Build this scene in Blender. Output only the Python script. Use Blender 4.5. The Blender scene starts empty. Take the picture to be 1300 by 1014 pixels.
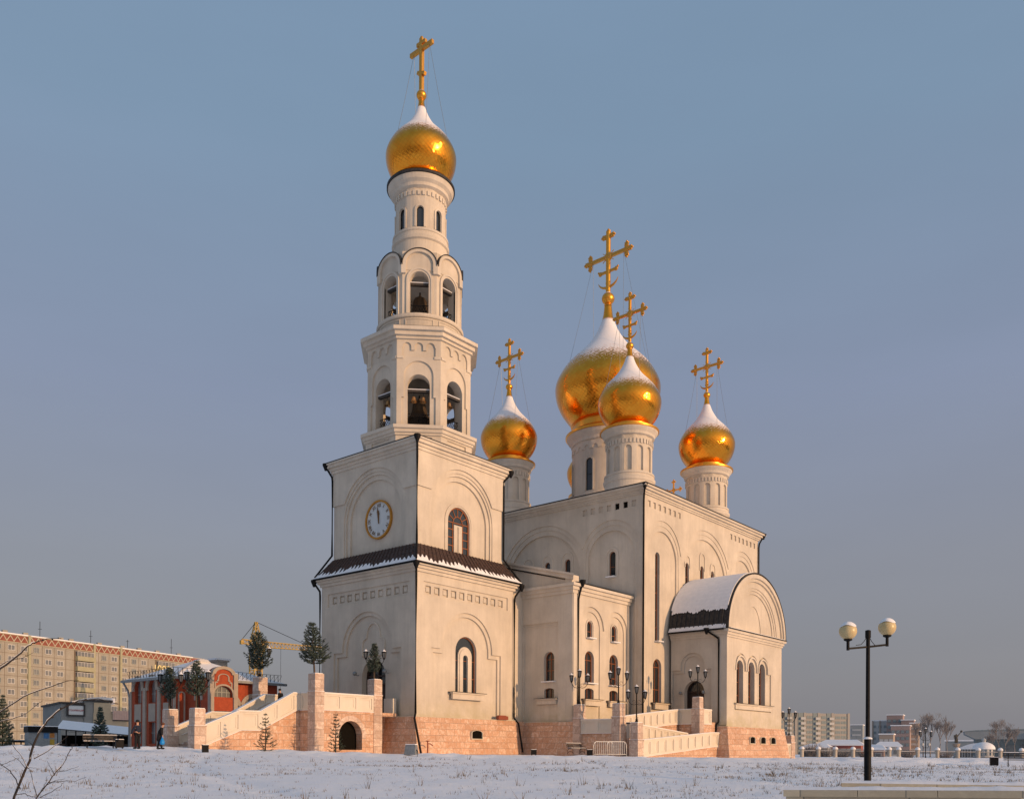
import bpy, bmesh, math, random
from mathutils import Vector, Matrix
from mathutils.geometry import tessellate_polygon
from mathutils.noise import noise as pnoise
PI = math.pi
rnd = random.Random(7)
scene = bpy.context.scene
COL = scene.collection

# ------------------------------------------------------------------ camera (fitted to the photograph)
FPX, CX, CY = 1138.4, 647.0, 947.7
yaw, pitch, roll = math.radians(40.331), math.radians(.296), math.radians(.309)
CF = Vector((math.cos(yaw)*math.cos(pitch), math.sin(yaw)*math.cos(pitch), math.sin(pitch)))
R0 = Vector((math.sin(yaw), -math.cos(yaw), 0)); U0 = R0.cross(CF)
CR = R0*math.cos(roll)+U0*math.sin(roll); CU = -R0*math.sin(roll)+U0*math.cos(roll)
def ray(px, py): return CF + CR*((px-CX)/FPX) - CU*((py-CY)/FPX)
CAM = ray(527.3, 957.0)*(-72.0)
def at(px, py, d): return CAM + ray(px, py)*d           # point at depth d
F2 = Vector((math.cos(yaw), math.sin(yaw))); R2 = Vector((math.sin(yaw), -math.cos(yaw)))
def ds(x, y):
    q = Vector((x-CAM.x, y-CAM.y)); return q.dot(F2), q.dot(R2)
def xy(d, s):
    q = F2*d+R2*s; return CAM.x+q.x, CAM.y+q.y
def lerp_t(t, tab):
    if t <= tab[0][0]: return tab[0][1]
    for (a, va), (b, vb) in zip(tab, tab[1:]):
        if t <= b: return va+(vb-va)*(t-a)/(b-a)
    return tab[-1][1]
DT = [(-30,-1.35),(0,-1.3),(20,-.84),(28,-.66),(40,-.5),(50,-.42),(58,-.2),(64,-.03),(72,0),(90,0),(3000,0)]
ST = [(-60,.5),(-25,.36),(-7.6,0),(36,-.34),(80,-.45),(120,-.5)]
def ground_z(x, y):
    d, s = ds(x, y)
    w = min(1, max(0, (d-35)/25))
    return lerp_t(d, DT)+w*lerp_t(s, ST)
def on_ground(px, d):                                   # ground point under an image column at depth d
    p = at(px, 955, d); return Vector((p.x, p.y, ground_z(p.x, p.y)))

# ------------------------------------------------------------------ object helpers
def link(o, parent=None):
    COL.objects.link(o)
    if parent: o.parent = parent
    return o
def tag(o, label=None, cat=None, group=None, kind=None):
    if label: o['label'] = label
    if cat: o['category'] = cat
    if group: o['group'] = group
    if kind: o['kind'] = kind
    return o
def empty(name, loc=(0,0,0), rz=0, label=None, cat=None, group=None):
    o = bpy.data.objects.new(name, None); o.location = loc; o.rotation_euler = (0,0,rz)
    o.empty_display_size = .2
    link(o); return tag(o, label, cat, group)
def copy_tree(o, parent=None):
    c = o.copy(); COL.objects.link(c); c.parent = parent
    for ch in o.children: copy_tree(ch, c)
    return c
class MB:
    def __init__(s): s.v = []; s.f = []; s.mi = []; s.cur = 0
    def add(s, vs, fs):
        b = len(s.v); s.v += [tuple(v) for v in vs]; s.f += [tuple(i+b for i in f) for f in fs]; s.mi += [s.cur]*len(fs)
    def box(s, c, size, rz=0, M=None):
        hx, hy, hz = size[0]/2, size[1]/2, size[2]/2
        vs = []
        for x in (-hx, hx):
            for y in (-hy, hy):
                for z in (-hz, hz):
                    p = Vector((x, y, z))
                    if M is not None: p = M @ p
                    elif rz: p = Matrix.Rotation(rz, 3, 'Z') @ p
                    vs.append(p+Vector(c))
        s.add(vs, [(0,1,3,2),(4,6,7,5),(0,4,5,1),(2,3,7,6),(0,2,6,4),(1,5,7,3)])
    def box2(s, a, b): s.box([(a[i]+b[i])/2 for i in range(3)], [abs(b[i]-a[i]) for i in range(3)])
    def bar(s, a, b, w, h=None):
        a = Vector(a); b = Vector(b); h = h or w; d = (b-a); L = d.length
        if L < 1e-6: return
        z = d/L; x = z.cross(Vector((0,0,1)))
        if x.length < 1e-4: x = Vector((1,0,0))
        x.normalize(); y = x.cross(z)
        vs = [p+x*i*w/2+y*j*h/2 for p in (a, b) for i, j in ((-1,-1),(1,-1),(1,1),(-1,1))]
        s.add(vs, [(0,1,2,3),(7,6,5,4),(0,4,5,1),(1,5,6,2),(2,6,7,3),(3,7,4,0)])
    def tube(s, pts, rs, n=8, caps=True):
        pts = [Vector(p) for p in pts]
        if not isinstance(rs, (list, tuple)): rs = [rs]*len(pts)
        vs = []; fs = []
        for i, p in enumerate(pts):
            d = (pts[min(i+1, len(pts)-1)]-pts[max(i-1, 0)])
            if d.length < 1e-7: d = Vector((0,0,1))
            d.normalize(); x = d.cross(Vector((0,0,1)))
            if x.length < 1e-3: x = Vector((1,0,0))
            x.normalize(); y = d.cross(x)
            for k in range(n):
                a = 2*PI*k/n; vs.append(p+x*math.cos(a)*rs[i]+y*math.sin(a)*rs[i])
        for i in range(len(pts)-1):
            for k in range(n):
                k2 = (k+1) % n; fs.append((i*n+k, i*n+k2, (i+1)*n+k2, (i+1)*n+k))
        if caps: fs.append(tuple(range(n))); fs.append(tuple((len(pts)-1)*n+k for k in range(n)))
        s.add(vs, fs)
    def lathe(s, prof, c=(0,0,0), n=32, caps=True):      # prof [(r,z)]
        vs = []; fs = []
        for r, z in prof:
            for k in range(n):
                a = 2*PI*k/n; vs.append((c[0]+r*math.cos(a), c[1]+r*math.sin(a), c[2]+z))
        for i in range(len(prof)-1):
            for k in range(n):
                k2 = (k+1) % n; fs.append((i*n+k, i*n+k2, (i+1)*n+k2, (i+1)*n+k))
        if caps: fs.append(tuple(range(n))); fs.append(tuple((len(prof)-1)*n+k for k in range(n)))
        s.add(vs, fs)
    def blob(s, c, r, n=10, m=6, sc=(1,1,1)):
        prof = [(max(.001, math.sin(PI*i/m)), -math.cos(PI*i/m)) for i in range(m+1)]
        b = MB(); b.lathe(prof, n=n)
        s.add([(c[0]+v[0]*r*sc[0], c[1]+v[1]*r*sc[1], c[2]+v[2]*r*sc[2]) for v in b.v], b.f)
    def plate(s, fr, outer, holes=(), d0=-.1, d1=0):
        loops = [list(outer)]+[list(h) for h in holes]
        flat = [p for l in loops for p in l]
        tris = tessellate_polygon([[Vector((p[0], p[1], 0)) for p in l] for l in loops])
        n = len(flat)
        vs = [fr(p[0], p[1], d1) for p in flat]+[fr(p[0], p[1], d0) for p in flat]
        fs = []
        for t in tris:
            fs.append(tuple(t)); fs.append((t[2]+n, t[1]+n, t[0]+n))
        b = 0
        for l in loops:
            k = len(l)
            for i in range(k):
                j = (i+1) % k; fs.append((b+i, b+j, b+j+n, b+i+n))
            b += k
        s.add(vs, fs)
    def build(s, name, mats, parent=None, smooth=False, label=None, recalc=True, kind=None):
        me = bpy.data.meshes.new(name); me.from_pydata(s.v, [], s.f)
        if not isinstance(mats, (list, tuple)): mats = [mats]
        for m in mats: me.materials.append(m)
        if len(mats) > 1: me.polygons.foreach_set('material_index', s.mi)
        if recalc:
            bm = bmesh.new(); bm.from_mesh(me); bmesh.ops.recalc_face_normals(bm, faces=bm.faces); bm.to_mesh(me); bm.free()
        if smooth:
            me.polygons.foreach_set('use_smooth', [True]*len(me.polygons))
            try: me.set_sharp_from_angle(angle=math.radians(40))
            except Exception: pass
        me.update()
        o = bpy.data.objects.new(name, me); link(o, parent)
        return tag(o, label, None, None, kind)

def build_each(mb, name, mt, parent, zones=False):
    n = len(mb.v); par = list(range(n))
    def find(i):
        while par[i] != i: par[i] = par[par[i]]; i = par[i]
        return i
    for f in mb.f:
        r = find(f[0])
        for i in f[1:]:
            q = find(i)
            if q != r: par[q] = r
    groups = {}
    for f in mb.f: groups.setdefault(find(f[0]), []).append(f)
    gl = list(groups.values())
    if zones:
        gl.sort(key=lambda g: min(mb.v[i][2] for f in g for i in f)); out = []
        for g in gl:
            lo_ = min(mb.v[i][2] for f in g for i in f); hi_ = max(mb.v[i][2] for f in g for i in f)
            if out and lo_ <= out[-1][1]+.3: out[-1][0] += g; out[-1][1] = max(out[-1][1], hi_)
            else: out.append([list(g), hi_])
        gl = [o_[0] for o_ in out]
    for fs_ in gl:
        idx = sorted({i for f in fs_ for i in f}); mp = {v: k for k, v in enumerate(idx)}
        x = MB(); x.add([mb.v[i] for i in idx], [tuple(mp[i] for i in f) for f in fs_]); x.build(name, mt, parent)
# ------------------------------------------------------------------ materials
def mat(name, col=(.5,.5,.5), rough=.8, metal=0, spec=.3):
    m = bpy.data.materials.new(name); m.use_nodes = True
    b = m.node_tree.nodes['Principled BSDF']
    b.inputs['Base Color'].default_value = (*col, 1); b.inputs['Roughness'].default_value = rough
    b.inputs['Metallic'].default_value = metal; b.inputs['Specular IOR Level'].default_value = spec
    return m
class NT:
    def __init__(s, m): s.t = m.node_tree; s.b = s.t.nodes['Principled BSDF']
    def n(s, ty, **kw):
        x = s.t.nodes.new(ty)
        for k, v in kw.items():
            if k.startswith('i_'): x.inputs[k[2:].replace('_', ' ')].default_value = v
            else: setattr(x, k, v)
        return x
    def l(s, a, b): s.t.links.new(a, b)
    def ramp(s, fac, stops):
        r = s.n('ShaderNodeValToRGB'); e = r.color_ramp.elements
        while len(e) < len(stops): e.new(.5)
        for el, (p, c) in zip(e, stops): el.position = p; el.color = (*c, 1) if len(c) == 3 else c
        s.l(fac, r.inputs[0]); return r.outputs[0]
    def mix(s, fac, a, b, mode='MIX'):
        x = s.n('ShaderNodeMix', data_type='RGBA', blend_type=mode)
        for i, v in ((0, fac), (6, a), (7, b)):
            if hasattr(v, 'links'): s.l(v, x.inputs[i])
            else: x.inputs[i].default_value = v if i == 0 else (*v, 1)
        return x.outputs[2]
    def noise(s, vec, scale, detail=5, rough=.6):
        x = s.n('ShaderNodeTexNoise'); x.inputs['Scale'].default_value = scale
        x.inputs['Detail'].default_value = detail; x.inputs['Roughness'].default_value = rough
        if vec is not None: s.l(vec, x.inputs['Vector'])
        return x.outputs['Fac']
    def math(s, op, a, b=None):
        x = s.n('ShaderNodeMath', operation=op)
        for i, v in ((0, a), (1, b)):
            if v is None: continue
            if hasattr(v, 'links'): s.l(v, x.inputs[i])
            else: x.inputs[i].default_value = v
        return x.outputs[0]
    def bump(s, h, strength=.3, dist=.02):
        x = s.n('ShaderNodeBump'); x.inputs['Strength'].default_value = strength; x.inputs['Distance'].default_value = dist
        s.l(h, x.inputs['Height']); s.l(x.outputs[0], s.b.inputs['Normal'])
    def wall_vec(s):                                    # (x+y, z) on axis-aligned walls
        g = s.n('ShaderNodeNewGeometry'); q = s.n('ShaderNodeSeparateXYZ'); s.l(g.outputs['Position'], q.inputs[0])
        c = s.n('ShaderNodeCombineXYZ'); s.l(s.math('ADD', q.outputs[0], q.outputs[1]), c.inputs[0]); s.l(q.outputs[2], c.inputs[1])
        return g.outputs['Position'], c.outputs[0], q
def plaster(name, col, dirt=.5):
    m = mat(name, col, .9, spec=.15); t = NT(m); pos, wv, q = t.wall_vec()
    a = t.noise(pos, .35, 6, .65)
    mp = t.n('ShaderNodeMapping'); t.l(pos, mp.inputs[0]); mp.inputs['Scale'].default_value = (1.2, 1.2, .12)
    b = t.noise(mp.outputs[0], 1.0, 5, .7)
    c1 = tuple(v*(1-.22*dirt) for v in col); c2 = tuple(min(1, v*1.05) for v in col)
    c = t.mix(t.ramp(a, [(.3, (0,0,0)), (.7, (1,1,1))]), c1, c2)
    c = t.mix(t.math('MULTIPLY', t.ramp(b, [(.45, (0,0,0)), (.75, (1,1,1))]), .55*dirt), c, tuple(v*.68 for v in col))
    fine = t.noise(pos, 14, 3, .6)
    c = t.mix(.12*dirt, c, fine, 'OVERLAY')
    lz = t.math('MULTIPLY', t.math('SUBTRACT', 1, t.math('MINIMUM', t.math('MAXIMUM', t.math('MULTIPLY', t.math('SUBTRACT', q.outputs[2], 3.0), .55), 0), 1)), t.ramp(t.noise(pos, .9, 6, .7), [(.38, (0,0,0)), (.62, (1,1,1))]))
    if name.startswith('plaster'): c = t.mix(t.math('MULTIPLY', lz, .65), c, (col[0]*.66, col[1]*.66, col[2]*.48))
    st_ = t.n('ShaderNodeMapping'); t.l(pos, st_.inputs[0]); st_.inputs['Scale'].default_value = (3.5, 3.5, .16)
    c = t.mix(t.math('MULTIPLY', t.ramp(t.noise(st_.outputs[0], 1.0, 4, .75), [(.56, (0,0,0)), (.72, (1,1,1))]), .32*dirt), c, tuple(v*.62 for v in col))
    t.l(c, t.b.inputs['Base Color'])
    t.bump(t.math('ADD', t.noise(pos, 30, 3, .7), t.math('MULTIPLY', a, 1.5)), .35, .02)
    return m
def stone(name, c1, c2, mortar, bw=.95, bh=.52, vein=1.0):
    m = mat(name, c1, .62, spec=.3); t = NT(m); pos, wv, q = t.wall_vec()
    br = t.n('ShaderNodeTexBrick'); t.l(wv, br.inputs['Vector'])
    br.inputs['Scale'].default_value = 1; br.inputs['Brick Width'].default_value = bw; br.inputs['Row Height'].default_value = bh
    br.inputs['Mortar Size'].default_value = .012; br.inputs['Color1'].default_value = (0,0,0,1); br.inputs['Color2'].default_value = (1,1,1,1)
    br.inputs['Mortar'].default_value = (.5,.5,.5,1)
    wn = t.n('ShaderNodeTexWhiteNoise'); t.l(br.outputs['Color'], wn.inputs['Vector'])
    nz = t.n('ShaderNodeTexNoise'); nz.inputs['Scale'].default_value = 1.5; nz.inputs['Detail'].default_value = 8; nz.inputs['Roughness'].default_value = .72
    nz.inputs['Distortion'].default_value = 2.5
    sh = t.n('ShaderNodeVectorMath', operation='MULTIPLY_ADD'); t.l(br.outputs['Color'], sh.inputs[0]); sh.inputs[1].default_value = (9,9,9); t.l(pos, sh.inputs[2])
    t.l(sh.outputs[0], nz.inputs['Vector'])
    base = t.mix(t.ramp(nz.outputs['Fac'], [(.36, (0,0,0)), (.62, (1,1,1))]), c1, c2)
    base = t.mix(t.math('MULTIPLY', br.outputs['Color'], .5), base, tuple(v*.62 for v in c2))
    vn = t.ramp(nz.outputs['Fac'], [(.485, (0,0,0)), (.5, (1,1,1)), (.515, (0,0,0))])
    base = t.mix(t.math('MULTIPLY', vn, .5*vein), base, (.42,.2,.1))
    base = t.mix(br.outputs['Fac'], base, mortar)
    t.l(base, t.b.inputs['Base Color'])
    t.bump(t.math('ADD', t.math('MULTIPLY', br.outputs['Fac'], -1), t.math('MULTIPLY', nz.outputs['Fac'], .3)), .5, .02)
    return m
def noisy(name, c1, c2, scale=3, rough=.8, metal=0, bump=.2, spec=.3, detail=5):
    m = mat(name, c1, rough, metal, spec); t = NT(m)
    g = t.n('ShaderNodeNewGeometry'); f = t.noise(g.outputs['Position'], scale, detail)
    t.l(t.mix(t.ramp(f, [(.35, (0,0,0)), (.65, (1,1,1))]), c1, c2), t.b.inputs['Base Color'])
    if bump: t.bump(f, bump, .03)
    return m
M = {}
M['plaster'] = plaster('plaster', (.655,.585,.49), .95)
M['plaster_smooth'] = plaster('plaster_trim', (.68,.61,.515), .95)
M['parapet'] = plaster('parapet_stone', (.72,.65,.55), .45)
M['marble'] = stone('pink_marble', (.80,.63,.50), (.58,.31,.18), (.26,.19,.15), vein=1.6)
M['marble_post'] = stone('post_marble', (.78,.66,.56), (.52,.36,.28), (.28,.22,.18), .9, .62, 1.2)
M['snow'] = noisy('snow', (.86,.86,.88), (.78,.79,.82), 2.5, .75, 0, .4, .2)
M['metal_black'] = noisy('black_metal', (.005,.005,.006), (.011,.011,.012), 9, .6, 0, .1, .15)
M['roof_black'] = noisy('black_roof_tile', (.02,.02,.022), (.05,.046,.044), 4, .6, 0, .3)
M['roof_brown'] = noisy('brown_roof_tile', (.035,.022,.018), (.085,.05,.038), 5, .55, 0, .3)
M['wood_frame'] = noisy('brown_window_frame', (.34,.12,.045), (.24,.08,.03), 8, .55, 0, 0)
M['door_wood'] = noisy('dark_door', (.035,.022,.018), (.06,.035,.025), 6, .5)
M['glass'] = mat('window_glass', (.02,.025,.03), .08, 0, .8)
M['glass_far'] = noisy('far_window_glass', (.13,.14,.15), (.22,.22,.21), .7, .3, 0, 0, .6)
M['dark'] = mat('dark_interior', (.008,.007,.006), .95, 0, .05)  # near-black colour stands in for the unlit space inside openings
M['gold_trim'] = noisy('gold_paint', (.92,.42,.06), (.82,.36,.045), 6, .3, .9, .1)
M['cross_gold'] = noisy('cross_gold', (.80,.40,.07), (.62,.29,.05), 12, .38, .75, .2)
M['bronze'] = noisy('bell_bronze', (.09,.07,.05), (.16,.11,.07), 6, .45, .6, .1)
M['bronze_light'] = noisy('small_bell_bronze', (.5,.26,.1), (.38,.2,.08), 6, .4, .7, .1)
M['grey_metal'] = noisy('grey_metal', (.30,.32,.33), (.22,.24,.25), 6, .5, .4, .1)
M['white_metal'] = noisy('white_painted_metal', (.72,.72,.70), (.6,.6,.58), 7, .5, 0, .1)
M['clock_face'] = noisy('clock_face', (.62,.65,.66), (.56,.59,.60), 2, .6, 0, 0)
M['bench_wood'] = noisy('bench_slat_wood', (.045,.042,.04), (.08,.068,.06), 6, .7)
M['concrete'] = noisy('concrete', (.42,.41,.38), (.33,.32,.3), 2, .9)
# gold dome with diamond shingles and snow on top
def dome_mat(name='gold_dome', edge=4.05, seed=0):
    m = mat(name, (1.0,.42,.045), .11, 1.0); t = NT(m)
    uv = t.n('ShaderNodeUVMap'); uv.uv_map = 'tile'
    q = t.n('ShaderNodeSeparateXYZ'); t.l(uv.outputs[0], q.inputs[0])
    a = t.math('ADD', q.outputs[0], q.outputs[1]); b = t.math('SUBTRACT', q.outputs[0], q.outputs[1])
    c = t.n('ShaderNodeCombineXYZ'); t.l(t.math('FLOOR', a), c.inputs[0]); t.l(t.math('FLOOR', b), c.inputs[1])
    wn = t.n('ShaderNodeTexWhiteNoise'); t.l(c.outputs[0], wn.inputs['Vector'])
    fa = t.math('PINGPONG', a, .5); fb = t.math('PINGPONG', b, .5)
    seam = t.math('MINIMUM', t.math('MULTIPLY', t.math('MINIMUM', fa, fb), 12), 1)
    to = t.n('ShaderNodeTexCoord'); o = to.outputs['Object']; z = t.n('ShaderNodeSeparateXYZ'); t.l(o, z.inputs[0])
    n1 = t.noise(o, 3.2, 7, .7); n2 = t.noise(o, 22, 3, .7)
    zz = t.math('ADD', t.math('MULTIPLY', t.math('SUBTRACT', n1, .5), 1.5), t.math('MULTIPLY', t.math('SUBTRACT', n2, .5), 3.6))
    zz = t.math('SUBTRACT', t.math('ADD', z.outputs[2], zz), edge-.3)
    zz = t.math('ADD', t.math('MULTIPLY', zz, .8), t.math('MULTIPLY', t.math('SUBTRACT', 1, seam), .45))
    zz = t.math('MULTIPLY', zz, 2.4)
    top = t.math('SUBTRACT', 1, t.math('MINIMUM', t.math('MAXIMUM', t.math('MULTIPLY', t.math('SUBTRACT', z.outputs[2], 7.1), 6), 0), 1))
    snow = t.math('MULTIPLY', t.math('MINIMUM', t.math('MAXIMUM', t.math('MULTIPLY', zz, 1.0), 0), 1), top)
    tone = t.mix(wn.outputs['Value'], (1.0,.41,.042), (.95,.34,.03))
    tone = t.mix(t.math('MULTIPLY', t.math('SUBTRACT', 1, seam), .22), tone, (.35,.14,.015))
    t.l(t.mix(snow, tone, (.82,.82,.85)), t.b.inputs['Base Color'])
    t.l(t.math('SUBTRACT', 1, snow), t.b.inputs['Metallic'])
    t.l(t.math('ADD', .07, t.math('MULTIPLY', snow, .65)), t.b.inputs['Roughness'])
    # slight tilt of each shingle
    h = t.math('ADD', t.math('MULTIPLY', wn.outputs['Value'], t.math('ADD', fa, t.math('MULTIPLY', fb, -1))), t.math('MULTIPLY', seam, .3))
    h = t.math('ADD', h, t.math('MULTIPLY', n1, 1.6))
    h = t.math('ADD', h, t.math('MULTIPLY', snow, 1.5))
    t.bump(h, .25, .05)
    return m
M['dome'] = dome_mat()

# ------------------------------------------------------------------ relief helpers
DSC = 1.35
def frame(o, u, n, u0=None, u1=None, m0=0, m1=0):
    k_ = DSC; o = Vector(o); u = Vector(u).normalized(); n = Vector(n).normalized()
    def fr(uu, z, d):
        d = d*k_
        if u0 is not None and abs(uu-u0) < 1e-4: uu = uu-m0*d
        elif u1 is not None and abs(uu-u1) < 1e-4: uu = uu+m1*d
        p = o+u*uu+n*d; return (p.x, p.y, o.z+z)
    return fr
def cylfr(c, r, a0):                                    # u = arc length, a0 = centre angle
    def fr(uu, z, d):
        a = a0+uu/r; return (c[0]+(r+d)*math.cos(a), c[1]+(r+d)*math.sin(a), z)
    return fr
def rect(u0, u1, z0, z1): return [(u0,z0),(u1,z0),(u1,z1),(u0,z1)]
def arc(uc, r, zc, a0, a1, n=22, k=1.0): return [(uc+r*math.cos(a0+(a1-a0)*i/n), zc+k*r*math.sin(a0+(a1-a0)*i/n)) for i in range(n+1)]
def arch(uc, hw, z0, zs, n=20, k=1.0): return [(uc-hw,z0),(uc+hw,z0)]+arc(uc, hw, zs, 0, PI, n, k)
def band(uc, ro, ri, zs, zf, n=24, k=1.0):
    return [(uc+ro,zf)]+arc(uc, ro, zs, 0, PI, n, k)+[(uc-ro,zf),(uc-ri,zf)]+arc(uc, ri, zs, PI, 0, n, k)+[(uc+ri,zf)]
def shoulder(u0, u1, z0, zi, uc, r, zs, n=26): return [(u0,z0),(u1,z0),(u1,zi),(uc+r,zi)]+arc(uc, r, zs, 0, PI, n)+[(uc-r,zi),(u0,zi)]
def arcs_union(arcs, u0, u1, z0, n=120, zmin=None):
    pts = [(u0,z0),(u1,z0)]
    for i in range(n+1):
        u = u1+(u0-u1)*i/n; zz = []
        for uc, r, zc in arcs:
            if abs(u-uc) <= r: zz.append(zc+math.sqrt(max(0, r*r-(u-uc)**2)))
        zz = max(zz) if zz else zmin
        pts.append((u, max(zz, zmin) if zmin else zz))
    return pts
def square_frames(x0, x1, y0, y1, z=0):                 # four outward frames with 45 degree mitres
    a = x1-x0; b = y1-y0
    return {'S': (frame((x0,y0,z),(1,0,0),(0,-1,0),0,a,1,1), a), 'W': (frame((x0,y0,z),(0,1,0),(-1,0,0),0,b,1,1), b),
            'E': (frame((x1,y0,z),(0,1,0),(1,0,0),0,b,1,1), b), 'N': (frame((x0,y1,z),(1,0,0),(0,1,0),0,a,1,1), a)}
def shift(loop, du): return [(u+du, z) for u, z in loop]
def cornice(mb, fr, L, steps):                          # steps [(z0,z1,dout)]
    for z0, z1, d in steps: mb.plate(fr, rect(0, L, z0, z1), [], -.15, d)

# the cathedral
C = empty('cathedral', (0,0,0), 0, 'cream white orthodox cathedral with golden onion domes and a tall tiered bell tower', 'cathedral')
def window(fr, uc, hw, z0, zs, d=-.42, bars_v=(0,), bars_z=(), k=1.0, fan=False, parent=None, fw=.07, fm=None, gm=None, name='window'):
    parent = parent or C; d = d*.72
    w = MB(); fm = fm or M['wood_frame']; gm = gm or M['glass']
    w.plate(fr, arch(uc, hw, z0, zs, 14, k), [arch(uc, hw-fw, z0+fw, zs, 14, k)], d, d+.07)
    for b in bars_v: w.plate(fr, rect(uc+b-fw*.4, uc+b+fw*.4, z0+fw*.5, zs+(math.sqrt(max(0, hw*hw-b*b))*k-fw*.4 if not fan else 0)), [], d+.005, d+.06)
    for z in bars_z: w.plate(fr, rect(uc-hw+fw*.6, uc+hw-fw*.6, z-fw*.4, z+fw*.4), [], d+.01, d+.055)
    if fan:
        w.plate(fr, band(uc, hw*.45, hw*.45-fw*.7, zs, zs-.02, 12), [], d+.01, d+.055)
        for a in (30, 60, 90, 120, 150):
            ca, sa = math.cos(math.radians(a)), math.sin(math.radians(a)); q = fw*.35
            w.plate(fr, [(uc+ca*hw*.42-sa*q, zs+sa*hw*.42+ca*q), (uc+ca*hw*.42+sa*q, zs+sa*hw*.42-ca*q),
                         (uc+ca*hw*.97+sa*q, zs+sa*hw*.97-ca*q), (uc+ca*hw*.97-sa*q, zs+sa*hw*.97+ca*q)], [], d+.012, d+.05)
    o = w.build(name, fm, parent)
    g = MB(); g.plate(fr, arch(uc, hw-.01, z0+.01, zs, 14, k), [], d-.03, d+.02); g.build('pane', gm, o)
    return o
def sill(fr, u0, u1, zt, zb, parent=None):
    w = MB(); w.plate(fr, rect(u0, u1, zb, zt-.14), [], -.05, .10); w.plate(fr, rect(u0-.12, u1+.12, zt-.15, zt-.03), [], -.05, .2)
    o = w.build('sill', M['plaster_smooth'], parent or C)
    k = MB(); k.plate(fr, rect(u0-.16, u1+.16, zt-.035, zt), [], -.3, .26); k.build('sill_flashing', M['roof_black'], o)
    return o
def slot_sill(fr, u0, u1, z):
    k = MB(); k.plate(fr, rect(u0-.1, u1+.1, z-.07, z+.02), [], -.35, .14); k.build('sill', M['snow'], C)
def plinth(name, x0, x1, y0, y1, z0, zt, faces='SWEN', flare=.5, lab=None):
    # battered marble base
    e = .22; w = MB()
    def ring(off, z): return [(x0-off,y0-off,z),(x1+off,y0-off,z),(x1+off,y1+off,z),(x0-off,y1+off,z)]
    vs = ring(e+flare, z0)+ring(e, zt)
    w.add(vs, [(0,1,5,4),(1,2,6,5),(2,3,7,6),(3,0,4,7),(4,5,6,7),(3,2,1,0)])
    o = w.build(name, M['marble'], C, label=lab)
    k = MB(); vs = ring(e+.04, zt-.03)+ring(e+.04, zt+.03)
    k.add(vs, [(0,1,5,4),(1,2,6,5),(2,3,7,6),(3,0,4,7),(4,5,6,7),(3,2,1,0)]); k.build('flashing', M['plaster_smooth'], o)
    return o

ZB = -1.2
# ============================================================ BELL TOWER, lower cube
TL = 12.1; ins = .7
plinth('plinth', 0, TL, 0, TL, ZB, 3.05, lab='pink marble plinth of the bell tower')
fs = square_frames(0, TL, 0, TL)
wl = MB()
UC = 6.05
dent = [arch_ for arch_ in ()]
for key, (fr, L) in fs.items():
    rec1 = shoulder(1.75, 10.4, 2.9, 8.75, UC, 3.2, 8.85)
    rec2 = shoulder(2.05, 10.1, 2.9, 8.4, UC, 2.85, 8.85)
    fz = rect(.8, 11.3, 12.9, 14.05)
    # outer skin
    wl.plate(fr, rect(0, L, 2.9, 15.0), [rec1, fz], -.12, 0)
    boxes = [rect(1.12+i*1.0, 1.12+i*1.0+.62, 13.1, 13.75) for i in range(10)]
    wl.plate(fr, rect(.7, 11.4, 12.8, 14.15), boxes, -.22, -.08)
    wl.plate(fr, rect(.6, 11.5, 12.7, 14.25), [], -.36, -.2)
    for b in boxes:
        u = (b[0][0]+b[1][0])/2; wl.plate(fr, rect(u-.2, u+.2, 13.25, 13.62), [], -.3, -.12)
    if key == 'W': hole = [arch(5.45, 1.5, 3.4, 6.5)]
    else: hole = [arch(UC+.15, 1.32, 5.25, 8.75)]
    wl.plate(fr, rect(0, L, 2.9, 12.75), [rec2], -.24, -.10)
    wl.plate(fr, rect(0, L, 2.9, 12.74), hole, -.9, -.22)
    wl.plate(fr, rect(0, L, 14.2, 15.0), [], -.6, -.1)
    if key == 'W': pass
wl.build('wall', M['plaster'], C, label='lower wall of the bell tower')
co = MB()
for key, (fr, L) in fs.items(): cornice(co, fr, L, [(14.75,15.0,.10),(15.0,15.22,.22),(15.22,15.42,.38)])
co.build('cornice', M['plaster_smooth'], C)
fr, L = fs['S']
# window with white arched inner panel
ww = window(fr, UC+.15, 1.3, 5.27, 8.75, -.62, (), (6.5,8.0), 1, False, fw=.06)
pp = MB(); pp.plate(fr, arch(UC+.15, .86, 5.27, 8.35), [arch(UC+.15, .3, 5.27, 8.2)], -.6, -.32)
pp.plate(fr, arch(UC+.15, .7, 5.27, 8.35), [arch(UC+.15, .3, 5.27, 8.2)], -.34, -.27)
pp.build('inner_arch', M['plaster_smooth'], ww)
sill(frame((0,0,0),(1,0,0),(0,-1,0)), 4.15, 8.05, 5.27, 4.65)
# ogee over the door, face W
fr, L = fs['W']
og = MB()
def ogee(hw, z0, zt, off=0):
    p = [(5.45+hw, z0), (5.45+hw, z0+1.15)]
    p += [(5.45+hw-.12, z0+1.35), (5.45+hw*.62, z0+1.5)]
    p += [(5.45+hw*.62*math.cos(a), z0+1.5+(zt-z0-1.5)*math.sin(a)) for a in [PI/2*i/8 for i in range(1, 9)]]
    return p+[(2*5.45-u, z) for u, z in reversed(p[:-1])]
og.plate(fr, ogee(1.47, 8.3, 11.15), [ogee(1.33, 8.301, 11.01)], -.26, -.13)
og.build('door_moulding', M['plaster_smooth'], C)
dr = MB(); dr.plate(fr, arch(5.45, 1.5, 3.4, 6.5), [arch(5.45, 1.36, 3.4, 6.5)], -.75, -.6)
for z in (5.9, 6.6): dr.plate(fr, rect(4.0, 6.9, z-.07, z+.07), [], -.73, -.62)
dr.plate(fr, rect(5.38, 5.52, 3.4, 7.9), [], -.72, -.61)
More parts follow.
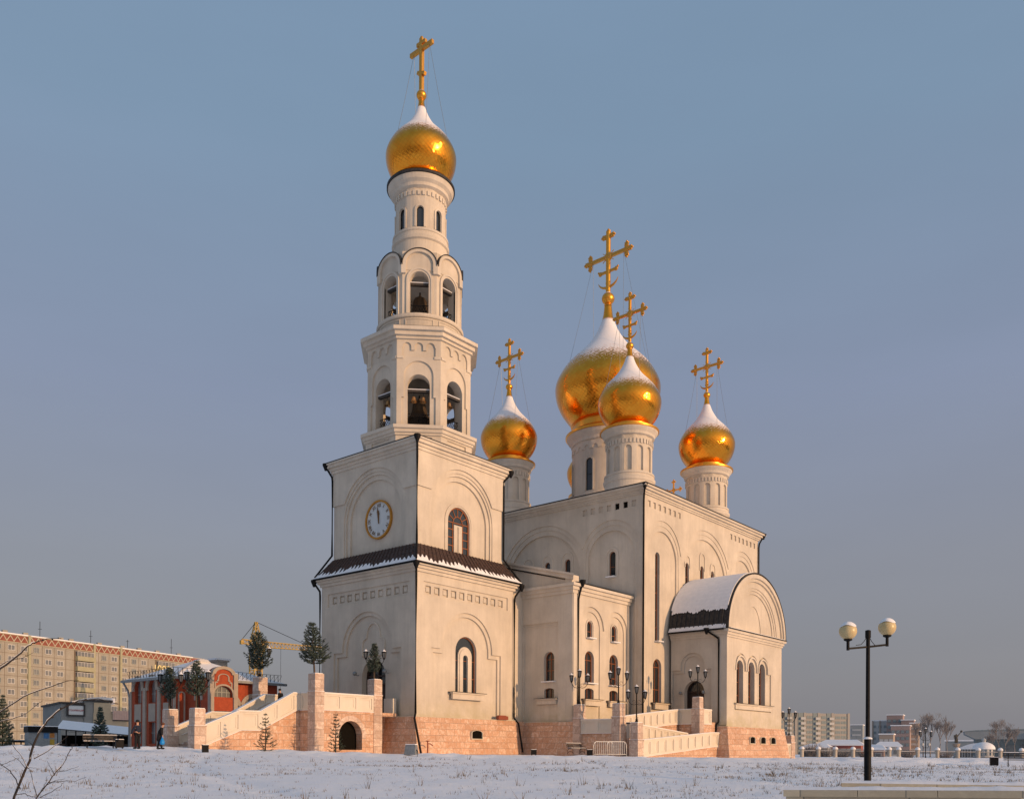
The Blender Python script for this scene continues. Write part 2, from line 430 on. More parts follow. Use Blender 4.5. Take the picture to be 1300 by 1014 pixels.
for u in (4.75, 6.15):
    dr.plate(fr, rect(u-.45, u+.45, 3.7, 4.6), [], -.76, -.68); dr.plate(fr, rect(u-.45, u+.45, 4.75, 5.75), [], -.76, -.68)
door = dr.build('door', M['door_wood'], C)
g = MB(); g.plate(fr, arch(5.45, 1.4, 5.9, 6.5), [], -.82, -.74); g.build('pane', M['glass'], door)
g = MB(); g.plate(fr, rect(4.0, 6.9, 3.4, 5.95), [], -.85, -.77); g.build('door_leaf', M['door_wood'], door)
g = MB(); g.plate(fr, rect(5.6, 5.66, 4.4, 4.9), [], -.72, -.6); g.build('handle', M['gold_trim'], door)
for u in (3.55, 7.35):
    g = MB(); p = fr(u, 6.85, .12); g.blob(p, .19, 12, 8); g.tube([fr(u, 6.72, -.2), fr(u, 6.72, .12)], .03, 6); g.build('globe_lamp', M['grey_metal'], C, True)
# basement vents
def vent(fr, uc, z0, w=.95, h=.6, parent=None):
    v = MB(); v.plate(fr, arch(uc, w/2+.08, z0-.08, z0+h*.66, 10, .35), [arch(uc, w/2, z0, z0+h*.66, 10, .35)], -.1, .10)
    o = v.build('vent', M['plaster_smooth'], parent or C)
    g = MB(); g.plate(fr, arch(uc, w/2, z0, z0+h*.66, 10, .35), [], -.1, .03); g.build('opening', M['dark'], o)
def plinth_fr(y, x0=0):       # tilted face of the battered plinth: treat as vertical plane slightly proud
    return frame((x0, y, 0), (1,0,0), (0,-1,0))
vent(plinth_fr(-.44), 6.75, 1.35, 1.3, .7)
# brown skirt roof with snow
def skirt(x0, x1, y0, y1, zt, over, ze, inset, mat_, parent=C, snow=.8):
    a = [(x0-over,y0-over),(x1+over,y0-over),(x1+over,y1+over),(x0-over,y1+over)]
    b = [(x0+inset,y0+inset),(x1-inset,y0+inset),(x1-inset,y1-inset),(x0+inset,y1-inset)]
    w = MB(); vs = [(*p, ze-.05) for p in a]+[(*p, ze) for p in a]+[(*p, zt) for p in b]+[(*p, ze-.2) for p in b]
    f = []
    for i in range(4):
        j = (i+1) % 4; f += [(i,j,4+j,4+i),(4+i,4+j,8+j,8+i),(8+i,8+j,12+j,12+i),(12+i,12+j,j,i)]
    w.add(vs, f)
    # standing ribs and jagged snow
    s = MB(); r2 = random.Random(3)
    for i in range(4):
        j = (i+1) % 4; A = Vector((*a[i], ze)); B = Vector((*a[j], ze)); A2 = Vector((*b[i], zt)); B2 = Vector((*b[j], zt))
        n = int((B-A).length/.5)
        up = ((A2-A).normalized().cross((B-A).normalized())).normalized()
        if up.z < 0: up = -up
        for k in range(1, n):
            t = k/n; w.bar(A.lerp(B, t)+up*.02, A2.lerp(B2, t)+up*.02, .06, .07)
        for rr in range(1, 4):
            t = rr/4; w.bar(A.lerp(A2, t)+up*.01, B.lerp(B2, t)+up*.01, .03, .05)
        m = int((B-A).length/.09); top = []; bot = []; hh = 0
        for k in range(m+1):
            t = k/m; hgt = snow*(.62+.22*math.sin(t*n*2*PI)+r2.uniform(-.06, .10)+.55*pnoise(Vector((t*9, i, 0)))+.35*pnoise(Vector((t*40, i, 3))))
            hgt = max(.1, hgt)
            q0 = A.lerp(B, t); q1 = A2.lerp(B2, t); sl = (q1-q0).length
            bot.append(q0+up*.07); top.append(q0.lerp(q1, min(.95, hgt/sl*1.0))+up*.06)
        vs = bot+top; k = len(bot)
        s.add(vs, [(q, q+1, k+q+1, k+q) for q in range(k-1)])
        vs = [p-up*.12 for p in bot]+bot; s.add(vs, [(q, q+1, k+q+1, k+q) for q in range(k-1)])
    ro = w.build('roof', mat_, parent)
    s.build('snow', M['snow'], ro, recalc=False)
    g = MB()
    for i in range(4):
        j = (i+1) % 4; g.bar((*a[i], ze-.02), (*a[j], ze-.02), .16, .14)
    g.build('gutter', M['metal_black'], ro)
    return ro
skirt(0, TL, 0, TL, 17.2, .55, 15.42, ins-.05, M['roof_brown'])
# ============================================================ upper cube
a0, a1 = ins, TL-ins; LU = a1-a0
fu = square_frames(a0, a1, a0, a1)
UM = LU/2
wu = MB()
for key, (fr, L) in fu.items():
    rec1 = shoulder(1.05, L-1.05, 16.0, 22.0, UM, 4.0, 20.35)
    o1 = [(1.05,16.0),(L-1.05,16.0),(L-1.05,19.9),(L-1.05,20.1)]
    rec1 = arch(UM, 4.15, 16.0, 20.2, 34); rec2 = arch(UM, 3.75, 16.0, 20.05, 34); rec3 = arch(UM, 3.4, 16.0, 20.1, 34)
    def around(r, zc, z0): return [(UM-r, z0)]+[(UM-r*math.cos(PI*i/34), zc+r*math.sin(PI*i/34)) for i in range(35)]+[(UM+r, z0)]
    th = math.asin((21.95-20.2)/4.15)
    skin = [(0,21.95)]+[(UM-4.15*math.cos(th+(PI-2*th)*i/30), 20.2+4.15*math.sin(th+(PI-2*th)*i/30)) for i in range(31)]+[(L,21.95),(L,25.2),(0,25.2)]
    wu.plate(fr, skin, [], -.14, .07)
    wu.plate(fr, [(0,16.6)]+around(3.95,20.1,16.6)+[(L,16.6),(L,25.0),(0,25.0)], [], -.14, -.02)
    hole = [arch(UM, 1.35, 17.1, 19.9)] if key != 'W' else []
    wu.plate(fr, rect(0, L, 16.6, 25.0), [rec3], -.28, -.15) if False else None
    wu.plate(fr, [(0,16.6),(UM-3.75,16.6)]+[(UM-3.75*math.cos(PI*i/34), 20.05+3.75*math.sin(PI*i/34)) for i in range(35)]+[(UM+3.75,16.6),(L,16.6),(L,25.0),(0,25.0)], [], -.2, -.08)
    wu.plate(fr, [(0,16.6),(UM-3.35,16.6)]+[(UM-3.35*math.cos(PI*i/34), 20.05+3.35*math.sin(PI*i/34)) for i in range(35)]+[(UM+3.35,16.6),(L,16.6),(L,25.0),(0,25.0)], [], -.32, -.18)
    wu.plate(fr, rect(0, L, 16.6, 25.0), hole, -.85, -.3)
    if key != 'W':
        wu.plate(fr, band(UM, 1.75, 1.5, 19.9, 17.0), [], -.32, -.25); wu.plate(fr, band(UM, 1.52, 1.36, 19.9, 17.0), [], -.32, -.28)
wu.build('wall', M['plaster'], C, label='upper wall of the bell tower')
co = MB()
for key, (fr, L) in fu.items(): cornice(co, fr, L, [(24.85,25.1,.14),(25.1,25.35,.22),(25.35,25.62,.36),(25.62,25.74,.46)])
co.build('cornice', M['plaster_smooth'], C)
fr, L = fu['S']
w2 = window(fr, UM, 1.34, 17.12, 19.9, -.62, (-.62,.62), (17.9,18.6,19.3,19.9), 1, True, fw=.09)
pp = MB(); pp.plate(fr, rect(UM-.5, UM+.5, 17.0, 19.72), [rect(UM-.06, UM+.06, 17.0, 19.6)], -.6, -.36); pp.plate(fr, rect(UM-.1, UM-.04, 17.0, 19.6), [], -.6, -.33)
pp.build('panel', M['plaster_smooth'], w2)
# clock on W
fr, L = fu['W']
uc, zc = 5.03, 19.98
ck = MB(); ck.plate(fr, arc(uc, 1.52, zc, 0, 2*PI-2*PI/48, 47), [], -.5, -.24); clock = ck.build('clock', M['clock_face'], C)
ck = MB(); ck.plate(fr, arc(uc, 1.66, zc, 0, 2*PI-2*PI/64, 63), [arc(uc, 1.51, zc, 0, 2*PI-2*PI/64, 63)], -.35, -.15); ck.build('rim', noisy('clock_rim', (.55,.26,.04), (.45,.20,.03), 6, .45, .4, .1), clock)
def hand(ang, ln, w, d):
    h = MB(); s, c = math.sin(ang), math.cos(ang)     # u axis points to the viewer's left on this face
    def P(a, b): return (uc-(a*s+b*c), zc+(a*c-b*s))
    h.plate(fr, [P(-.35,-w*.6), P(-.35,w*.6), P(ln*.55,w), P(ln*.62,w*1.9), P(ln*.7,w), P(ln,.02), P(ln,-.02), P(ln*.7,-w), P(ln*.62,-w*1.9), P(ln*.55,-w)], [], d, d+.03)
    h.build('hand', M['numeral'], clock)
M['numeral'] = noisy('dark_bronze_numeral', (.16,.10,.05), (.22,.12,.05), 9, .5, .3, 0)
M['hand'] = M['numeral']
hand(math.radians(-7), 1.05, .05, -.19); hand(math.radians(-1), .8, .07, -.22)
romans = ['XII','I','II','III','IV','V','VI','VII','VIII','IX','X','XI']
def text_obj(name, txt, size, mtx, material, parent, ext=.01):
    cu = bpy.data.curves.new(name, 'FONT'); cu.body = txt; cu.size = size; cu.align_x = 'CENTER'; cu.align_y = 'CENTER'; cu.extrude = ext
    tmp = bpy.data.objects.new(name, cu); COL.objects.link(tmp)
    dg = bpy.context.evaluated_depsgraph_get(); me = bpy.data.meshes.new_from_object(tmp.evaluated_get(dg))
    bpy.data.objects.remove(tmp); me.materials.clear(); me.materials.append(material); me.transform(mtx)
    o = bpy.data.objects.new(name, me); link(o, parent); return o
for i, rm in enumerate(romans):
    a = 2*PI*i/12; r = 1.2
    u = uc-r*math.sin(a); z = zc+r*math.cos(a); p = Vector(fr(u, z, -.22))
    # text plane: x axis = -Y world (reading from the west), up = z, rotated with the dial
    base = Matrix(((0,0,-1,0),(-1,0,0,0),(0,1,0,0),(0,0,0,1)))
    mt = Matrix.Translation(p) @ base @ Matrix.Rotation(-a, 4, 'Z')
    text_obj('numeral', rm, .42, mt, M['numeral'], clock)
# flat roof under the octagon
rf = MB(); o_ = .62
vs = [(a0-o_,a0-o_,25.74),(a1+o_,a0-o_,25.74),(a1+o_,a1+o_,25.74),(a0-o_,a1+o_,25.74)]
vs = vs+[(x,y,25.84) for x,y,_ in vs]+[(2.2,2.2,26.35),(9.9,2.2,26.35),(9.9,9.9,26.35),(2.2,9.9,26.35)]
rf.add(vs, [(3,2,1,0),(0,1,5,4),(1,2,6,5),(2,3,7,6),(3,0,4,7),(4,5,9,8),(5,6,10,9),(6,7,11,10),(7,4,8,11),(8,9,10,11)])
ro = rf.build('roof', M['roof_black'], C)
sn = MB(); e = o_-.1
vs = [(a0-e,a0-e,25.86),(a1+e,a0-e,25.86),(a1+e,a1+e,25.86),(a0-e,a1+e,25.86),(2.2,2.2,26.42),(9.9,2.2,26.42),(9.9,9.9,26.42),(2.2,9.9,26.42)]
sn.add(vs, [(0,1,5,4),(1,2,6,5),(2,3,7,6),(3,0,4,7)]); sn.build('snow', M['snow'], ro, recalc=False)
# ============================================================ octagon tiers
TC = (6.05, 6.05)
def oct_frames(c, ap, z=0):
    out = []; s = 2*ap*math.tan(PI/8); mt = math.tan(PI/8)
    for k in range(8):
        a = k*PI/4; n = Vector((math.cos(a), math.sin(a), 0)); t = Vector((-math.sin(a), math.cos(a), 0))
        o = Vector((c[0], c[1], z))+n*ap-t*s/2
        out.append((frame(o, t, n, 0, s, mt, mt), s))
    return out
ap = 4.5; w = MB(); sm = MB(); im = MB()
for fr, s in oct_frames(TC, ap):
    m = s/2
    # base block with sunk panel
    w.plate(fr, rect(0, s, 25.6, 27.1), [rect(m-1.15, m+1.15, 26.2, 26.85)], -.14, .1); w.plate(fr, rect(0, s, 25.6, 27.1), [], -.5, -.0)
    sm.plate(fr, rect(0, s, 27.0, 27.2), [], -.2, .2); sm.plate(fr, rect(0, s, 27.2, 27.5), [], -.2, .3); sm.plate(fr, rect(0, s, 27.5, 27.78), [], -.2, .42)
    niche = [(m-1.45,27.7),(m+1.45,27.7),(m+1.45,30.3),(m+1.25,30.3)]+arc(m, 1.25, 32.15, 0, PI, 20)+[(m-1.25,30.3),(m-1.45,30.3)]
    fz = [(m-1.42,33.75),(m+1.42,33.75),(m+1.42,34.5)]+arc(m+1.0, .36, 34.6, 0, PI, 8)+[(m+.64,34.3),(m+.36,34.3)]+arc(m, .36, 34.6, 0, PI, 8)+[(m-.36,34.3),(m-.64,34.3)]+arc(m-1.0, .36, 34.6, 0, PI, 8)+[(m-1.42,34.5)]
    w.plate(fr, rect(0, s, 27.7, 35.4), [niche, fz], -.12, 0)
    w.plate(fr, rect(0, s, 27.7, 35.4), [arch(m, .95, 27.8, 31.35)], -.75, -.10)
    sm.plate(fr, rect(0, s, 35.2, 35.45), [], -.2, .12); sm.plate(fr, rect(0, s, 35.45, 35.8), [], -.2, .28); sm.plate(fr, rect(0, s, 35.8, 36.1), [], -.2, .46)
    im.plate(fr, rect(.02, .55, 33.55, 33.75), [], -.1, .07); im.plate(fr, rect(s-.55, s-.02, 33.55, 33.75), [], -.1, .07)
w.lathe([(3.9,27.3),(3.9,27.75)], (TC[0], TC[1], 0), 8); w.lathe([(4.2,35.2),(4.2,35.9)], (TC[0], TC[1], 0), 8)
w.build('wall', M['plaster'], C, label='octagonal lower belfry'); build_each(im, 'impost', M['plaster_smooth'], C); build_each(sm, 'cornice', M['plaster_smooth'], C, True)
def ngon_ring(mb, c, ap, z0, z1, k=8, ap2=None):
    R = ap/math.cos(PI/k); R2_ = (ap2 or ap)/math.cos(PI/k); vs = []
    for z, r in ((z0, R), (z1, R2_)):
        for i in range(k):
            a = (i+.5)*2*PI/k; vs.append((c[0]+r*math.cos(a), c[1]+r*math.sin(a), z))
    f = [(i, (i+1) % k, k+(i+1) % k, k+i) for i in range(k)]+[tuple(range(k)), tuple(range(k, 2*k))]; mb.add(vs, f)
fl = MB(); ngon_ring(fl, TC, 5.02, 36.1, 36.18); ngon_ring(fl, TC, 4.95, 27.78, 27.85, 8, 4.85); ngon_ring(fl, TC, 4.95, 36.18, 36.5, 8, 3.6)
build_each(fl, 'flashing', M['roof_black'], C, True)
# railings, beams
def railing(fr, m, hw, z0, z1, d):
    r = MB(); r.plate(fr, rect(m-hw, m+hw, z1-.05, z1), [], d, d+.05); r.plate(fr, rect(m-hw, m+hw, z0, z0+.05), [], d, d+.05)
    n = max(3, int(2*hw/.2)); h = z1-z0
    for i in range(-2, n+2):
        for sg in (-1, 1):
            u0 = m-hw+2*hw*i/n; u1 = u0+sg*h*.6
            a, b = Vector((u0, z0)), Vector((u1, z1))
            lo, hi = m-hw, m+hw
            if not (lo <= u0 <= hi): continue
            if u1 > hi: b = Vector((hi, z0+h*(hi-u0)/(u1-u0)))
            if u1 < lo: b = Vector((lo, z0+h*(lo-u0)/(u1-u0)))
            if (b-a).length < .05: continue
            t = (b-a).normalized(); q = Vector((-t.y, t.x))*.014
            r.plate(fr, [tuple(a-q), tuple(a+q), tuple(b+q), tuple(b-q)], [], d+.01, d+.035)
    return r.build('railing', M['metal_black'], C)
def beam(fr, m, hw, z, d):
    r = MB(); r.plate(fr, rect(m-hw, m+hw, z-.1, z+.1), [], d-.15, d+.1); o = r.build('bell_beam', M['bench_wood'], C)
    r = MB(); r.plate(fr, rect(m-hw+.02, m+hw-.02, z+.09, z+.15), [], d-.15, d+.12); r.build('snow', M['snow'], o)
def make_bell(R, H, material):
    prof = [(R*.12,H*1.12),(R*.14,H),(R*.42,H*.97),(R*.52,H*.8),(R*.58,H*.5),(R*.7,H*.25),(R*.95,H*.06),(R,0),(R*.93,0),(R*.6,H*.3),(R*.45,H*.75),(R*.05,H*.9)]
    b = MB(); b.lathe(prof, n=24, caps=False); o = b.build('bell', material, None, True)
    c = MB(); c.tube([(0,0,H*.9),(0,0,H*.05)], R*.04, 6); c.blob((0,0,H*.02), R*.13, 8, 6); c.build('clapper', M['metal_black'], o)
    c = MB(); c.tube([(0,0,H*1.1),(0,0,H*1.1+.35)], R*.06, 6); c.build('hanger', M['metal_black'], o)
    return o
big = make_bell(1.15, 1.7, M['bronze']); sml = make_bell(.3, .42, M['bronze_light'])
def put_bell(proto, loc, label, group):
    o = copy_tree(proto); o.location = loc; return tag(o, label, 'bell', group)
names1 = {4: 'west', 5: 'corner', 6: 'south', 7: 'south east'}
for k, (fr, s) in enumerate(oct_frames(TC, ap)):
    m = s/2; railing(fr, m, .94, 27.85, 29.1, -.5); beam(fr, m, .95, 31.0, -.4)
lab1 = {4: ('small bronze bell under the snowy beam of the lower belfry\'s left opening',), 5: ('left small bell of the pair in the lower belfry\'s middle opening', 'right small bell of the pair in the lower belfry\'s middle opening'), 6: ('small bronze bell under the snowy beam of the lower belfry\'s right opening',)}
ofr = oct_frames(TC, ap)
for k, us in ((4, (.1,)), (5, (-.42, .38)), (6, (-.2,))):
    fr, s = ofr[k]
    for i, du in enumerate(us):
        put_bell(sml, fr(s/2+du, 30.1, -.45), lab1[k][i], 'small bells of the lower belfry')
put_bell(big, (TC[0]-1.0, TC[1]-1.0, 29.4), 'large dark bell hanging in the middle of the lower belfry', 'large bells')
# tower drum tier 2 (belfry with kokoshniks)
ap2 = 3.55; w = MB(); sm = MB(); kk = MB()
c2 = (TC[0], TC[1], 0)
w.lathe([(3.75,36.1),(3.75,37.75),(3.4,37.75)], c2, 64)
sm.lathe([(3.7,36.25),(3.9,36.3),(3.9,36.55),(3.8,36.6),(3.7,36.6)], c2, 64, False)
sm.lathe([(3.7,37.45),(3.86,37.5),(3.9,37.6),(3.9,37.8),(3.3,37.84)], c2, 64, False)
for k, (fr, s) in enumerate(oct_frames(TC, ap2)):
    m = s/2
    w.plate(fr, rect(0, s, 37.7, 43.2), [arch(m, .8, 37.9, 40.7)], -.6, 0)
    sm.plate(fr, band(m, 1.12, .96, 40.7, 37.85), [], -.1, .1); sm.plate(fr, band(m, .97, .8, 40.7, 37.85), [], -.1, .05)
    kr = s/2+.02
    kk.plate(fr, [(0,41.25),(.28,41.25),(.3,41.6)]+[(m-(m-.3)*math.cos(t), 42.1+1.02*math.sin(t)) for t in [PI*i/16 for i in range(17)]]+[(s-.3,41.6),(s-.28,41.25),(s,41.25),(s,42.0)]+arc(m, kr-.02, 42.05, 0, PI, 20, .9)+[(0,42.0)], [], -.15, .16)
    w.plate(fr, arch(m, s/2-.01, 41.58, 42.05, 20, .85), [], -.3, .03)
    for pz in (36.72,):
        pf = cylfr(TC, 3.75, (k+.5)*PI/4)
        for q in (0,): sm.plate(pf, rect(-1.1, 1.1, 36.75, 37.35), [rect(-1.0, 1.0, 36.83, 37.27)], -.05, .05) if False else None
    for q in range(6):    # raised border of the panel, following the curve
        pf = cylfr(TC, 3.75, k*PI/4)
        sm.plate(pf, rect(-1.15+q*.3833, -1.15+(q+1)*.3833, 36.72, 36.8), [], -.05, .05); sm.plate(pf, rect(-1.15+q*.3833, -1.15+(q+1)*.3833, 37.3, 37.38), [], -.05, .05)
    sm.plate(cylfr(TC, 3.75, k*PI/4), rect(-1.23, -1.15, 36.72, 37.38), [], -.05, .05); sm.plate(cylfr(TC, 3.75, k*PI/4), rect(1.15, 1.23, 36.72, 37.38), [], -.05, .05)
ngon_ring(w, TC, 3.2, 41.9, 42.3)
w.build('wall', M['plaster'], C, label='upper belfry with arched openings'); build_each(sm, 'moulding', M['plaster_smooth'], C, True); kk.build('kokoshnik', M['plaster_smooth'], C)
for k, (fr, s) in enumerate(oct_frames(TC, ap2)):
    m = s/2; railing(fr, m, .79, 37.9, 38.8, -.35); beam(fr, m, .8, 40.6, -.35)
    r = MB(); r.plate(fr, band(m, s/2+.06, s/2-.02, 42.05, 41.95, 24, .92), [], -.45, .2); r.build('flashing', M['roof_black'], C)
    r = MB(); r.plate(fr, band(m, s/2-.02, s/2-.5, 42.2, 42.15, 16, .92), [], -.9, -.42); r.build('snow', M['snow'], C)
put_bell(big, (TC[0]-.9, TC[1]-.9, 38.6), 'large dark bell hanging in the upper belfry', 'large bells')
for o in (big, sml):
    for ch in list(o.children): bpy.data.objects.remove(ch)
    bpy.data.objects.remove(o)
sr = MB(); sr.lathe([(3.3,42.7),(2.5,43.3)], c2, 48); sr.build('snow', M['snow'], C)
# generic drum
def drum(c, z0, z1, r, nwin, hw, wz0, wz1, dz, blind, mouldz=None, base=None, cor=None, parent=C, dentn=36, win_off=0, arcs=False):
    w = MB(); sm = MB(); cc = (c[0], c[1], 0)
    seg = 2*PI*r/nwin; sw = hw+.25
    panes = []
    for k in range(nwin):
        a = 2*PI*(k+win_off)/nwin
        fr = cylfr(c, r, a)
        ho = [arch(0, hw, wz0, wz1-hw, 10)]
        w.plate(fr, rect(-sw, sw, z0, z1), ho, -.3, 0)
        q = (seg-2*sw); nn = max(2, int(q/.35)+1)
        for i in range(nn): w.plate(fr, rect(sw+q*i/nn, sw+q*(i+1)/nn, z0, z1), [], -.3, 0)
        if blind:
            w.plate(fr, rect(-sw, sw, wz0-.1, wz1+.1), [], -.45, -.14)
        else:
            sm.plate(fr, band(0, hw+.18, hw+.02, wz1-hw, wz0, 12), [], -.1, .09)
            panes.append((fr, hw, wz0, wz1))
    n = dentn
    for k in range(n):
        fr = cylfr(c, r, 2*PI*k/n); h = PI*r/n*.55
        sm.plate(fr, rect(-h, h, dz[0], dz[1]), [], -.1, .10)
    if arcs:
        n = 24
        for k in range(n):
            fr = cylfr(c, r, 2*PI*k/n); h = PI*r/n
            sm.plate(fr, [(-h,dz[1]-.02),(-h,dz[0]-.45),(-h*.55,dz[0]-.45)]+arc(0, h*.55, dz[0]-.3, PI, 0, 6)+[(h*.55,dz[0]-.45),(h,dz[0]-.45),(h,dz[1]-.02)], [], -.1, .09)
    sm.lathe(cor, cc, 56, False)
    sm.lathe(base, cc, 56, False)
    o = w.build('drum', M['plaster'], parent); build_each(sm, 'moulding', M['plaster_smooth'], o, True)
    for fr, hw, a, b in panes: window(fr, 0, hw, a, b-hw, -.22, (), ((a+b)/2,) if b-a > 2.5 else (), parent=o, fw=.05, fm=M['metal_black'])
    return o
# dome
PROF = [(0,2.12),(.24,2.342),(.46,2.515),(.68,2.671),(.9,2.809),(1.12,2.929),(1.56,3.10),(2.0,3.20),(2.44,3.24),(2.66,3.22),(2.88,3.17),(3.1,3.09),(3.32,2.985),(3.54,2.87),(3.76,2.735),(3.99,2.58),(4.21,2.40),(4.43,2.2),(4.65,1.99),(4.87,1.773),(5.09,1.564),(5.31,1.365),(5.53,1.193),(5.75,1.043),(5.97,.909),(6.19,.784),(6.41,.669),(6.63,.573),(6.85,.488),(7.07,.414),(7.29,.349),(7.51,.302),(7.8,.262),(8.1,.235)]
def smooth_prof():
    out = []
    for i in range(len(PROF)-1):
        for k in range(2):
            t = k/2; p0 = PROF[max(i-1, 0)]; p1 = PROF[i]; p2 = PROF[i+1]; p3 = PROF[min(i+2, len(PROF)-1)]
            def cr(a, b, c, d): return .5*((2*b)+(-a+c)*t+(2*a-5*b+4*c-d)*t*t+(-a+3*b-3*c+d)*t**3)
            out.append((p1[0]+(p2[0]-p1[0])*t, cr(p0[1], p1[1], p2[1], p3[1])))
    out.append(PROF[-1]); return out
SP = smooth_prof()
def dome_mesh(NT_=44):
    n = 96; vs = []; fs = []; uvs = []
    s = 0; S = []
    for i, (z, r) in enumerate(SP):
        if i: s += math.hypot(z-SP[i-1][0], r-SP[i-1][1])/max(.25, (r+SP[i-1][1])/2)
        S.append(s)
        for k in range(n): a = 2*PI*k/n; vs.append((r*math.cos(a)/3.24, r*math.sin(a)/3.24, z))
    for i in range(len(SP)-1):
        for k in range(n):
            k2 = (k+1) % n; fs.append((i*n+k, i*n+k2, (i+1)*n+k2, (i+1)*n+k))
            u0 = NT_*k/n; u1 = NT_*(k+1)/n; v0 = S[i]*NT_/(2*PI); v1 = S[i+1]*NT_/(2*PI); uvs += [(u0,v0),(u1,v0),(u1,v1),(u0,v1)]
    me = bpy.data.meshes.new('dome'); me.from_pydata(vs, [], fs); l = me.uv_layers.new(name='tile')
    l.data.foreach_set('uv', [c for p in uvs for c in p]); me.polygons.foreach_set('use_smooth', [True]*len(fs)); me.materials.append(M['dome']); me.update(); return me
DM = dome_mesh(); DM_BIG = dome_mesh(66)
def tre(mb, c, r, sgn=1):       # trefoil end in the Y-Z plane
    mb.blob(c, r*.62, 10, 6, (.5,1,1))
def cross(zb, zt, hw, ornate, parent, x, y):
    H = zt-zb; mb = MB(); t = H*(.050 if ornate else .065)
    bar_z = zb+H*(.60 if ornate else .80)
    if ornate:
        mb.box((x, y, (zb+zt)/2-t), (t*.8, t, H-2*t)); mb.box((x, y, bar_z), (t*.8, 2*hw-2*t, t))
        for (yy, zz, dy, dz) in ((0, zt-t*1.6, 0, 1), (-hw+t*1.6, bar_z, -1, 0), (hw-t*1.6, bar_z, 1, 0)):
            for (p, q) in ((dy*1.25, dz*1.25), (dz*1.3+dy*.15, dy*1.3+dz*.15), (-dz*1.3+dy*.15, -dy*1.3+dz*.15)):
                mb.blob((x, y+yy+p*t, zz+q*t), t*.85, 10, 6, (.55,1,1))
                for g1, g2 in ((.75,0),(0,.75),(-.75,0),(0,-.75)): mb.blob((x, y+yy+p*t*1.5+g1*t*.62, zz+q*t*1.5+g2*t*.62), t*.38, 8, 5)
            mb.blob((x, y+yy, zz), t*1.05, 10, 6, (.6,1,1))
        mb.blob((x, y, bar_z), t*1.5, 12, 8, (.6,1,1))
        for q in range(10):
            a = 2*PI*q/10; mb.bar((x, y, bar_z), (x, y+math.cos(a)*t*2.6, bar_z+math.sin(a)*t*2.6), t*.18)
        mz = zb+H*.36
        mb.box((x, y, mz), (t*.6, hw*.62, t*.7))
        for sg in (-1, 1): mb.blob((x, y+sg*hw*.36, mz), t*.75, 8, 6, (.6,1,1)); mb.blob((x, y+sg*hw*.44, mz+t*.6), t*.35, 8, 5)
        for q in range(3): mb.blob((x, y, zb+H*(.18+.055*q)), t*(.7-.08*q), 8, 6, (.7,1.5,1))
        n = 10; pts = [(x, y+hw*.46*math.sin(a), zb+H*.10+hw*.34*(1-math.cos(a))) for a in [math.radians(-80+160*i/n) for i in range(n+1)]]
        mb.tube(pts, [.02+t*.38*math.sin(PI*i/n) for i in range(n+1)], 6)
    else:
        mb.box((x, y, (zb+zt)/2), (t, t*1.1, H)); mb.box((x, y, bar_z), (t*.9, 2*hw, t*1.1)); mb.box((x, y, zb+H*.905), (t*.92, hw*.78, t*1.0))
        Mr = Matrix.Rotation(math.radians(24), 3, 'X'); mb.box((x, y, zb+H*.34), (t*.9, hw*.72, t*.9), M=Mr)
        mb.blob((x, y, zt+.03), t*.55, 8, 6)
    o = mb.build('cross', M['cross_gold'], parent, True)
    if ornate:
        mb = MB(); mb.box((x-t*.55, y, bar_z), (t*.3, t*1.5, t*1.5)); mb.build('icon_plate', M['clock_face'], o)
    return bar_z
def dome(c, zb, R, zs, cz, ct, hw, ornate, ballr):
    # local empty per dome: the shell is the part, the rest its sub-parts
    me = DM_BIG if R > 5 else DM; o = bpy.data.objects.new('dome', me); link(o, C); o.location = (c[0], c[1], zb); o.scale = (R, R, zs)
    inv = o.matrix_basis.inverted() if False else None
    top = zb+8.1*zs
    b = MB(); b.lathe([(R*.60,zb-1.3),(R*.66,zb-1.25),(R*.66,zb-.5),(R*.66,zb-.05),(R*.7,zb)], (c[0],c[1],0), 48, False)
    ring = b.build('dome_collar', M['gold_trim'], C, True)
    b = MB(); b.blob((c[0], c[1], cz), ballr, 20, 12, (1,1,.92)); b.tube([(c[0],c[1],top-.3*zs),(c[0],c[1],ct)], ballr*.38, 10)
    b.lathe([(ballr*.5,cz-ballr*1.2),(ballr*.62,cz-ballr*1.05),(ballr*.5,cz-ballr*.8)], (c[0],c[1],0), 16, False)
    b.build('finial', M['gold_trim'], C, True)
    b = MB(); b.blob((c[0], c[1], cz+ballr*.74), ballr*.6, 12, 6, (1,1,.35)); b.build('snow', M['snow'], C, True)
    bz = cross(cz+ballr*.8, ct, hw, ornate, C, c[0], c[1])
    for sx in (-1, 1):
        for sy in (-1, 1):
            g = MB(); a = Vector((c[0], c[1]+sy*hw*.7, bz)); e_ = Vector((c[0]+sx*R*.42, c[1]+sy*R*.62, zb+4.15*zs))
            g.tube([a, a.lerp(e_, .5)-Vector((0,0,.15)), e_], .016, 4); g.build('guy_wire', M['grey_metal'], C)
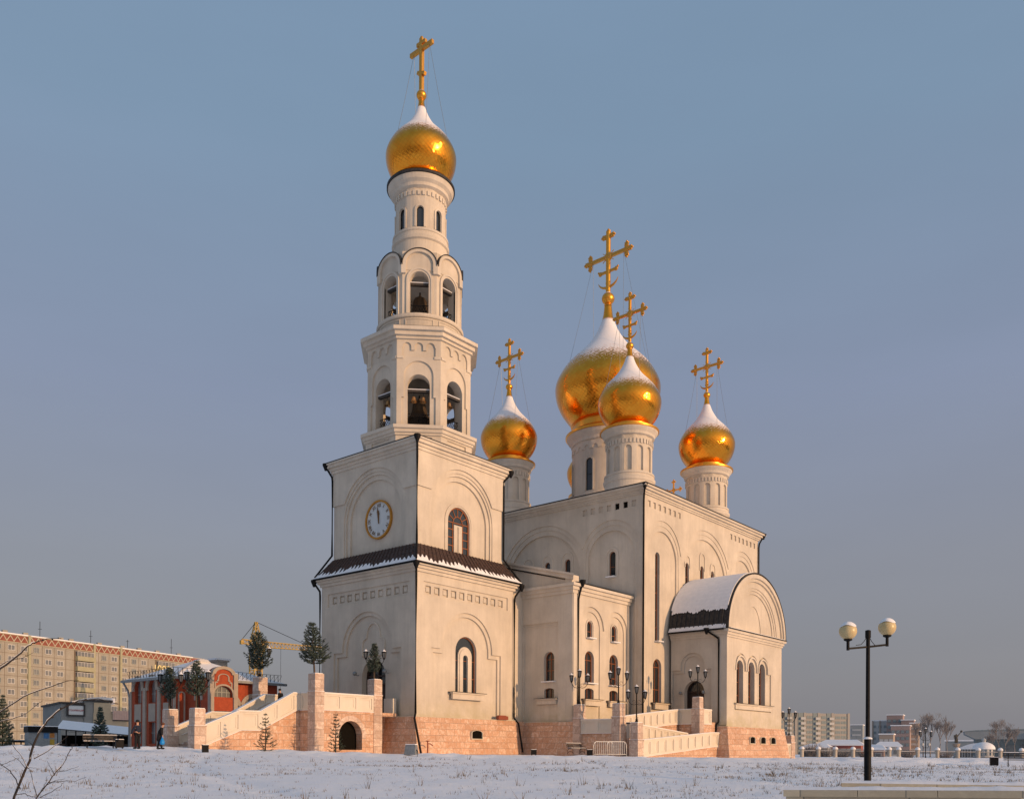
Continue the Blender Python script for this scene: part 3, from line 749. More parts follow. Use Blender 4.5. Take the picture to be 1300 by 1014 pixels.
# tower drum and dome
drum(TC, 42.8, 49.7, 2.25, 8, .30, 46.15, 47.95, (48.95,49.35), False, dentn=34, win_off=.0,
     cor=[(2.2,49.55),(2.5,49.7),(2.55,49.95),(2.8,50.15),(2.95,50.5),(2.95,50.72),(1.9,50.95)], base=[(2.3,43.4),(2.4,43.6),(2.4,45.0),(2.55,45.1),(2.58,45.3),(2.45,45.45),(2.45,45.75),(2.52,45.8),(2.5,46.0),(2.2,46.02)])
dome(TC, 51.15, 3.18, .97, 59.3, 64.45, 1.42, False, .46)
g = MB(); g.lathe([(2.9,50.5),(3.06,50.55),(3.06,50.75),(2.0,50.98)], c2, 48, False); g.build('flashing', M['roof_black'], C)
g = MB(); g.lathe([(2.75,50.9),(2.85,50.98),(2.1,51.25)], c2, 48, False); g.build('dome_collar', M['gold_trim'], C, True)

# ============================================================ NAVE
NX0, NX1, NY0 = 23.0, 48.0, -6.9; NY1 = 18.5; NC = (35.6, 5.8)
fn = square_frames(NX0, NX1, NY0, NY1)
plinth('plinth', NX0, NX1, NY0, NY1, ZB, 2.95, lab='pink marble plinth of the nave')
w = MB()
for key, (fr, L) in fn.items():
    cs = 3.75; mid = L/2+(.0 if key in 'SN' else -.5); e3 = L-3.95
    arcsO = [(cs, 3.45, 19.45), (mid, 5.7, 17.9), (e3, 3.45, 19.45)]
    zi = 19.5
    field = arcs_union(arcsO, .55, L-.55, 2.8, 140, 19.5)
    n1 = [rect(.8+i*.96, .8+i*.96+.5, 23.8, 24.4) for i in range(7)]; n2 = [rect(L-.8-.5-i*.96, L-.8-i*.96, 23.8, 24.4) for i in range(7)]
    w.plate(fr, rect(0, L, 2.8, 25.0), [field]+n1+n2, -.12, 0)
    inn = [arch(cs, 2.75, 2.8, 19.15, 26), arch(mid, 4.75, 2.8, 17.9, 34), arch(e3, 2.75, 2.8, 19.15, 26)]
    w.plate(fr, rect(.4, L-.4, 2.8, 23.7), inn, -.24, -.1)
    sub = arcs_union([(cs, 3.1, 19.3), (mid, 5.25, 17.9), (e3, 3.1, 19.3)], .65, L-.65, 2.81, 140, 19.2)
    w.plate(fr, rect(.3, L-.3, 2.8, 23.75), [arcs_union([(cs, 3.1, 19.3), (mid, 5.25, 17.9), (e3, 3.1, 19.3)], .7, L-.7, 2.85, 140, 12)], -.16, -.06)
    w.plate(fr, rect(.3, L-.3, 23.7, 24.5), [], -.5, -.11)
    if key in 'SN':
        holes = [arch(2.95+.15, .42, 11.1, 19.4), arch(3.15, .78, 5.1, 8.6), arch(8.95, .38, 17.3, 19.35), arch(12.1, .40, 17.9, 19.5), arch(14.45, .38, 17.3, 19.35)]
    else:
        holes = [arch(3.7, .38, 17.4, 19.5), arch(9.15, .36, 17.4, 19.5), arch(11.75, .36, 17.4, 19.5), arch(14.3, .36, 17.4, 19.5)]
    w.plate(fr, rect(0, L, 2.8, 25.0), holes, -.9, -.22)
w.build('wall', M['plaster'], C, label='wall of the nave')
co = MB()
for key, (fr, L) in fn.items(): cornice(co, fr, L, [(24.85,25.0,.10),(25.0,25.2,.18),(25.2,25.42,.34),(25.42,25.6,.5)])
co.build('cornice', M['plaster_smooth'], C)
fr, L = fn['S']; mo = MB()
window(fr, 3.1, .42, 11.1, 19.4, -.7, (), (12.5,14.2,15.9,17.6), fw=.06); slot_sill(fr, 2.7, 3.5, 11.1)
window(fr, 3.15, .76, 5.1, 8.6, -.68, (0,), (6.4,8.6)); sill(fr, 2.1, 4.75, 5.1, 4.45)
for u, a, b in ((8.95,17.3,19.35),(12.1,17.9,19.5),(14.45,17.3,19.35)):
    window(fr, u, .38, a, b, -.6, (), ((a+b)/2,), fw=.05); slot_sill(fr, u-.38, u+.38, a)
    mo.plate(fr, band(u, .62, .46, b+(.6 if u != 12.1 else 1.2), b-.1), [], -.26, -.16)
fr, L = fn['W']
window(fr, 3.7, .38, 17.4, 19.5, -.6, (), (18.4,), fw=.05); slot_sill(fr, 3.3, 4.1, 17.4); mo.plate(fr, band(3.7, .75, .6, 19.5, 17.4), [], -.26, -.18)
for u in (9.15, 11.75, 14.3):
    window(fr, u, .36, 17.4, 19.5, -.6, (), (18.4,), fw=.05); mo.plate(fr, band(u, .72, .58, 19.9, 18.6), [], -.26, -.18)
build_each(mo, 'moulding', M['plaster_smooth'], C)
g = MB()
for k in (4, 5): g.plate(fr, rect(.8+(6-k)*.96+0, .8+(6-k)*.96+.5, 23.8, 24.4), [], -.11, -.1)
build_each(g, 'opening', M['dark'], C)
def hip(x0, x1, y0, y1, z, over, zt, inset):
    r = MB(); vs = [(x0-over,y0-over,z),(x1+over,y0-over,z),(x1+over,y1+over,z),(x0-over,y1+over,z)]
    vs += [(a,b,z+.1) for a,b,_ in vs]+[(x0+inset,y0+inset,zt),(x1-inset,y0+inset,zt),(x1-inset,y1-inset,zt),(x0+inset,y1-inset,zt)]
    r.add(vs, [(3,2,1,0),(0,1,5,4),(1,2,6,5),(2,3,7,6),(3,0,4,7),(4,5,9,8),(5,6,10,9),(6,7,11,10),(7,4,8,11),(8,9,10,11)]); o = r.build('roof', M['roof_black'], C)
    s = MB(); e = over-.12; vs = [(x0-e,y0-e,z+.13),(x1+e,y0-e,z+.13),(x1+e,y1+e,z+.13),(x0-e,y1+e,z+.13),(x0+inset,y0+inset,zt+.08),(x1-inset,y0+inset,zt+.08),(x1-inset,y1-inset,zt+.08),(x0+inset,y1-inset,zt+.08)]
    s.add(vs, [(0,1,5,4),(1,2,6,5),(2,3,7,6),(3,0,4,7),(4,5,6,7)]); s.build('snow', M['snow'], o, recalc=False); return o
hip(NX0, NX1, NY0, NY1, 25.6, .72, 27.6, 9)
# drums and domes of the nave
def small(cx, cy):
    drum((cx, cy), 25.6, 32.2, 2.35, 12, .36, 28.45, 30.95, (31.15,31.6), True, dentn=40,
         cor=[(2.3,31.95),(2.55,32.05),(2.6,32.3),(2.85,32.6),(2.92,32.75),(2.92,32.9),(1.8,33.0)], base=[(2.35,25.6),(2.5,25.6),(2.5,27.4),(2.62,27.5),(2.66,27.75),(2.52,27.85),(2.5,28.1),(2.58,28.15),(2.55,28.32),(2.3,28.33)])
    g = MB(); g.lathe([(2.9,32.72),(3.03,32.76),(3.03,32.92),(2.2,33.1),(1.9,33.12)], (cx,cy,0), 48, False); g.build('flashing', M['gold_trim'], C, True)
    dome((cx, cy), 33.45, 3.24, 1.0, 41.8, 47.1, 1.85, True, .40)
dd = 8.1
for sx, sy in ((-1,1),(-1,-1),(1,-1),(1,1)): small(NC[0]+sx*dd+(.4 if sx > 0 else .15), NC[1]+sy*dd)
drum(NC, 25.6, 35.4, 4.0, 8, .42, 29.4, 33.0, (34.5,34.9), False, dentn=4, win_off=.09, arcs=True,
     cor=[(3.95,35.0),(4.15,35.1),(4.2,35.4),(4.55,35.8),(4.68,36.1),(4.68,36.3),(3.6,36.5)], base=[(4.05,25.6),(4.35,25.6),(4.35,27.9),(4.5,28.1),(4.5,28.4),(4.35,28.55),(4.35,28.9),(4.2,29.0),(4.2,29.2),(3.95,29.25)])
g = MB(); g.lathe([(4.66,36.1),(4.82,36.15),(4.82,36.35),(4.1,36.7),(3.9,37.0)], (*NC,0), 56, False); g.build('flashing', M['gold_trim'], C, True)
dome(NC, 37.6, 6.04, 1.70, 52.35, 60.05, 3.0, True, .74)
# small cross on the porch side roof
g = empty
cc = MB(); t = .1; X_, Y_ = 33.9, -4.0
def small_roof_cross():
    x, y = 30.9, -5.6; zb, zt = 25.4, 28.0; bz = 27.15; mb = MB(); mb.box((x,y,(zb+zt)/2), (.12,.13,zt-zb)); mb.box((x,y,bz), (.12,1.5,.13))
    for yy, zz in ((0,zt),(-.75,bz),(.75,bz)):
        mb.blob((x,y+yy,zz), .14, 8, 6, (.6,1,1))
        for a in range(4): mb.blob((x,y+yy+.16*math.cos(a*PI/2),zz+.16*math.sin(a*PI/2)), .10, 8, 6, (.6,1,1))
    mb.blob((x,y,bz), .22, 10, 6, (.6,1,1)); mb.build('cross', M['cross_gold'], C, True, label='small cross standing on the nave roof edge')
small_roof_cross()

# ============================================================ NARTHEX LINK and ANNEX
w = MB(); cm = MB()
fr = frame((TL,0,0),(1,0,0),(0,-1,0))
w.plate(fr, rect(0-.3, 1.75, ZB, 15.0), [], -.6, -.25); cm.plate(fr, rect(-.2, 1.7, 14.7, 15.3), [], -.4, -.1); cm.plate(fr, rect(-.2, 1.7, 11.6, 11.9), [], -.4, -.2)
w.box2((TL-.2, 1.0, 0), (NX0, 11.2, 15.2))
w.box2((14.8, -4.3, 0), (NX0+.2, 16.0, 15.0))
w.build('wall', M['plaster'], C, label='narthex link wall')
AX, AY = 13.8, -5.4
LW = 22.4                                              # length of the west face of the wings
ff = frame((AX,AY,0),(0,1,0),(-1,0,0),0,LW,1,1); fsA = frame((AX,AY,0),(1,0,0),(0,-1,0),0,9.3,1,0)
w = MB()
pk = 5.8-AY
rake = [(0,3.0),(LW,3.0),(LW,15.3),(pk,18.3),(0,15.3)]
w.plate(ff, rake, [rect(1.6,5.6,2.9,11.9), rect(LW-5.6,LW-1.6,2.9,11.9)], -.12, 0)
w.plate(ff, rake, [arch(2.68,.58,6.6,8.7), arch(2.68,.56,5.05,5.8,10,.35), arch(LW-2.68,.58,6.6,8.7), arch(LW-2.68,.56,5.05,5.8,10,.35)], -.8, -.1)
w.plate(fsA, rect(0, 9.3, 3.0, 15.0), [shoulder(1.05, 8.9, 2.9, 11.35, 2.9, 1.9, 11.6) if False else arcs_union([(2.95,1.95,11.45),(6.95,1.95,11.45)], 1.0, 8.9, 2.9, 90, 11.4)], -.12, 0)
w.plate(fsA, rect(0, 9.3, 3.0, 15.0), [arch(2.95,1.5,2.95,11.45), arch(6.95,1.5,2.95,11.45)], -.2, -.1)
hl = []
for u in (2.95, 6.9): hl += [arch(u,.42,10.6,11.7), arch(u,.72,6.5,8.7), arch(u,.7,5.05,5.8,10,.35)]
w.plate(fsA, rect(0, 9.3, 3.0, 15.0), hl, -.8, -.18)
w.build('wall', M['plaster'], C, label='wall of the side wing')
for u in (2.68,):
    window(ff, u, .57, 6.6, 8.7, -.55, (0,), (8.6,7.6)); slot_sill(ff, u-.6, u+.6, 6.6)
    window(ff, u, .55, 5.05, 5.8, -.5, (0,), (), k=.35); sill(ff, u-.95, u+1.25, 5.08, 4.55)
for u in (2.95, 6.9):
    window(fsA, u, .41, 10.6, 11.7, -.5, (), (11.2,), fw=.06); slot_sill(fsA, u-.45, u+.45, 10.6)
    window(fsA, u, .7, 6.5, 8.7, -.62, (0,), (8.6,7.2)); slot_sill(fsA, u-.75, u+.75, 6.5)
    window(fsA, u, .68, 5.05, 5.8, -.6, (0,), (), k=.35); sill(fsA, u-1.1, u+1.4, 5.05, 4.45)
cm2 = MB()
for fr_, L, e in ((ff, LW, 0), (fsA, 9.3, 0)):
    for z0, z1, d in ((14.3,14.6,.1),(14.6,14.9,.2),(14.9,15.15,.34)): cm2.plate(fr_, rect(0, L, z0, z1), [], -.15, d)
# raking cornice
def rk(u0,z0,u1,z1,h): return [(u0,z0-h),(u1,z1-h),(u1,z1),(u0,z0)]
cm2.plate(ff, rk(.0,15.75,pk,18.75,.35), [], -.7, .2); cm2.plate(ff, rk(.0,15.9,pk,18.9,.2), [], -.8, .34)
cm2.plate(ff, rk(LW,15.75,pk,18.75,.35), [], -.7, .2); cm2.plate(ff, rk(LW,15.9,pk,18.9,.2), [], -.8, .34)
cm2.plate(ff, rect(.02,.75,15.1,15.9), [], -.7, .06)
for z in (11.55, 11.85): cm2.plate(ff, rect(1.5,5.1,z,z+.08), [], -.3, -.06)
cm2.plate(fsA, rect(-.3+.35,.55,3.0,14.4), [], -.1, .07)
build_each(cm2, 'cornice', M['plaster_smooth'], C, True)
for u in (2.95,6.9):
    q = MB(); q.plate(fsA, band(u,.62,.5,11.7,10.6), [], -.22, -.12); q.build('moulding', M['plaster_smooth'], C)
rs = MB()   # annex roofs: low snow covered slopes behind the rake
rs.add([(AX+.5,AY-.45,15.2),(NX0+.1,AY-.45,15.2),(NX0+.1,5.8,18.6),(AX+.5,5.8,18.3),(AX+.5,17.0,15.2),(NX0+.1,17.0,15.2),
        (AX+.5,AY-.45,15.1),(NX0+.1,AY-.45,15.1),(NX0+.1,17.0,15.1),(AX+.5,17.0,15.1)], [(0,1,2,3),(3,2,5,4),(6,7,1,0),(9,8,7,6),(4,5,8,9),(0,3,4,9,6),(1,7,8,5,2)])
ro = rs.build('roof', M['roof_black'], C); q = MB(); q.add([(AX+.6,AY-.35,15.3),(NX0,AY-.35,15.3),(NX0,5.8,18.72),(AX+.6,5.8,18.45)], [(0,1,2,3)]); q.build('snow', M['snow'], ro, recalc=False)
plinth('plinth', AX, NX0+.5, AY, 17.0, ZB, 2.93, lab='pink marble plinth of the side wing')
q = MB(); q.box2((TL+.1,-.1,ZB),(AX,.3,3.0)); q.build('plinth', M['marble'], C)

# ============================================================ PORCH
PX0, PX1, PY = 28.3, 40.85, -12.9
fp = frame((PX0,PY,0),(1,0,0),(0,-1,0),0,PX1-PX0,1,1); PL = PX1-PX0
fpw = frame((PX0,PY,0),(0,1,0),(-1,0,0),0,6.0,1,0); fpe = frame((PX1,PY,0),(0,1,0),(1,0,0),0,6.0,1,0)
PM = PL/2
w = MB()
tri = arcs_union([(2.75+.45,1.12,8.85),(5.45+.1,1.12,8.85),(7.85+.1,1.12,8.85)], 1.65, 10.75, 2.8, 120, 8.3)
wcs = [3.1, 5.65, 8.1]
tri = arcs_union([(c,1.22,8.75) for c in wcs], 1.75, 9.95, 4.4, 120, 8.3)
w.plate(fp, rect(0, PL, 2.8, 11.6), [tri], -.12, 0)
w.plate(fp, rect(0, PL, 2.8, 11.6), [arch(c, .72, 5.1, 8.6) for c in wcs], -.95, -.1)
mo = MB()
for c in wcs: mo.plate(fp, band(c, 1.15, 1.0, 8.65, 8.3), [], -.14, .04)
for wf in (fpw, fpe):
    dz = [arch(3.55, 1.08, 3.3, 6.2)]
    imp = shoulder(1.5, 6.0, 2.8, 8.4, 3.65, 1.35, 8.65)
    w.plate(wf, rect(0, 6.0, 2.8, 11.6), [shoulder(1.6, 5.9, 2.81, 8.35, 3.65, 1.3, 8.7)], -.12, 0)
    w.plate(wf, rect(0, 6.0, 2.8, 11.6), [shoulder(1.85, 5.95, 2.81, 8.05, 3.65, .98, 8.7)], -.2, -.1)
    w.plate(wf, rect(0, 6.0, 2.8, 11.6), dz, -.9, -.18)
w.box2((PX0+1.6, PY+1.6, 3), (PX1-1.6, -6.5, 11.5))
w.build('wall', M['plaster'], C, label='wall of the south porch'); build_each(mo, 'moulding', M['plaster_smooth'], C)
for c in wcs: window(fp, c, .70, 5.1, 8.6, -.72, (-.2,.2), (5.9,7.2,8.6))
sill(fp, 1.7, 9.9, 5.08, 4.5)
d2 = MB(); d2.plate(fpw, arch(3.55,1.08,3.3,6.2), [arch(3.55,.96,3.3,6.2)], -.75, -.6); d2.plate(fpw, rect(3.5,3.6,3.3,6.2), [], -.72, -.62); d2.plate(fpw, rect(2.5,4.6,6.15,6.3), [], -.74, -.62)
dd_ = d2.build('door', M['door_wood'], C); q = MB(); q.plate(fpw, arch(3.55,1.05,6.2,6.2), [], -.8, -.72); q.build('pane', M['glass'], dd_); q = MB(); q.plate(fpw, rect(2.5,4.6,3.3,6.2), [], -.8, -.71); q.build('door_leaf', M['door_wood'], dd_)
for u in (2.35, 4.85):
    g = MB(); g.blob(fpw(u, 6.1, .14), .17, 12, 8); g.tube([fpw(u, 6.0, -.2), fpw(u, 6.0, .14)], .03, 6); g.build('globe_lamp', M['grey_metal'], C, True)
co = MB()
for fr_, L in ((fp, PL), (fpw, 6.0), (fpe, 6.0)): cornice(co, fr_, L, [(11.35,11.55,.08),(11.55,11.8,.16),(11.8,12.05,.28)])
co.plate(fpw, rect(0,.7,2.9,11.4), [], -.1, .06)
co.build('cornice', M['plaster_smooth'], C)
# gable
fg = frame((PX0,PY,0),(1,0,0),(0,-1,0)); GC = 6.3; w = MB()
def ell(hw, h, z0=12.05, n=44): return [(GC+hw*math.cos(PI*i/n), z0+h*math.sin(PI*i/n)) for i in range(n+1)]
def eband(a, ha, b, hb, z0=12.05): return ell(a, ha, z0)+list(reversed(ell(b, hb, z0)))
w.plate(fg, ell(6.5,6.0), [], -.9, -.25)
for (a, ha, b, hb, d) in ((6.55,6.02,6.2,5.62,.24),(6.22,5.64,5.95,5.3,.12),(5.97,5.32,5.0,4.68,0),(5.02,4.7,4.72,4.42,-.06),(4.74,4.44,4.35,4.12,-.12),(4.37,4.14,1.75,2.9,-.2)):
    w.plate(fg, eband(a, ha, b, hb) if b > 2 else eband(a, ha, b, hb), [], -.4, d)
w.build('gable', M['plaster'], C)
g = MB(); g.plate(fg, rect(-.3, PL+.3, 12.04, 12.13), [], -.4, .36); g.plate(fg, eband(6.64,6.14,6.54,6.04,12.1), [], -.05, .26); g.build('flashing', M['roof_black'], C)
g = MB(); g.plate(fg, rect(0, PL, 12.12, 12.2), [], -.25, .3); g.build('snow', M['snow'], C)
rb = MB(); n = 40; GX = PX0+GC
def vault(mb, hw, h, y0, y1, t0, t1, z0=12.1, n=30, thick=.1):
    vs = []; f = []
    for k, (q, y) in enumerate(((0,y0),(0,y1),(thick,y0),(thick,y1))):
        for i in range(n+1):
            t = t0+(t1-t0)*i/n; vs.append((GX+(hw-thick+q)*math.cos(t), y, z0+(h-thick+q)*math.sin(t)))
    m = n+1
    for i in range(n): f += [(i,i+1,m+i+1,m+i),(2*m+i,2*m+i+1,3*m+i+1,3*m+i),(i,i+1,2*m+i+1,2*m+i),(m+i,m+i+1,3*m+i+1,3*m+i)]
    f += [(0,m,3*m,2*m),(n,m+n,3*m+n,2*m+n)]; mb.add(vs, f)
vault(rb, 6.62, 6.1, PY-.02, -6.85, 0, PI)
for i in range(12):     # tile courses on the steep lower part
    y = PY+.3+i*.5
    for sg in (0,1):
        ts = [(PI-(.0+.42*k/5)) if sg else .42*k/5 for k in range(6)]
        rb.tube([(GX+6.66*math.cos(t), y, 12.1+6.14*math.sin(t)) for t in ts], .05, 5)
rb.add([(PX0-.5,PY+.1,12.0),(PX0-.5,-6.8,12.0),(PX0+.2,-6.8,12.5),(PX0+.2,PY+.1,12.5)], [(0,1,2,3)])
ro = rb.build('roof', M['roof_black'], C, label='barrel vault roof of the south porch')
sb = MB(); vault(sb, 6.72, 6.20, PY-.12, -6.86, .37, PI-.37, thick=.12)
ps = MB()
def tpt(t, y, k=0): return (GX+(6.71+k)*math.cos(t), y, 12.1+(6.19+k)*math.sin(t))
ny = 110; st_v = []
for sgn in (1, -1):
    up_ = []; lo_ = []; bu = []; bo = []
    for i in range(ny+1):
        y = PY-.1+(6.0)*i/ny; e1 = .36-(.045+.05*pnoise(Vector((y*1.1,2,sgn)))+.035*pnoise(Vector((y*4.5,5,sgn)))+.02*abs(math.sin(y*2*PI/.5))); e2 = .04+.035*pnoise(Vector((y*1.7,9,sgn)))+.02*abs(math.sin(y*2*PI/.5+1))
        f_ = (lambda t: PI-t) if sgn > 0 else (lambda t: t)
        up_.append(tpt(f_(.38), y)); lo_.append(tpt(f_(e1), y)); bu.append(tpt(f_(max(.01, e2)), y)); bo.append(tpt(f_(.0), y))
    for A_, B_ in ((up_, lo_), (bu, bo)): ps.add(A_+B_, [(q, q+1, ny+2+q, ny+1+q) for q in range(ny)])
ps.add([(PX0-.62,PY+.1,12.12),(PX0-.62,-6.9,12.12),(PX0-.28,-6.9,12.55),(PX0-.28,PY+.1,12.55)], [(0,1,2,3)])
ps.add([(PX0-.62,PY+.1,12.02),(PX0-.62,-6.9,12.02),(PX0-.62,-6.9,12.14),(PX0-.62,PY+.1,12.14)], [(0,1,2,3)])
sb.build('snow', M['snow'], ro); build_each(ps, 'snow', M['snow'], ro)
g = MB(); g.bar((PX0-.66,PY+.0,12.0),(PX0-.66,-6.95,12.0),.16,.14); g.build('gutter', M['metal_black'], ro)
plinth('plinth', PX0, PX1, PY, -6.5, ZB, 2.78, flare=.6, lab='pink marble plinth of the south porch')
for u in (4.6, 7.0, 9.4): vent(frame((PX0,PY-.42,0),(1,0,0),(0,-1,0)), u, 1.2, 1.1, .68)
# downpipes
def pipe(pts, r=.09):
    g = MB(); g.tube(pts, r, 8); p = pts[0]; g.lathe([(.10,-.35),(.13,-.25),(.28,.1),(.28,.25)], p, 10); g.build('downpipe', M['metal_black'], C, True)
c_ = -.2
pipe([(ins-.55,ins-.55,25.55),(ins-.3,ins-.3,24.6),(ins-.16,ins-.16,24.2),(ins-.16,ins-.16,17.6),(ins-.3,ins-.3,17.0),(-.65,-.65,15.6)])
pipe([(-.5,-.5,15.15),(-.2,-.2,14.4),(-.16,-.16,14.0),(-.16,-.16,3.3),(-.45,-.35,2.9),(-.35,-1.0,ZB+1.3)])
pipe([(ins-.5,a1+.55,25.55),(ins-.15,a1+.1,24.6),(ins-.13,a1+.05,24.2),(ins-.13,a1+.05,17.6),(-.5,TL+.4,15.6)])
pipe([(-.5,TL+.5,15.15),(-.15,TL+.12,14.4),(-.13,TL+.1,14.0),(-.13,TL+.1,3.2)])
pipe([(a1+.5,ins-.5,25.4),(a1-.05,ins-.1,24.6),(a1-.05,ins-.13,24.2),(a1-.05,ins-.13,17.6),(TL+.4,-.5,15.6)])
pipe([(TL+.5,-.55,15.1),(TL+.05,-.2,14.3),(TL,-.14,14.0),(TL,-.14,3.3),(TL+.4,-.35,2.8),(TL+.3,-.95,.2)])
pipe([(NX0-.45,NY0-.45,25.45),(NX0-.2,NY0-.2,24.5),(NX0-.14,NY0-.14,24.0),(NX0-.14,NY0-.14,3.0)])
pipe([(NX1+.45,NY0-.45,25.4),(NX1-.05,NY0-.18,24.5),(NX1-.1,NY0-.14,24.0),(NX1-.1,NY0-.14,3.0)])
pipe([(AX+.75,AY-.55,15.2),(AX+.75,AY-.2,14.2),(AX+.7,AY-.14,13.8),(AX+.7,AY-.14,3.3),(AX+.3,AY-.6,2.8),(AX+.0,AY-1.0,ZB+1.3)])
pipe([(PX0-.6,-11.1,11.95),(PX0-.15,-12.1,11.2),(PX0-.14,-12.15,10.8),(PX0-.14,-12.15,3.2),(PX0-.3,-12.0,2.9),(PX0-.3,-11.95,1.8)])

# ============================================================ STAIRS
def panels(fr, line_lo, line_hi, n, u0, u1, mb, d=0, m=.16):
    def zi(line, u):
        for (a, za), (b, zb) in zip(line, line[1:]):
            if a-1e-6 <= u <= b+1e-6: return za+(zb-za)*(u-a)/(b-a)
        return line[-1][1]
    out = []
    for i in range(n):
        a = u0+(u1-u0)*i/n+m; b = u0+(u1-u0)*(i+1)/n-m
        out.append([(a, zi(line_lo, a)+.2), (b, zi(line_lo, b)+.2), (b, zi(line_hi, b)-.22), (a, zi(line_hi, a)-.22)])
    return out
def parapet(root, fr, lo, hi, segs, thick=.3, base=ZB, nlab=None):
    # fr: outward frame; stone body below lo, plaster parapet lo..hi with sunk panels, snow on the cap
    u0, u1 = lo[0][0], lo[-1][0]
    b = MB(); b.plate(fr, [(u0, base), (u1, base)]+list(reversed(lo)), [], -thick, -.03); b.build('base_wall', M['marble'], root)
    p = MB(); pl = []
    for n, a, c in segs: pl += panels(fr, lo, hi, n, a, c, p)
    p.plate(fr, list(lo)+list(reversed(hi)), pl, -.07, .05); p.plate(fr, list(lo)+list(reversed(hi)), [], -thick, -.05)
    for q in pl:
        cu = sum(v[0] for v in q)/4; cz = sum(v[1] for v in q)/4
        k = [(cu+(u-cu)*.72, cz+(z-cz)*.72) for u, z in q]
        if abs(q[0][0]-q[1][0]) > .5: p.plate(fr, q, [k], -.06, -.02)
    cap = [(u, z-.1) for u, z in hi]; p.plate(fr, cap+list(reversed(hi)), [], -thick-.06, .10)
    o = p.build('parapet', M['parapet'], root)
    s = MB(); hi2 = [(u, z+.05) for u, z in hi]; s.plate(fr, [(u, z+.004) for u, z in hi]+list(reversed(hi2)), [], -thick-.04, .07)
    lo2 = [(u, z+.03) for u, z in lo]; s.plate(fr, lo+list(reversed(lo2)), [], -.02, .10); s.build('snow', M['snow'], o)
    return o
def post(root, x0, x1, y0, y1, zt, zm=None, zb=ZB, top=.08):
    b = MB(); zm = zm if zm is not None else zt-1.2
    b.box2((x0,y0,zb),(x1,y1,zm)); b.box2((x0+top*.6,y0+top*.6,zm-.02),(x1-top*.6,y1-top*.6,zt)); b.box2((x0-.03,y0-.03,zm-.07),(x1+.03,y1+.03,zm))
    o = b.build('post', M['marble_post'], root)
    s = MB(); s.box2((x0+.08,y0+.08,zt-.01),(x1-.08,y1-.08,zt+.05)); s.box2((x0-.02,y0-.02,zm),(x1+.02,y1+.02,zm+.03)); s.build('snow', M['snow'], o)
    return o
DSC = 1.0
ST1 = empty('entrance_stair', (0,0,0), 0, 'pink stone staircase with panelled parapets leading up to the bell tower door', 'staircase')
def fy(y, s=-1): return frame((0,y,0),(1,0,0),(0,s,0))
def fx(x, s=-1): return frame((x,0,0),(0,1,0),(s,0,0))
lo = [(-16.4,.50),(-13.42,1.68),(-11.9,1.68),(-8.54,3.33),(-7.3,3.33)]; hi = [(-16.4,1.93),(-13.56,3.08),(-11.8,3.1),(-8.92,4.62),(-7.3,4.62)]
parapet(ST1, fy(4.0), lo, hi, ((2,-16.3,-13.5),(1,-13.45,-11.85),(2,-11.7,-8.7)))
lo2_ = [(-16.4,.50),(-13.42,1.68),(-11.9,1.68),(-8.54,3.33),(-7.5,3.33)]; hi2_ = [(-16.4,1.93),(-13.56,3.08),(-11.8,3.1),(-8.92,4.62),(-7.5,4.62)]
parapet(ST1, fy(7.6, -1), lo2_, hi2_, ((2,-16.3,-13.5),(1,-13.45,-11.85),(2,-11.7,-8.7)))
post(ST1, -17.2,-16.3,3.75,4.6,3.1,1.95); post(ST1, -17.2,-16.3,7.35,8.2,3.12,1.95)
post(ST1, -8.42,-7.56,2.0,2.86,6.03,4.7,top=.02); post(ST1, -2.62,-1.77,2.0,2.86,5.95,4.7,top=.02); post(ST1, -8.42,-7.56,9.25,10.1,6.1,4.7,top=.02); post(ST1, -2.8,-1.95,9.25,10.1,5.95,4.7,top=.02)
# platform
b = MB(); b.plate(fy(2.06), rect(-7.6,-2.6,ZB,3.3), [arch(-4.95,1.15,.33,1.42)], -.7, 0)
b.plate(fy(10.0,1), rect(-7.6,-1.8,ZB,3.3), [], -.5, 0); b.plate(fx(-8.3), rect(2.8,9.3,ZB,3.3), [], -.5, 0); b.plate(fx(-1.8,1), rect(2.3,9.9,ZB,3.3), [], -.6, 0)
b.box2((-8.2,2.1,3.05),(-.05,9.95,3.32)); b.box2((-1.8,3.4,ZB),(-.1,8.2,3.3)); b.build('base_wall', M['marble'], ST1, label='wall of the landing with an arched opening')
q = MB(); q.plate(fy(2.06), band(-4.95,1.55,1.17,1.42,1.2), [], -.1, .02); q.build('arch_surround', M['marble_post'], ST1)
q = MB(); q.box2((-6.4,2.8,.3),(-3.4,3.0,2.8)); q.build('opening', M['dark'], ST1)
lo = [(-7.56,3.3),(-2.62,3.3)]; hi = [(-7.56,4.62),(-2.62,4.62)]
parapet(ST1, fy(2.1), lo, hi, ((3,-7.5,-2.65),), base=3.2)
parapet(ST1, fx(-8.25), [(2.86,3.3),(4.0,3.3)], [(2.86,4.62),(4.0,4.62)], ((1,2.95,3.9),), base=3.2); parapet(ST1, fx(-8.25), [(7.9,3.3),(9.25,3.3)], [(7.9,4.62),(9.25,4.62)], ((1,7.95,9.2),), base=3.2)
q = MB(); q.box2((-.45,2.3,3.0),(.02,3.3,4.55)); q.build('parapet', M['parapet'], ST1)
q = MB(); n = 9
for i in range(n): z = .25+(i+1)*(1.55-.25)/n; q.box2((-17.0+i*.4,4.3,ZB),(-13.3,7.65,z))
q.box2((-13.4,4.3,ZB),(-11.8,7.65,1.55))
for i in range(11): z = 1.55+(i+1)*(3.3-1.55)/11; q.box2((-12.0+i*.33,4.3,ZB),(-8.2,7.65,z))
q.build('steps', M['marble_post'], ST1)
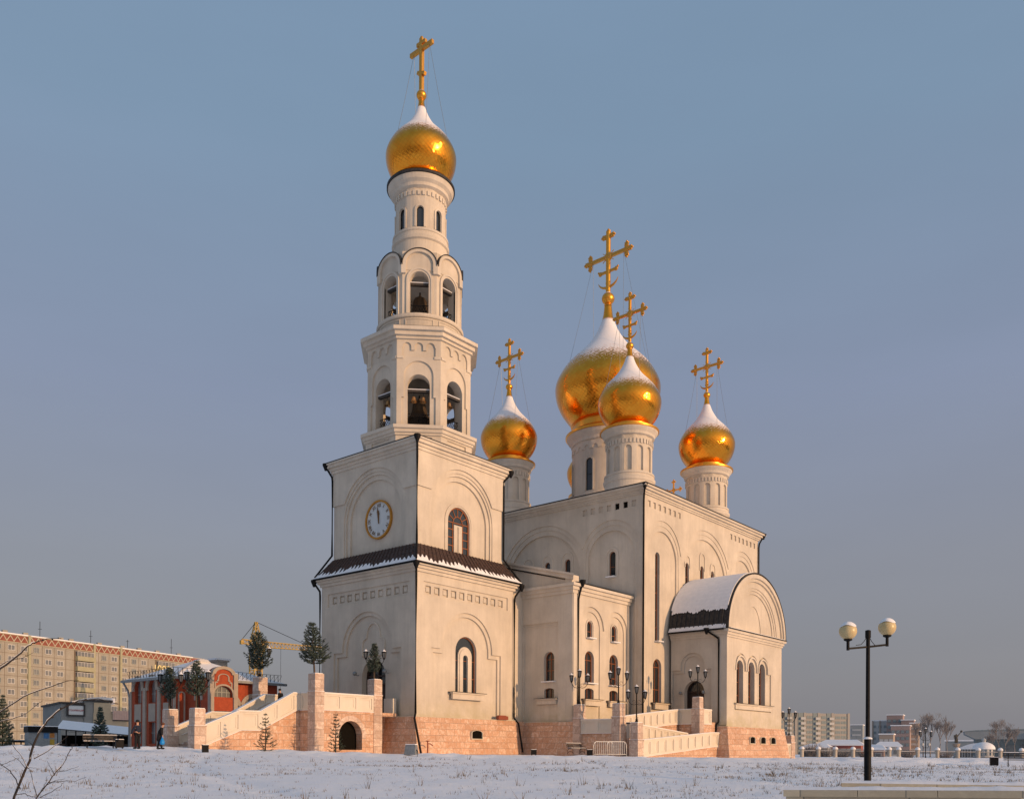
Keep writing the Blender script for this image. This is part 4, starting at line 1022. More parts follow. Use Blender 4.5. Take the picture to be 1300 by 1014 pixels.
for y in (7.52,):
    q = MB(); q.tube([(-16.0,y,1.35),(-13.5,y,2.3),(-12.0,y,2.35),(-8.7,y,4.0),(-8.2,y,4.0)], .035, 8); q.build('handrail', M['white_metal'], ST1, True)
# porch ramp
ST2 = empty('entrance_ramp', (0,0,0), 0, 'pink stone switchback ramp with panelled parapets leading to the south porch door', 'ramp')
W1, W2, W3 = -12.3, -11.05, -9.8
parapet(ST2, fy(W1), [(14.3,-.15),(26.6,.78),(28.0,.8)], [(14.3,1.28),(26.4,2.13),(28.0,2.15)], ((9,14.4,26.2),(1,26.4,27.9)))
parapet(ST2, fy(W2), [(14.3,1.45),(24.2,.7)], [(14.3,2.75),(24.2,2.03)], ((9,14.4,24.0),))
parapet(ST2, fy(W3), [(14.3,1.9),(22.5,2.75),(24.6,2.9)], [(14.3,3.25),(22.5,4.1),(24.6,4.3)], ((9,14.4,24.4),))
parapet(ST2, fx(13.45), [(-9.95,1.85),(-6.6,1.85)], [(-9.95,3.05),(-6.6,3.05)], ((2,-9.9,-6.65),))
parapet(ST2, fx(24.75), [(-11.2,2.9),(-9.75,2.9)], [(-11.2,4.3),(-9.75,4.3)], ((1,-11.15,-9.8),))
parapet(ST2, fy(-11.95), [(25.5,2.9),(27.1,2.9)], [(25.5,4.3),(27.1,4.3)], ((1,25.6,27.0),))
post(ST2, 13.3,14.2,-6.65,-5.85,4.36,3.2); post(ST2, 13.3,14.2,-10.75,-9.9,4.34,3.25); post(ST2, 13.5,14.4,-12.4,-11.55,2.72,1.3); post(ST2, 24.65,25.5,-12.05,-11.2,5.4,4.35); post(ST2, 28.0,28.25,-12.4,-12.0,2.2,2.1)
b = MB(); b.box2((13.6,-10.6,ZB),(15.6,-6.3,1.75)); b.build('base_wall', M['marble'], ST2); b = MB(); b.box2((24.9,-11.9,ZB),(28.3,-7.0,3.15)); b.build('base_wall', M['marble'], ST2)
b = MB()
def ramp(y0, y1, x0, z0, x1, z1): b.add([(x0,y0,ZB),(x1,y0,ZB),(x1,y0,z1),(x0,y0,z0),(x0,y1,ZB),(x1,y1,ZB),(x1,y1,z1),(x0,y1,z0)], [(0,1,2,3),(7,6,5,4),(3,2,6,7),(0,3,7,4),(1,5,6,2)])
ramp(-12.2,-11.1,14.3,-.2,24.6,.8); ramp(-10.95,-9.85,14.5,1.75,24.6,.8); ramp(-9.6,-7.3,15.5,1.75,25.0,3.1); b.build('steps', M['marble_post'], ST2)
q = MB(); q.tube([(14.2,-9.7,2.7),(20,-9.7,3.35),(24.5,-9.7,4.1)], .03, 6); q.build('handrail', M['white_metal'], ST2, True)
# mirrored ramp end right of the porch
ST3 = empty('ramp_end', (0,0,0), 0, 'short parapet and pink stone post right of the south porch', 'ramp')
pr = at(1009.5, 962, 96); r3x, r3y = 44.6, -12.6
parapet(ST3, fy(-12.3), [(42.0,-.2),(44.6,-.2)], [(42.0,1.25),(44.6,1.25)], ((1,43.0,44.5),)); post(ST3, 44.6,45.6,-12.45,-11.5,2.15,1.45)

# ============================================================ LAMPS ON POSTS
def lantern(c, s, parent):
    b = MB(); x, y, z = c
    b.lathe([(.0,.62*s),(.03*s,.60*s),(.05*s,.52*s),(.17*s,.44*s),(.19*s,.40*s),(.15*s,.39*s)], (x,y,z), 6); b.lathe([(.02*s,-.12*s),(.06*s,-.06*s),(.09*s,0),(.10*s,.02*s)], (x,y,z), 6)
    for k in range(6):
        a = 2*PI*k/6; b.bar((x+.09*s*math.cos(a), y+.09*s*math.sin(a), z), (x+.16*s*math.cos(a), y+.16*s*math.sin(a), z+.41*s), .02*s)
    o = b.build('lantern', M['metal_black'], parent)
    g = MB(); g.lathe([(.085*s,.01*s),(.15*s,.40*s)], (x,y,z), 6); g.build('lamp_glass', M['lampglass'], o)
    sn = MB(); sn.lathe([(.0,.64*s),(.06*s,.57*s),(.16*s,.47*s)], (x,y,z), 6, False); sn.build('snow', M['snow'], o)
M['lampglass'] = mat('lantern_glass', (.10,.11,.12), .15, 0, .6)
def post_lamp(x, y, z, h=2.35, label=None, group='three armed lanterns on stone posts', arm=.72, rz=-PI/4, s=1.15):
    e = empty('lantern_post', (x,y,z), rz, label, 'lamp post', group)
    b = MB(); b.tube([(0,0,0),(0,0,.15),(0,0,.2),(0,0,h)], [.13,.11,.06,.05], 8); b.blob((0,0,.22), .1, 8, 6); b.build('pole', M['metal_black'], e, True)
    for sg in (-1, 1):
        b = MB(); b.tube([(0,0,h-.9),(sg*arm*.3,0,h-.98),(sg*arm*.62,0,h-.93),(sg*arm*.9,0,h-.72),(sg*arm,0,h-.5)], .025, 6)
        pts = [(sg*(.22+.12*math.cos(a)), 0, h-.72+.12*math.sin(a)) for a in [i*.5 for i in range(11)]]; b.tube(pts, .014, 5)
        b.build('arm', M['metal_black'], e, True); lantern((sg*arm,0,h-.4), s, e)
    lantern((0,0,h), s, e); return e
post_lamp(-2.2, 2.43, 5.98, 2.1, 'three armed lantern on the stone post in front of the bell tower door')
post_lamp(-8.0, 9.7, 6.1, 2.2, 'three armed lantern on the tall far post of the tower stair landing')
post_lamp(-16.75, 4.17, 3.1, 2.4, 'three armed lantern on the near post at the foot of the tower stair')
post_lamp(-16.75, 7.77, 3.12, 2.4, 'three armed lantern on the far post at the foot of the tower stair')
post_lamp(13.75, -6.25, 4.38, 2.45, 'three armed lantern on the leftmost post of the porch ramp')
post_lamp(13.75, -10.3, 4.38, 2.45, 'three armed lantern on the tall ramp post left of the entrance gap')
post_lamp(13.95, -11.97, 2.75, 2.45, 'three armed lantern on the low front corner post of the ramp', s=1.15)
post_lamp(25.1, -11.6, 5.42, 2.3, 'three armed lantern on the ramp post in front of the porch door')
post_lamp(45.1, -11.95, 2.2, 2.4, 'three armed lantern on the post right of the south porch')

# ============================================================ SPRUCES
M['bark'] = noisy('spruce_bark', (.06,.042,.032), (.11,.08,.06), 18, .95)
M['needle'] = noisy('spruce_needles', (.028,.052,.034), (.075,.10,.075), 5, .8, 0, 0)
M['needle_frost'] = noisy('frosted_spruce_needles', (.05,.08,.065), (.20,.24,.23), 9, .8, 0, 0)
def spruce(loc, h, r, bare=.08, whorls=16, per=6, dens=1.0, lean=(0,0), frost=True, label=None, group=None, nl=.11, shape=1.0, up=.25, seed=0):
    R_ = random.Random(seed*13+5); e = empty('spruce_tree', loc, 0, label, 'spruce', group)
    b = MB(); b.tube([(lean[0]*t*h, lean[1]*t*h, t*h) for t in (0,.25,.5,.75,1)], [h*.016+.012, h*.013+.01, h*.01+.006, .012, .004], 6); b.build('trunk', M['bark'], e, True)
    nb = MB(); tw = MB(); 
    def needles(a, b_, n):
        d = (b_-a); L = d.length
        if L < 1e-4: return
        d.normalize(); x = d.cross(Vector((0,0,1))); x = x.normalized() if x.length > 1e-3 else Vector((1,0,0)); y = d.cross(x)
        for i in range(n):
            p = a.lerp(b_, R_.random()); an = R_.uniform(0, 2*PI); q = (x*math.cos(an)+y*math.sin(an))*.75+d*R_.uniform(.3,.9); q.normalize()
            w = d.cross(q).normalized()*nl*.13; ll = nl*R_.uniform(.7,1.25)
            nb.cur = 1 if (frost and q.z > .1 and R_.random() < .6) else 0
            nb.add([p-w, p+w, p+q*ll], [(0,1,2)])
    for k in range(whorls):
        t = bare+(1-bare)*(k+.3*R_.random())/whorls
        rr = r*(1-((t-bare)/(1-bare)))**shape*(.35+.65*min(1, (t-bare)/.12+.35)) + .05
        for j in range(per):
            if R_.random() > .9: continue
            an = 2*PI*j/per+k*1.1+R_.uniform(-.3,.3); L = rr*R_.uniform(.65,1.15)
            p0 = Vector((lean[0]*t*h, lean[1]*t*h, t*h)); u = up*(.4+t)
            p1 = p0+Vector((math.cos(an)*L*.55, math.sin(an)*L*.55, L*.55*(u-.25))); p2 = p0+Vector((math.cos(an)*L, math.sin(an)*L, L*(u+.05)))
            tw.tube([p0,p1,p2], [.012+.01*L,.008+.004*L,.003], 4, False)
            n = int(34*L/max(.2, nl*4)*dens)+4; needles(p0.lerp(p1,.3), p1, n//2); needles(p1, p2, n)
            for q in range(max(2, int(L/.16))):
                tt = R_.uniform(.25,.95); c = p0.lerp(p1, tt*2) if tt < .5 else p1.lerp(p2, tt*2-1)
                sd = R_.choice((-1,1)); a2 = an+sd*R_.uniform(.5,.9); l2 = L*.38*(1.1-tt)+.06
                c2_ = c+Vector((math.cos(a2)*l2, math.sin(a2)*l2, l2*R_.uniform(-.25,.25))); tw.tube([c,c2_], [.006,.003], 3, False); needles(c, c2_, int(22*l2/max(.2, nl*4)*dens)+4)
    tip = Vector((lean[0]*h, lean[1]*h, h)); needles(tip-Vector((0,0,h*.1)), tip, int(16*dens))
    tw.build('branches', M['bark'], e, False, recalc=False)
    nb.build('foliage', [M['needle'], M['needle_frost']], e, recalc=False); return e
gs = 'cut spruces tied to the lantern posts'
spruce((-16.95,7.6,3.15), 3.0, .72, .26, 15, 7, 1.2, label='small frosted spruce tied to the far lantern post at the foot of the tower stair', group=gs, seed=1, up=.5, shape=.7)
spruce((-16.95,3.98,3.12), 3.25, .85, .28, 16, 7, 1.3, label='small frosted spruce tied to the near lantern post at the foot of the tower stair', group=gs, seed=2, up=.5, shape=.7)
spruce((-8.25,9.6,6.1), 3.6, 1.15, .2, 17, 8, 1.3, label='bushy spruce tied to the lantern post on the far side of the stair landing', group=gs, seed=3, up=.5, shape=.55)
spruce((-8.1,2.5,6.05), 3.9, 1.3, .2, 17, 8, 1.3, (-.03,.05), label='spruce on the tall stone post left of the bell tower', group=gs, seed=4, up=.4, shape=.8)
spruce((-2.35,2.35,5.97), 2.9, .62, .2, 14, 7, 1.2, label='slim spruce tied to the lantern post in front of the tower door', group=gs, seed=5, up=.6, shape=.7)
p = on_ground(337, 61); spruce(p, 2.75, .85, .05, 11, 5, .55, frost=False, label='thin young spruce standing in the snow left of the stair', seed=6, nl=.09, up=.4)
p = on_ground(426, 65.5); spruce((p.x,p.y,p.z), 3.0, .75, .04, 12, 5, .6, frost=False, label='thin young spruce beside the arched opening under the landing', seed=7, nl=.09, up=.4)
p = on_ground(127, 100); spruce((p.x,p.y,p.z), 4.6, 1.15, .06, 17, 8, 1.2, label='dark spruce behind the bench in front of the market canopy', seed=8, nl=.2)
p = on_ground(3, 92); spruce((p.x,p.y,p.z), 5.4, 1.3, .05, 17, 8, 1.1, label='dark spruce at the left edge of the picture', seed=9, nl=.2)
p = on_ground(207, 150); spruce((p.x,p.y,p.z+5), 7.2, 1.3, .1, 14, 7, 1.0, label='dark spruce rising behind the red brick building', seed=10, nl=.25)

# ============================================================ PEOPLE
M['cloth_navy'] = noisy('navy_cloth', (.012,.018,.035), (.022,.03,.055), 20, .9); M['cloth_black'] = noisy('black_cloth', (.008,.008,.01), (.018,.018,.02), 20, .9)
M['cloth_fur'] = noisy('brown_hat', (.10,.045,.025), (.16,.07,.04), 30, .95); M['skin'] = noisy('skin', (.55,.33,.23), (.48,.28,.2), 20, .6, 0, 0); M['bag_blue'] = noisy('blue_plastic', (.01,.28,.72), (.02,.22,.6), 8, .4, 0, .3)
def skin_mesh(name, verts, edges, radii, mt, parent, sub=2, root=0):
    me = bpy.data.meshes.new(name); me.from_pydata(verts, edges, []); me.materials.append(mt)
    o = bpy.data.objects.new(name, me); link(o, parent); md = o.modifiers.new('Skin', 'SKIN'); md.use_smooth_shade = True
    for i, r in enumerate(radii): me.skin_vertices[0].data[i].radius = (r, r); me.skin_vertices[0].data[i].use_root = (i == root)
    o.modifiers.new('Sub', 'SUBSURF').levels = sub; o.modifiers['Sub'].render_levels = sub
    dg = bpy.context.evaluated_depsgraph_get(); m2 = bpy.data.meshes.new_from_object(o.evaluated_get(dg)); o.modifiers.clear(); o.data = m2; m2.polygons.foreach_set('use_smooth', [True]*len(m2.polygons)); return o
def person(loc, rz, label, coat, trous, hat, long_coat=False, bend=0, walk=.12, arms=((.05,.1),(.05,.1)), H=1.75):
    e = empty('person', loc, rz, label, 'person')
    k = H/1.75; V = []; E_ = []; Rr = []
    def add(p, r, prev=None):
        V.append((p[0]*k, p[1]*k, p[2]*k)); Rr.append(r*k)
        if prev is not None: E_.append((prev, len(V)-1))
        return len(V)-1
    b = math.radians(bend)
    def up(z): return (math.sin(b)*(z-.95)) if z > .95 else 0, (.95+math.cos(b)*(z-.95)) if z > .95 else z
    def P(x, z, y=0): s, zz = up(z); return (x, -s+y, zz)      # faces -Y locally
    pel = add(P(0,.95), .15); sp = add(P(0,1.15), .13, pel); ch = add(P(0,1.35), .15, sp); nk = add(P(0,1.48), .055, ch); hd0 = add(P(0,1.56,-.01), .075, nk); hd = add(P(0,1.66,-.015), .088, hd0)
    hands = []; torso = [V[pel],V[sp],V[ch]]; arm_pts = []; leg_pts = []
    for sg, (fwd, out) in zip((-1,1), arms):
        sh = add(P(sg*.19,1.40), .06, ch); el = add(P(sg*(.23+out*.4),1.14,-fwd*.5), .045, sh); wr = add(P(sg*(.24+out*.4),.90,-fwd-.06), .03, el)
        pm = add(P(sg*(.24+out*.4),.83,-fwd-.08), .034, wr); arm_pts.append([V[sh],V[el],V[wr]]); hands.append(V[pm])
        for q, (dx, ln) in enumerate(((-.028,.065),(-.01,.078),(.01,.072),(.028,.055))):
            f1 = add(P(sg*(.24+out*.4)+dx*.3,.80-ln*.4,-fwd-.085+dx), .0095, pm); add(P(sg*(.235+out*.4)+dx*.2,.80-ln,-fwd-.07+dx), .008, f1)
        t1 = add(P(sg*(.215+out*.4),.82,-fwd-.11), .011, pm); add(P(sg*(.205+out*.4),.785,-fwd-.12), .009, t1)
    for sg in (-1,1):
        hp = add((sg*.095,0,.88), .095, pel); kn = add((sg*.10,-sg*walk*.35-.02,.50), .062, hp); an = add((sg*.10,-sg*walk,.09), .043, kn); to = add((sg*.11,-sg*walk-.15,.045), .038, an); leg_pts.append([V[hp],V[kn],V[an],V[to]])
    skin_mesh('body', V, E_, Rr, M['skin'], e, 2, pel)
    # coat and trousers as their own grown surfaces
    cv = [torso[0],torso[1],torso[2],tuple((a+b_)/2 for a, b_ in zip(torso[2], V[nk]))]; ce = [(0,1),(1,2),(2,3)]; cr = [.185*k,.175*k,.185*k,.10*k]
    if long_coat: cv += [(0,.01,.72*k),(0,.02,.45*k)]; ce += [(0,4),(4,5)]; cr += [.19*k,.20*k]
    for pts in arm_pts:
        i = len(cv); cv += list(pts); ce += [(2,i),(i,i+1),(i+1,i+2)]; cr += [.085*k,.068*k,.052*k]
    skin_mesh('coat', cv, ce, cr, coat, e, 2, 0)
    tv = [(0,0,.93*k)]; te = []; tr = [.15*k]
    for pts in leg_pts:
        i = len(tv); tv += list(pts[:3]); te += [(0,i),(i,i+1),(i+1,i+2)]; tr += [.11*k,.082*k,.066*k]
    skin_mesh('trousers', tv, te, tr, trous, e, 2, 0)
    for pts in leg_pts:
        m = MB(); a, t = pts[2], pts[3]; m.blob(((a[0]+t[0])/2, (a[1]+t[1])/2+.01, .05*k), .15*k, 10, 6, (.36,1,.42)); m.tube([(a[0],a[1],.04*k),(a[0],a[1],.2*k)], .062*k, 8); m.build('shoe', M['cloth_black'], e, True)
    hx, hy, hz = V[hd]
    m = MB(); m.blob((hx,hy-.088*k,hz-.015*k), .018*k, 6, 5)
    m.build('nose', M['skin'], e, True)
    m = MB(); m.blob((hx-.032*k,hy-.078*k,hz+.01*k), .011*k, 6, 5); m.blob((hx+.032*k,hy-.078*k,hz+.01*k), .011*k, 6, 5); m.box((hx,hy-.083*k,hz-.055*k), (.045*k,.008*k,.008*k)); m.build('face_features', M['cloth_black'], e, True)
    m = MB(); m.blob((hx,hy+.01*k,hz+.055*k), .112*k, 14, 8, (1,1.05,.8)); m.lathe([(.112*k,-.01*k),(.12*k,.0),(.118*k,.045*k),(.10*k,.05*k)], (hx,hy+.01*k,hz+.02*k), 14, False); m.build('hat', hat, e, True)
    return e, hands
pm = on_ground(174.5, 57); pm.z = .31
e1, _ = person(pm, math.radians(20+180), 'person in a navy jacket and dark cap standing near the foot of the stair', M['cloth_navy'], M['cloth_black'], M['cloth_black'], arms=((.12,.25),(.12,.25)), walk=.05, H=1.8)
pw = on_ground(202.5, 57.5); pw.z = .30
e2, hands = person(pw, math.radians(-60+180-60), 'stooped person in a long black coat and brown hat carrying a bag', M['cloth_black'], M['cloth_black'], M['cloth_fur'], long_coat=True, bend=17, arms=((.12,.1),(.05,.1)), H=1.68)
bag = empty('shopping_bag', (0,0,0), 0, 'bright blue plastic bag in the hand of the stooped person', 'bag')
hw_ = Matrix.Translation(pw) @ Matrix.Rotation(math.radians(60), 4, 'Z') @ Vector(hands[0])
bag.location = (hw_.x-.06, hw_.y-.06, hw_.z)
m = MB(); m.lathe([(.02,-.05),(.07,-.14),(.14,-.3),(.16,-.42),(.12,-.5),(.02,-.52)], (0,0,0), 12); m.build('sack', M['bag_blue'], bag, True)
m = MB(); m.tube([(-.03,0,-.1),(-.02,0,-.02),(0,0,.03),(.02,0,-.02),(.03,0,-.1)], .01, 5); m.build('handle', M['bag_blue'], bag, True)
e3, _ = person((-9.3,4.95,3.2), math.radians(200), 'person in black coat and hat at the top of the tower stair', M['cloth_black'], M['cloth_black'], M['cloth_black'], long_coat=True, bend=12, H=1.72)

# ============================================================ STREET FURNITURE
def bench(loc, rz, label, L=2.0, open_top=True, group='slatted park benches'):
    e = empty('park_bench', loc, rz, label, 'bench', group)
    for i in range(4): m = MB(); m.box((0,-.05-.11*i,.46), (L,.085,.04)); m.build('seat_slat', M['bench_wood'], e)
    for i in range(3): m = MB(); m.box((0,.08+.03*i,.58+.13*i), (L,.035,.085)); m.build('back_slat', M['bench_wood'], e)
    for sx in (-1,1):
        m = MB(); x = sx*(L/2-.25)
        m.tube([(x,-.42,0),(x,-.34,.14),(x,-.4,.3),(x,-.36,.44),(x,.0,.44),(x,.09,.62),(x,.15,.9)], .024, 6); m.tube([(x,.18,0),(x,.1,.12),(x,.14,.28),(x,.0,.44)], .024, 6); m.tube([(x,-.34,.14),(x,-.1,.24),(x,.1,.12)], .018, 6)
        m.tube([(x,-.4,.44),(x,-.46,.58),(x,-.36,.66),(x,-.1,.65),(x,.1,.66)], .02, 6); m.build('bench_leg', M['metal_black'], e, True)
    m = MB(); m.box((0,-.2,.495), (L*.98,.4,.03)); m.box((0,.15,.905), (L*.98,.05,.03)); m.build('snow', M['snow'], e); return e
def face_cam(p): return math.atan2(CAM.y-p[1], CAM.x-p[0])+PI/2
p = on_ground(730, 74.5); p.z = .10; bench(p, 0+.03, 'slatted park bench in front of the porch ramp wall', 2.25)
p = on_ground(127, 60); p.z = .33; bench(p, face_cam(p)+.1, 'slatted park bench left of the standing person', 2.1)
p = on_ground(1298, 54); bench(p, face_cam(p), 'slatted park bench cut by the right edge', 2.0)
def bin_(px, d, z, w, h, label):
    p = on_ground(px, d); 
    if z is not None: p.z = z
    e = empty('litter_bin', p, face_cam(p)+.15, label, 'litter bin', 'black box litter bins')
    m = MB(); q = w/2
    for sx in (-1,1): m.box((sx*(q-.015),0,h/2+.03), (.03,w,h-.06)); m.box((0,sx*(q-.015),h/2+.03), (w-.05,.03,h-.07))
    m.box((0,0,.07), (w-.02,w-.02,.04)); m.box((0,0,h+.01), (w+.04,w+.04,.04)); m.build('bin_body', M['metal_black'], e)
    m = MB(); m.box((0,0,h+.045), (w,w,.04)); m.build('snow', M['snow'], e)
    for sx in (-1,1):
        m = MB(); m.box((sx*(q-.05),0,.03), (.04,w*.8,.07)); m.build('foot', M['metal_black'], e)
bin_(151.5, 59, .33, .48, .55, 'black box litter bin beside the left bench'); bin_(260.5, 58.5, None, .38, .5, 'black box litter bin beside the near post of the tower stair')
bin_(748.5, 73.5, -.1, .42, .52, 'black box litter bin right of the middle bench'); bin_(677.5, 72.5, -.02, .42, .42, 'low black box in front of the plinth between the tower and the wing'); bin_(1262, 57, None, .45, .52, 'black box litter bin left of the right edge bench')
# floodlight
p = on_ground(522, 60); e = empty('floodlight', p, face_cam(p)-.5, 'grey box floodlight in the snow in front of the bell tower corner', 'floodlight')
m = MB(); m.add([(-.42,-.25,.16),(.42,-.25,.16),(.42,.25,.2),(-.42,.25,.2),(-.36,-.12,.86),(.36,-.12,.86),(.36,.2,.8),(-.36,.2,.8)], [(0,1,2,3),(0,1,5,4),(1,2,6,5),(2,3,7,6),(3,0,4,7),(4,5,6,7)]); m.build('housing', M['grey_metal'], e)
m = MB(); m.tube([(-.46,0,.0),(-.48,0,.4),(-.42,0,.5)], .03, 6); m.tube([(.46,0,.0),(.48,0,.4),(.42,0,.5)], .03, 6); m.box((0,0,.03), (1.0,.3,.05)); m.build('bracket', M['metal_black'], e, True)
m = MB(); m.box((0,.02,.86), (.74,.36,.05)); m.build('snow', M['snow'], e)
# red hydrant pipe
e = empty('standpipe', (.15,-1.25,-.1), 0, 'small rusty standpipe at the foot of the bell tower corner', 'pipe')
M['rust'] = noisy('rusty_red', (.22,.05,.03), (.3,.09,.05), 14, .8)
m = MB(); m.tube([(0,0,0),(0,0,1.15)], .05, 8); m.tube([(0,0,.95),(.3,0,.95),(.55,0,.8)], .045, 8); m.build('pipe', M['rust'], e, True)
m = MB(); m.lathe([(.02,1.12),(.15,1.14),(.15,1.19),(.02,1.2)], (0,0,0), 12); m.build('wheel', M['rust'], e, True)
m = MB(); m.box2((9.6,-.5,3.08),(10.9,-.2,3.4)); m.box2((9.7,-.45,3.4),(10.7,-.25,3.46)); o = m.build('brick_pile', M['rust'], None); tag(o, 'short stack of red bricks lying on the ledge of the tower plinth', 'bricks')
# crowd barriers
for i, (px, dep) in enumerate(((779, 74.0), (798, 73.2))):
    px0 = 785.5-15 if i == 0 else 809-17
    a = at(788-22+i*17, 960, 74.3-i*.6)
    e = empty('crowd_barrier', (a.x, a.y, -.12), -.32, ('white tubular crowd barrier in front of the ramp, the left one', 'white tubular crowd barrier in front of the ramp, the right one')[i], 'barrier', 'white crowd barriers')
    L = 2.0; m = MB(); m.tube([(-L/2,0,0),(-L/2,0,.95),(-L/2+.08,0,1.15),(-L/2+.25,0,1.25),(L/2-.25,0,1.25),(L/2-.08,0,1.15),(L/2,0,.95),(L/2,0,0)], .032, 8); m.tube([(-L/2,0,.2),(L/2,0,.2)], .022, 6); m.build('frame', M['white_metal'], e, True)
    for q in range(9): m = MB(); x = -L/2+L*(q+1)/10; m.tube([(x,0,.2),(x,0,1.24)], .018, 6); m.build('rod', M['white_metal'], e, True)
    for sx in (-1,1): m = MB(); m.box((sx*(L/2-.1),0,.02), (.06,.5,.04)); m.build('foot', M['white_metal'], e)
# street lamp, foreground right
LD = 27.5; p = on_ground(1101.5, LD); e = empty('street_lamp', p, 0, 'tall black street lamp with two snow capped globes in the right foreground', 'street lamp')
M['globe'] = noisy('yellowed_globe', (.62,.50,.27), (.55,.42,.2), 5, .35, 0, 0, .5)
zt = at(1100.8, 800, LD).z-p.z
q = MB(); q.tube([(0,0,0),(0,0,1.35),(0,0,1.38)], [.105,.105,.085], 14); q.tube([(0,0,1.36),(0,0,zt)], [.066,.058], 12); q.lathe([(.085,zt-.22),(.085,zt),(.03,zt+.02)], (0,0,0), 12); q.build('pole', M['metal_black'], e, True)
q = MB(); q.lathe([(.14,1.37),(.13,1.41),(.07,1.44)], (0,0,0), 12); q.build('snow', M['snow'], e)
al = at(1076.5, 823, LD-.25); ar = at(1126.2, 818, LD+.1)
for ap_ in (al, ar):
    c = Vector((ap_.x-p.x, ap_.y-p.y, ap_.z-p.z)); dirn = Vector((c.x, c.y, 0))
    q = MB(); q.bar((0,0,zt-.5), c, .05, .06); q.tube([c-Vector((0,0,.05)), c+Vector((0,0,.27))], .045, 10); q.lathe([(.05,.22),(.12,.25),(.13,.29),(.06,.3)], c, 12)
    q.tube([Vector((0,0,zt-.12)), dirn*.18+Vector((0,0,zt-.32)), dirn*.35+Vector((0,0,zt-.44)), dirn*.6+Vector((0,0,zt-.47))], .01, 5); arm = q.build('arm', M['metal_black'], e, True)
    q = MB(); q.blob((c.x,c.y,c.z+.53), .262, 28, 18); q.build('globe', M['globe'], arm, True)
    q = MB(); pr_ = [(.272*math.sin(a), .272*math.cos(a)) for a in [math.radians(62-62*i/9) for i in range(10)]]
    b2 = MB(); b2.lathe([(max(.001, r), z*1.08) for r, z in pr_], (c.x,c.y,c.z+.53), 28, False)
    b2.v = [(x, y, z-.05*math.sin(3*math.atan2(y-c.y, x-c.x)+1)*max(0, (1-(z-c.z-.53)/.28))) for x, y, z in b2.v]; b2.build('snow', M['snow'], arm, True, recalc=True)
# low granite parapets in the foreground
M['granite'] = stone('pale_granite', (.62,.56,.42), (.52,.46,.34), (.25,.24,.2), 1.5, 9, .2)
def low_wall(pa, da, pb, db, zc, h, th, label):
    a = at(pa[0], pa[1], da); b_ = at(pb[0], pb[1], db); e = empty('low_parapet', (a.x,a.y,a.z), 0, label, 'low wall')
    dv = Vector((b_.x-a.x, b_.y-a.y, 0)); L = dv.length; rz = math.atan2(dv.y, dv.x); e.rotation_euler = (0, -math.atan2(b_.z-a.z, L), rz)
    m = MB(); m.box((L/2, th/2*-1, -h/2-.10), (L-.1, th-.08, h)); m.build('base_wall', M['granite'], e)
    m = MB(); n = max(2, round(L/1.75)); 
    for i in range(n): m.box((L*(i+.5)/n, -th/2, -.09), (L/n-.012, th, .14))
    m.build('cap', M['granite'], e)
    s = MB(); nx = int(L/.12); vs = []; k = 5
    for i in range(nx+1):
        for j in range(k+1):
            u = i/nx*L; v = -th*(j/k)*.96-.02*th; hgt = (.055+.035*pnoise(Vector((u*.9,j*.5,3)))+.02*pnoise(Vector((u*4,j,1))))*(1 if 0 < j < k else .0)-.018
            vs.append((u, v+(.02*pnoise(Vector((u*2,0,j))) if j in (0,k) else 0), max(-.02, hgt)))
    s.add(vs, [(i*(k+1)+j,(i+1)*(k+1)+j,(i+1)*(k+1)+j+1,i*(k+1)+j+1) for i in range(nx) for j in range(k)]); s.build('snow', M['snow'], e, True, recalc=False)
low_wall((1300,1002), 17.0, (994,1001), 19.0, 0, .6, .5, 'nearer of the two pale granite parapets with rounded snow on top')
low_wall((1320,996), 20.0, (1068,992.5), 21.5, 0, .6, .5, 'pale granite parapet with snow on top, behind the nearer one')
# bare sapling, bottom left: built from branch paths at about 5 m
M['twig'] = noisy('twig_bark', (.022,.018,.017), (.045,.036,.032), 30, .85)
sp = on_ground(20, 5.2); e = empty('bare_sapling', at(14, 1030, 5.2), 0, 'bare leafless sapling with arching twigs in the left foreground', 'sapling'); o0 = Vector(e.location)
br = [([(2,1090),(18,1010),(38,965),(42,945),(52,925),(60,915),(78,899),(100,889),(125,887),(150,893)],.017,5.2,'main'),
 ([(-40,880),(0,849),(22,832),(36,820),(44,815),(60,811),(78,810)],.012,4.6,''),([(-30,900),(0,848),(0,848)],.004,4.6,''),
 ([(-30,920),(0,903),(30,884),(60,872),(84,864),(100,863)],.009,5.0,''),([(-20,852),(0,845),(12,838),(28,835),(42,828)],.006,4.8,''),
 ([(-15,920),(8,914),(28,908),(48,893),(54,889)],.006,5.3,''),([(43,963),(60,953),(75,943),(86,934)],.006,5.1,''),([(36,975),(28,960),(20,950),(13,942)],.006,5.2,''),
 ([(47,1012),(42,990),(37,975)],.006,5.2,''),([(45,1013),(60,995),(70,980),(80,970),(90,952),(93,945)],.008,5.0,''),([(70,980),(85,977),(100,972)],.004,5.0,''),
 ([(47,1012),(56,998),(70,990),(82,988)],.005,5.0,''),([(62,993),(80,991),(95,991),(110,986)],.005,5.0,''),([(50,1012),(65,1005),(76,998),(81,993)],.005,5.05,''),
 ([(69,982),(64,973),(60,966)],.004,5.0,''),([(25,1000),(17,983),(10,976),(0,968),(-12,958)],.007,5.2,''),([(20,1009),(32,1007),(40,1011),(48,1012),(66,1013)],.005,5.1,''),
 ([(33,975),(25,966),(16,959)],.004,5.1,''),([(-10,975),(8,968),(20,963),(25,961)],.004,5.0,''),([(36,974),(46,974)],.003,5.1,''),([(44,948),(40,944),(35,941)],.004,5.2,''),([(54,1003),(58,992),(60,985)],.004,5.0,''),([(-15,963),(-5,957),(8,955)],.004,5.1,''),([(-20,985),(0,975),(14,970)],.003,5.1,'')]
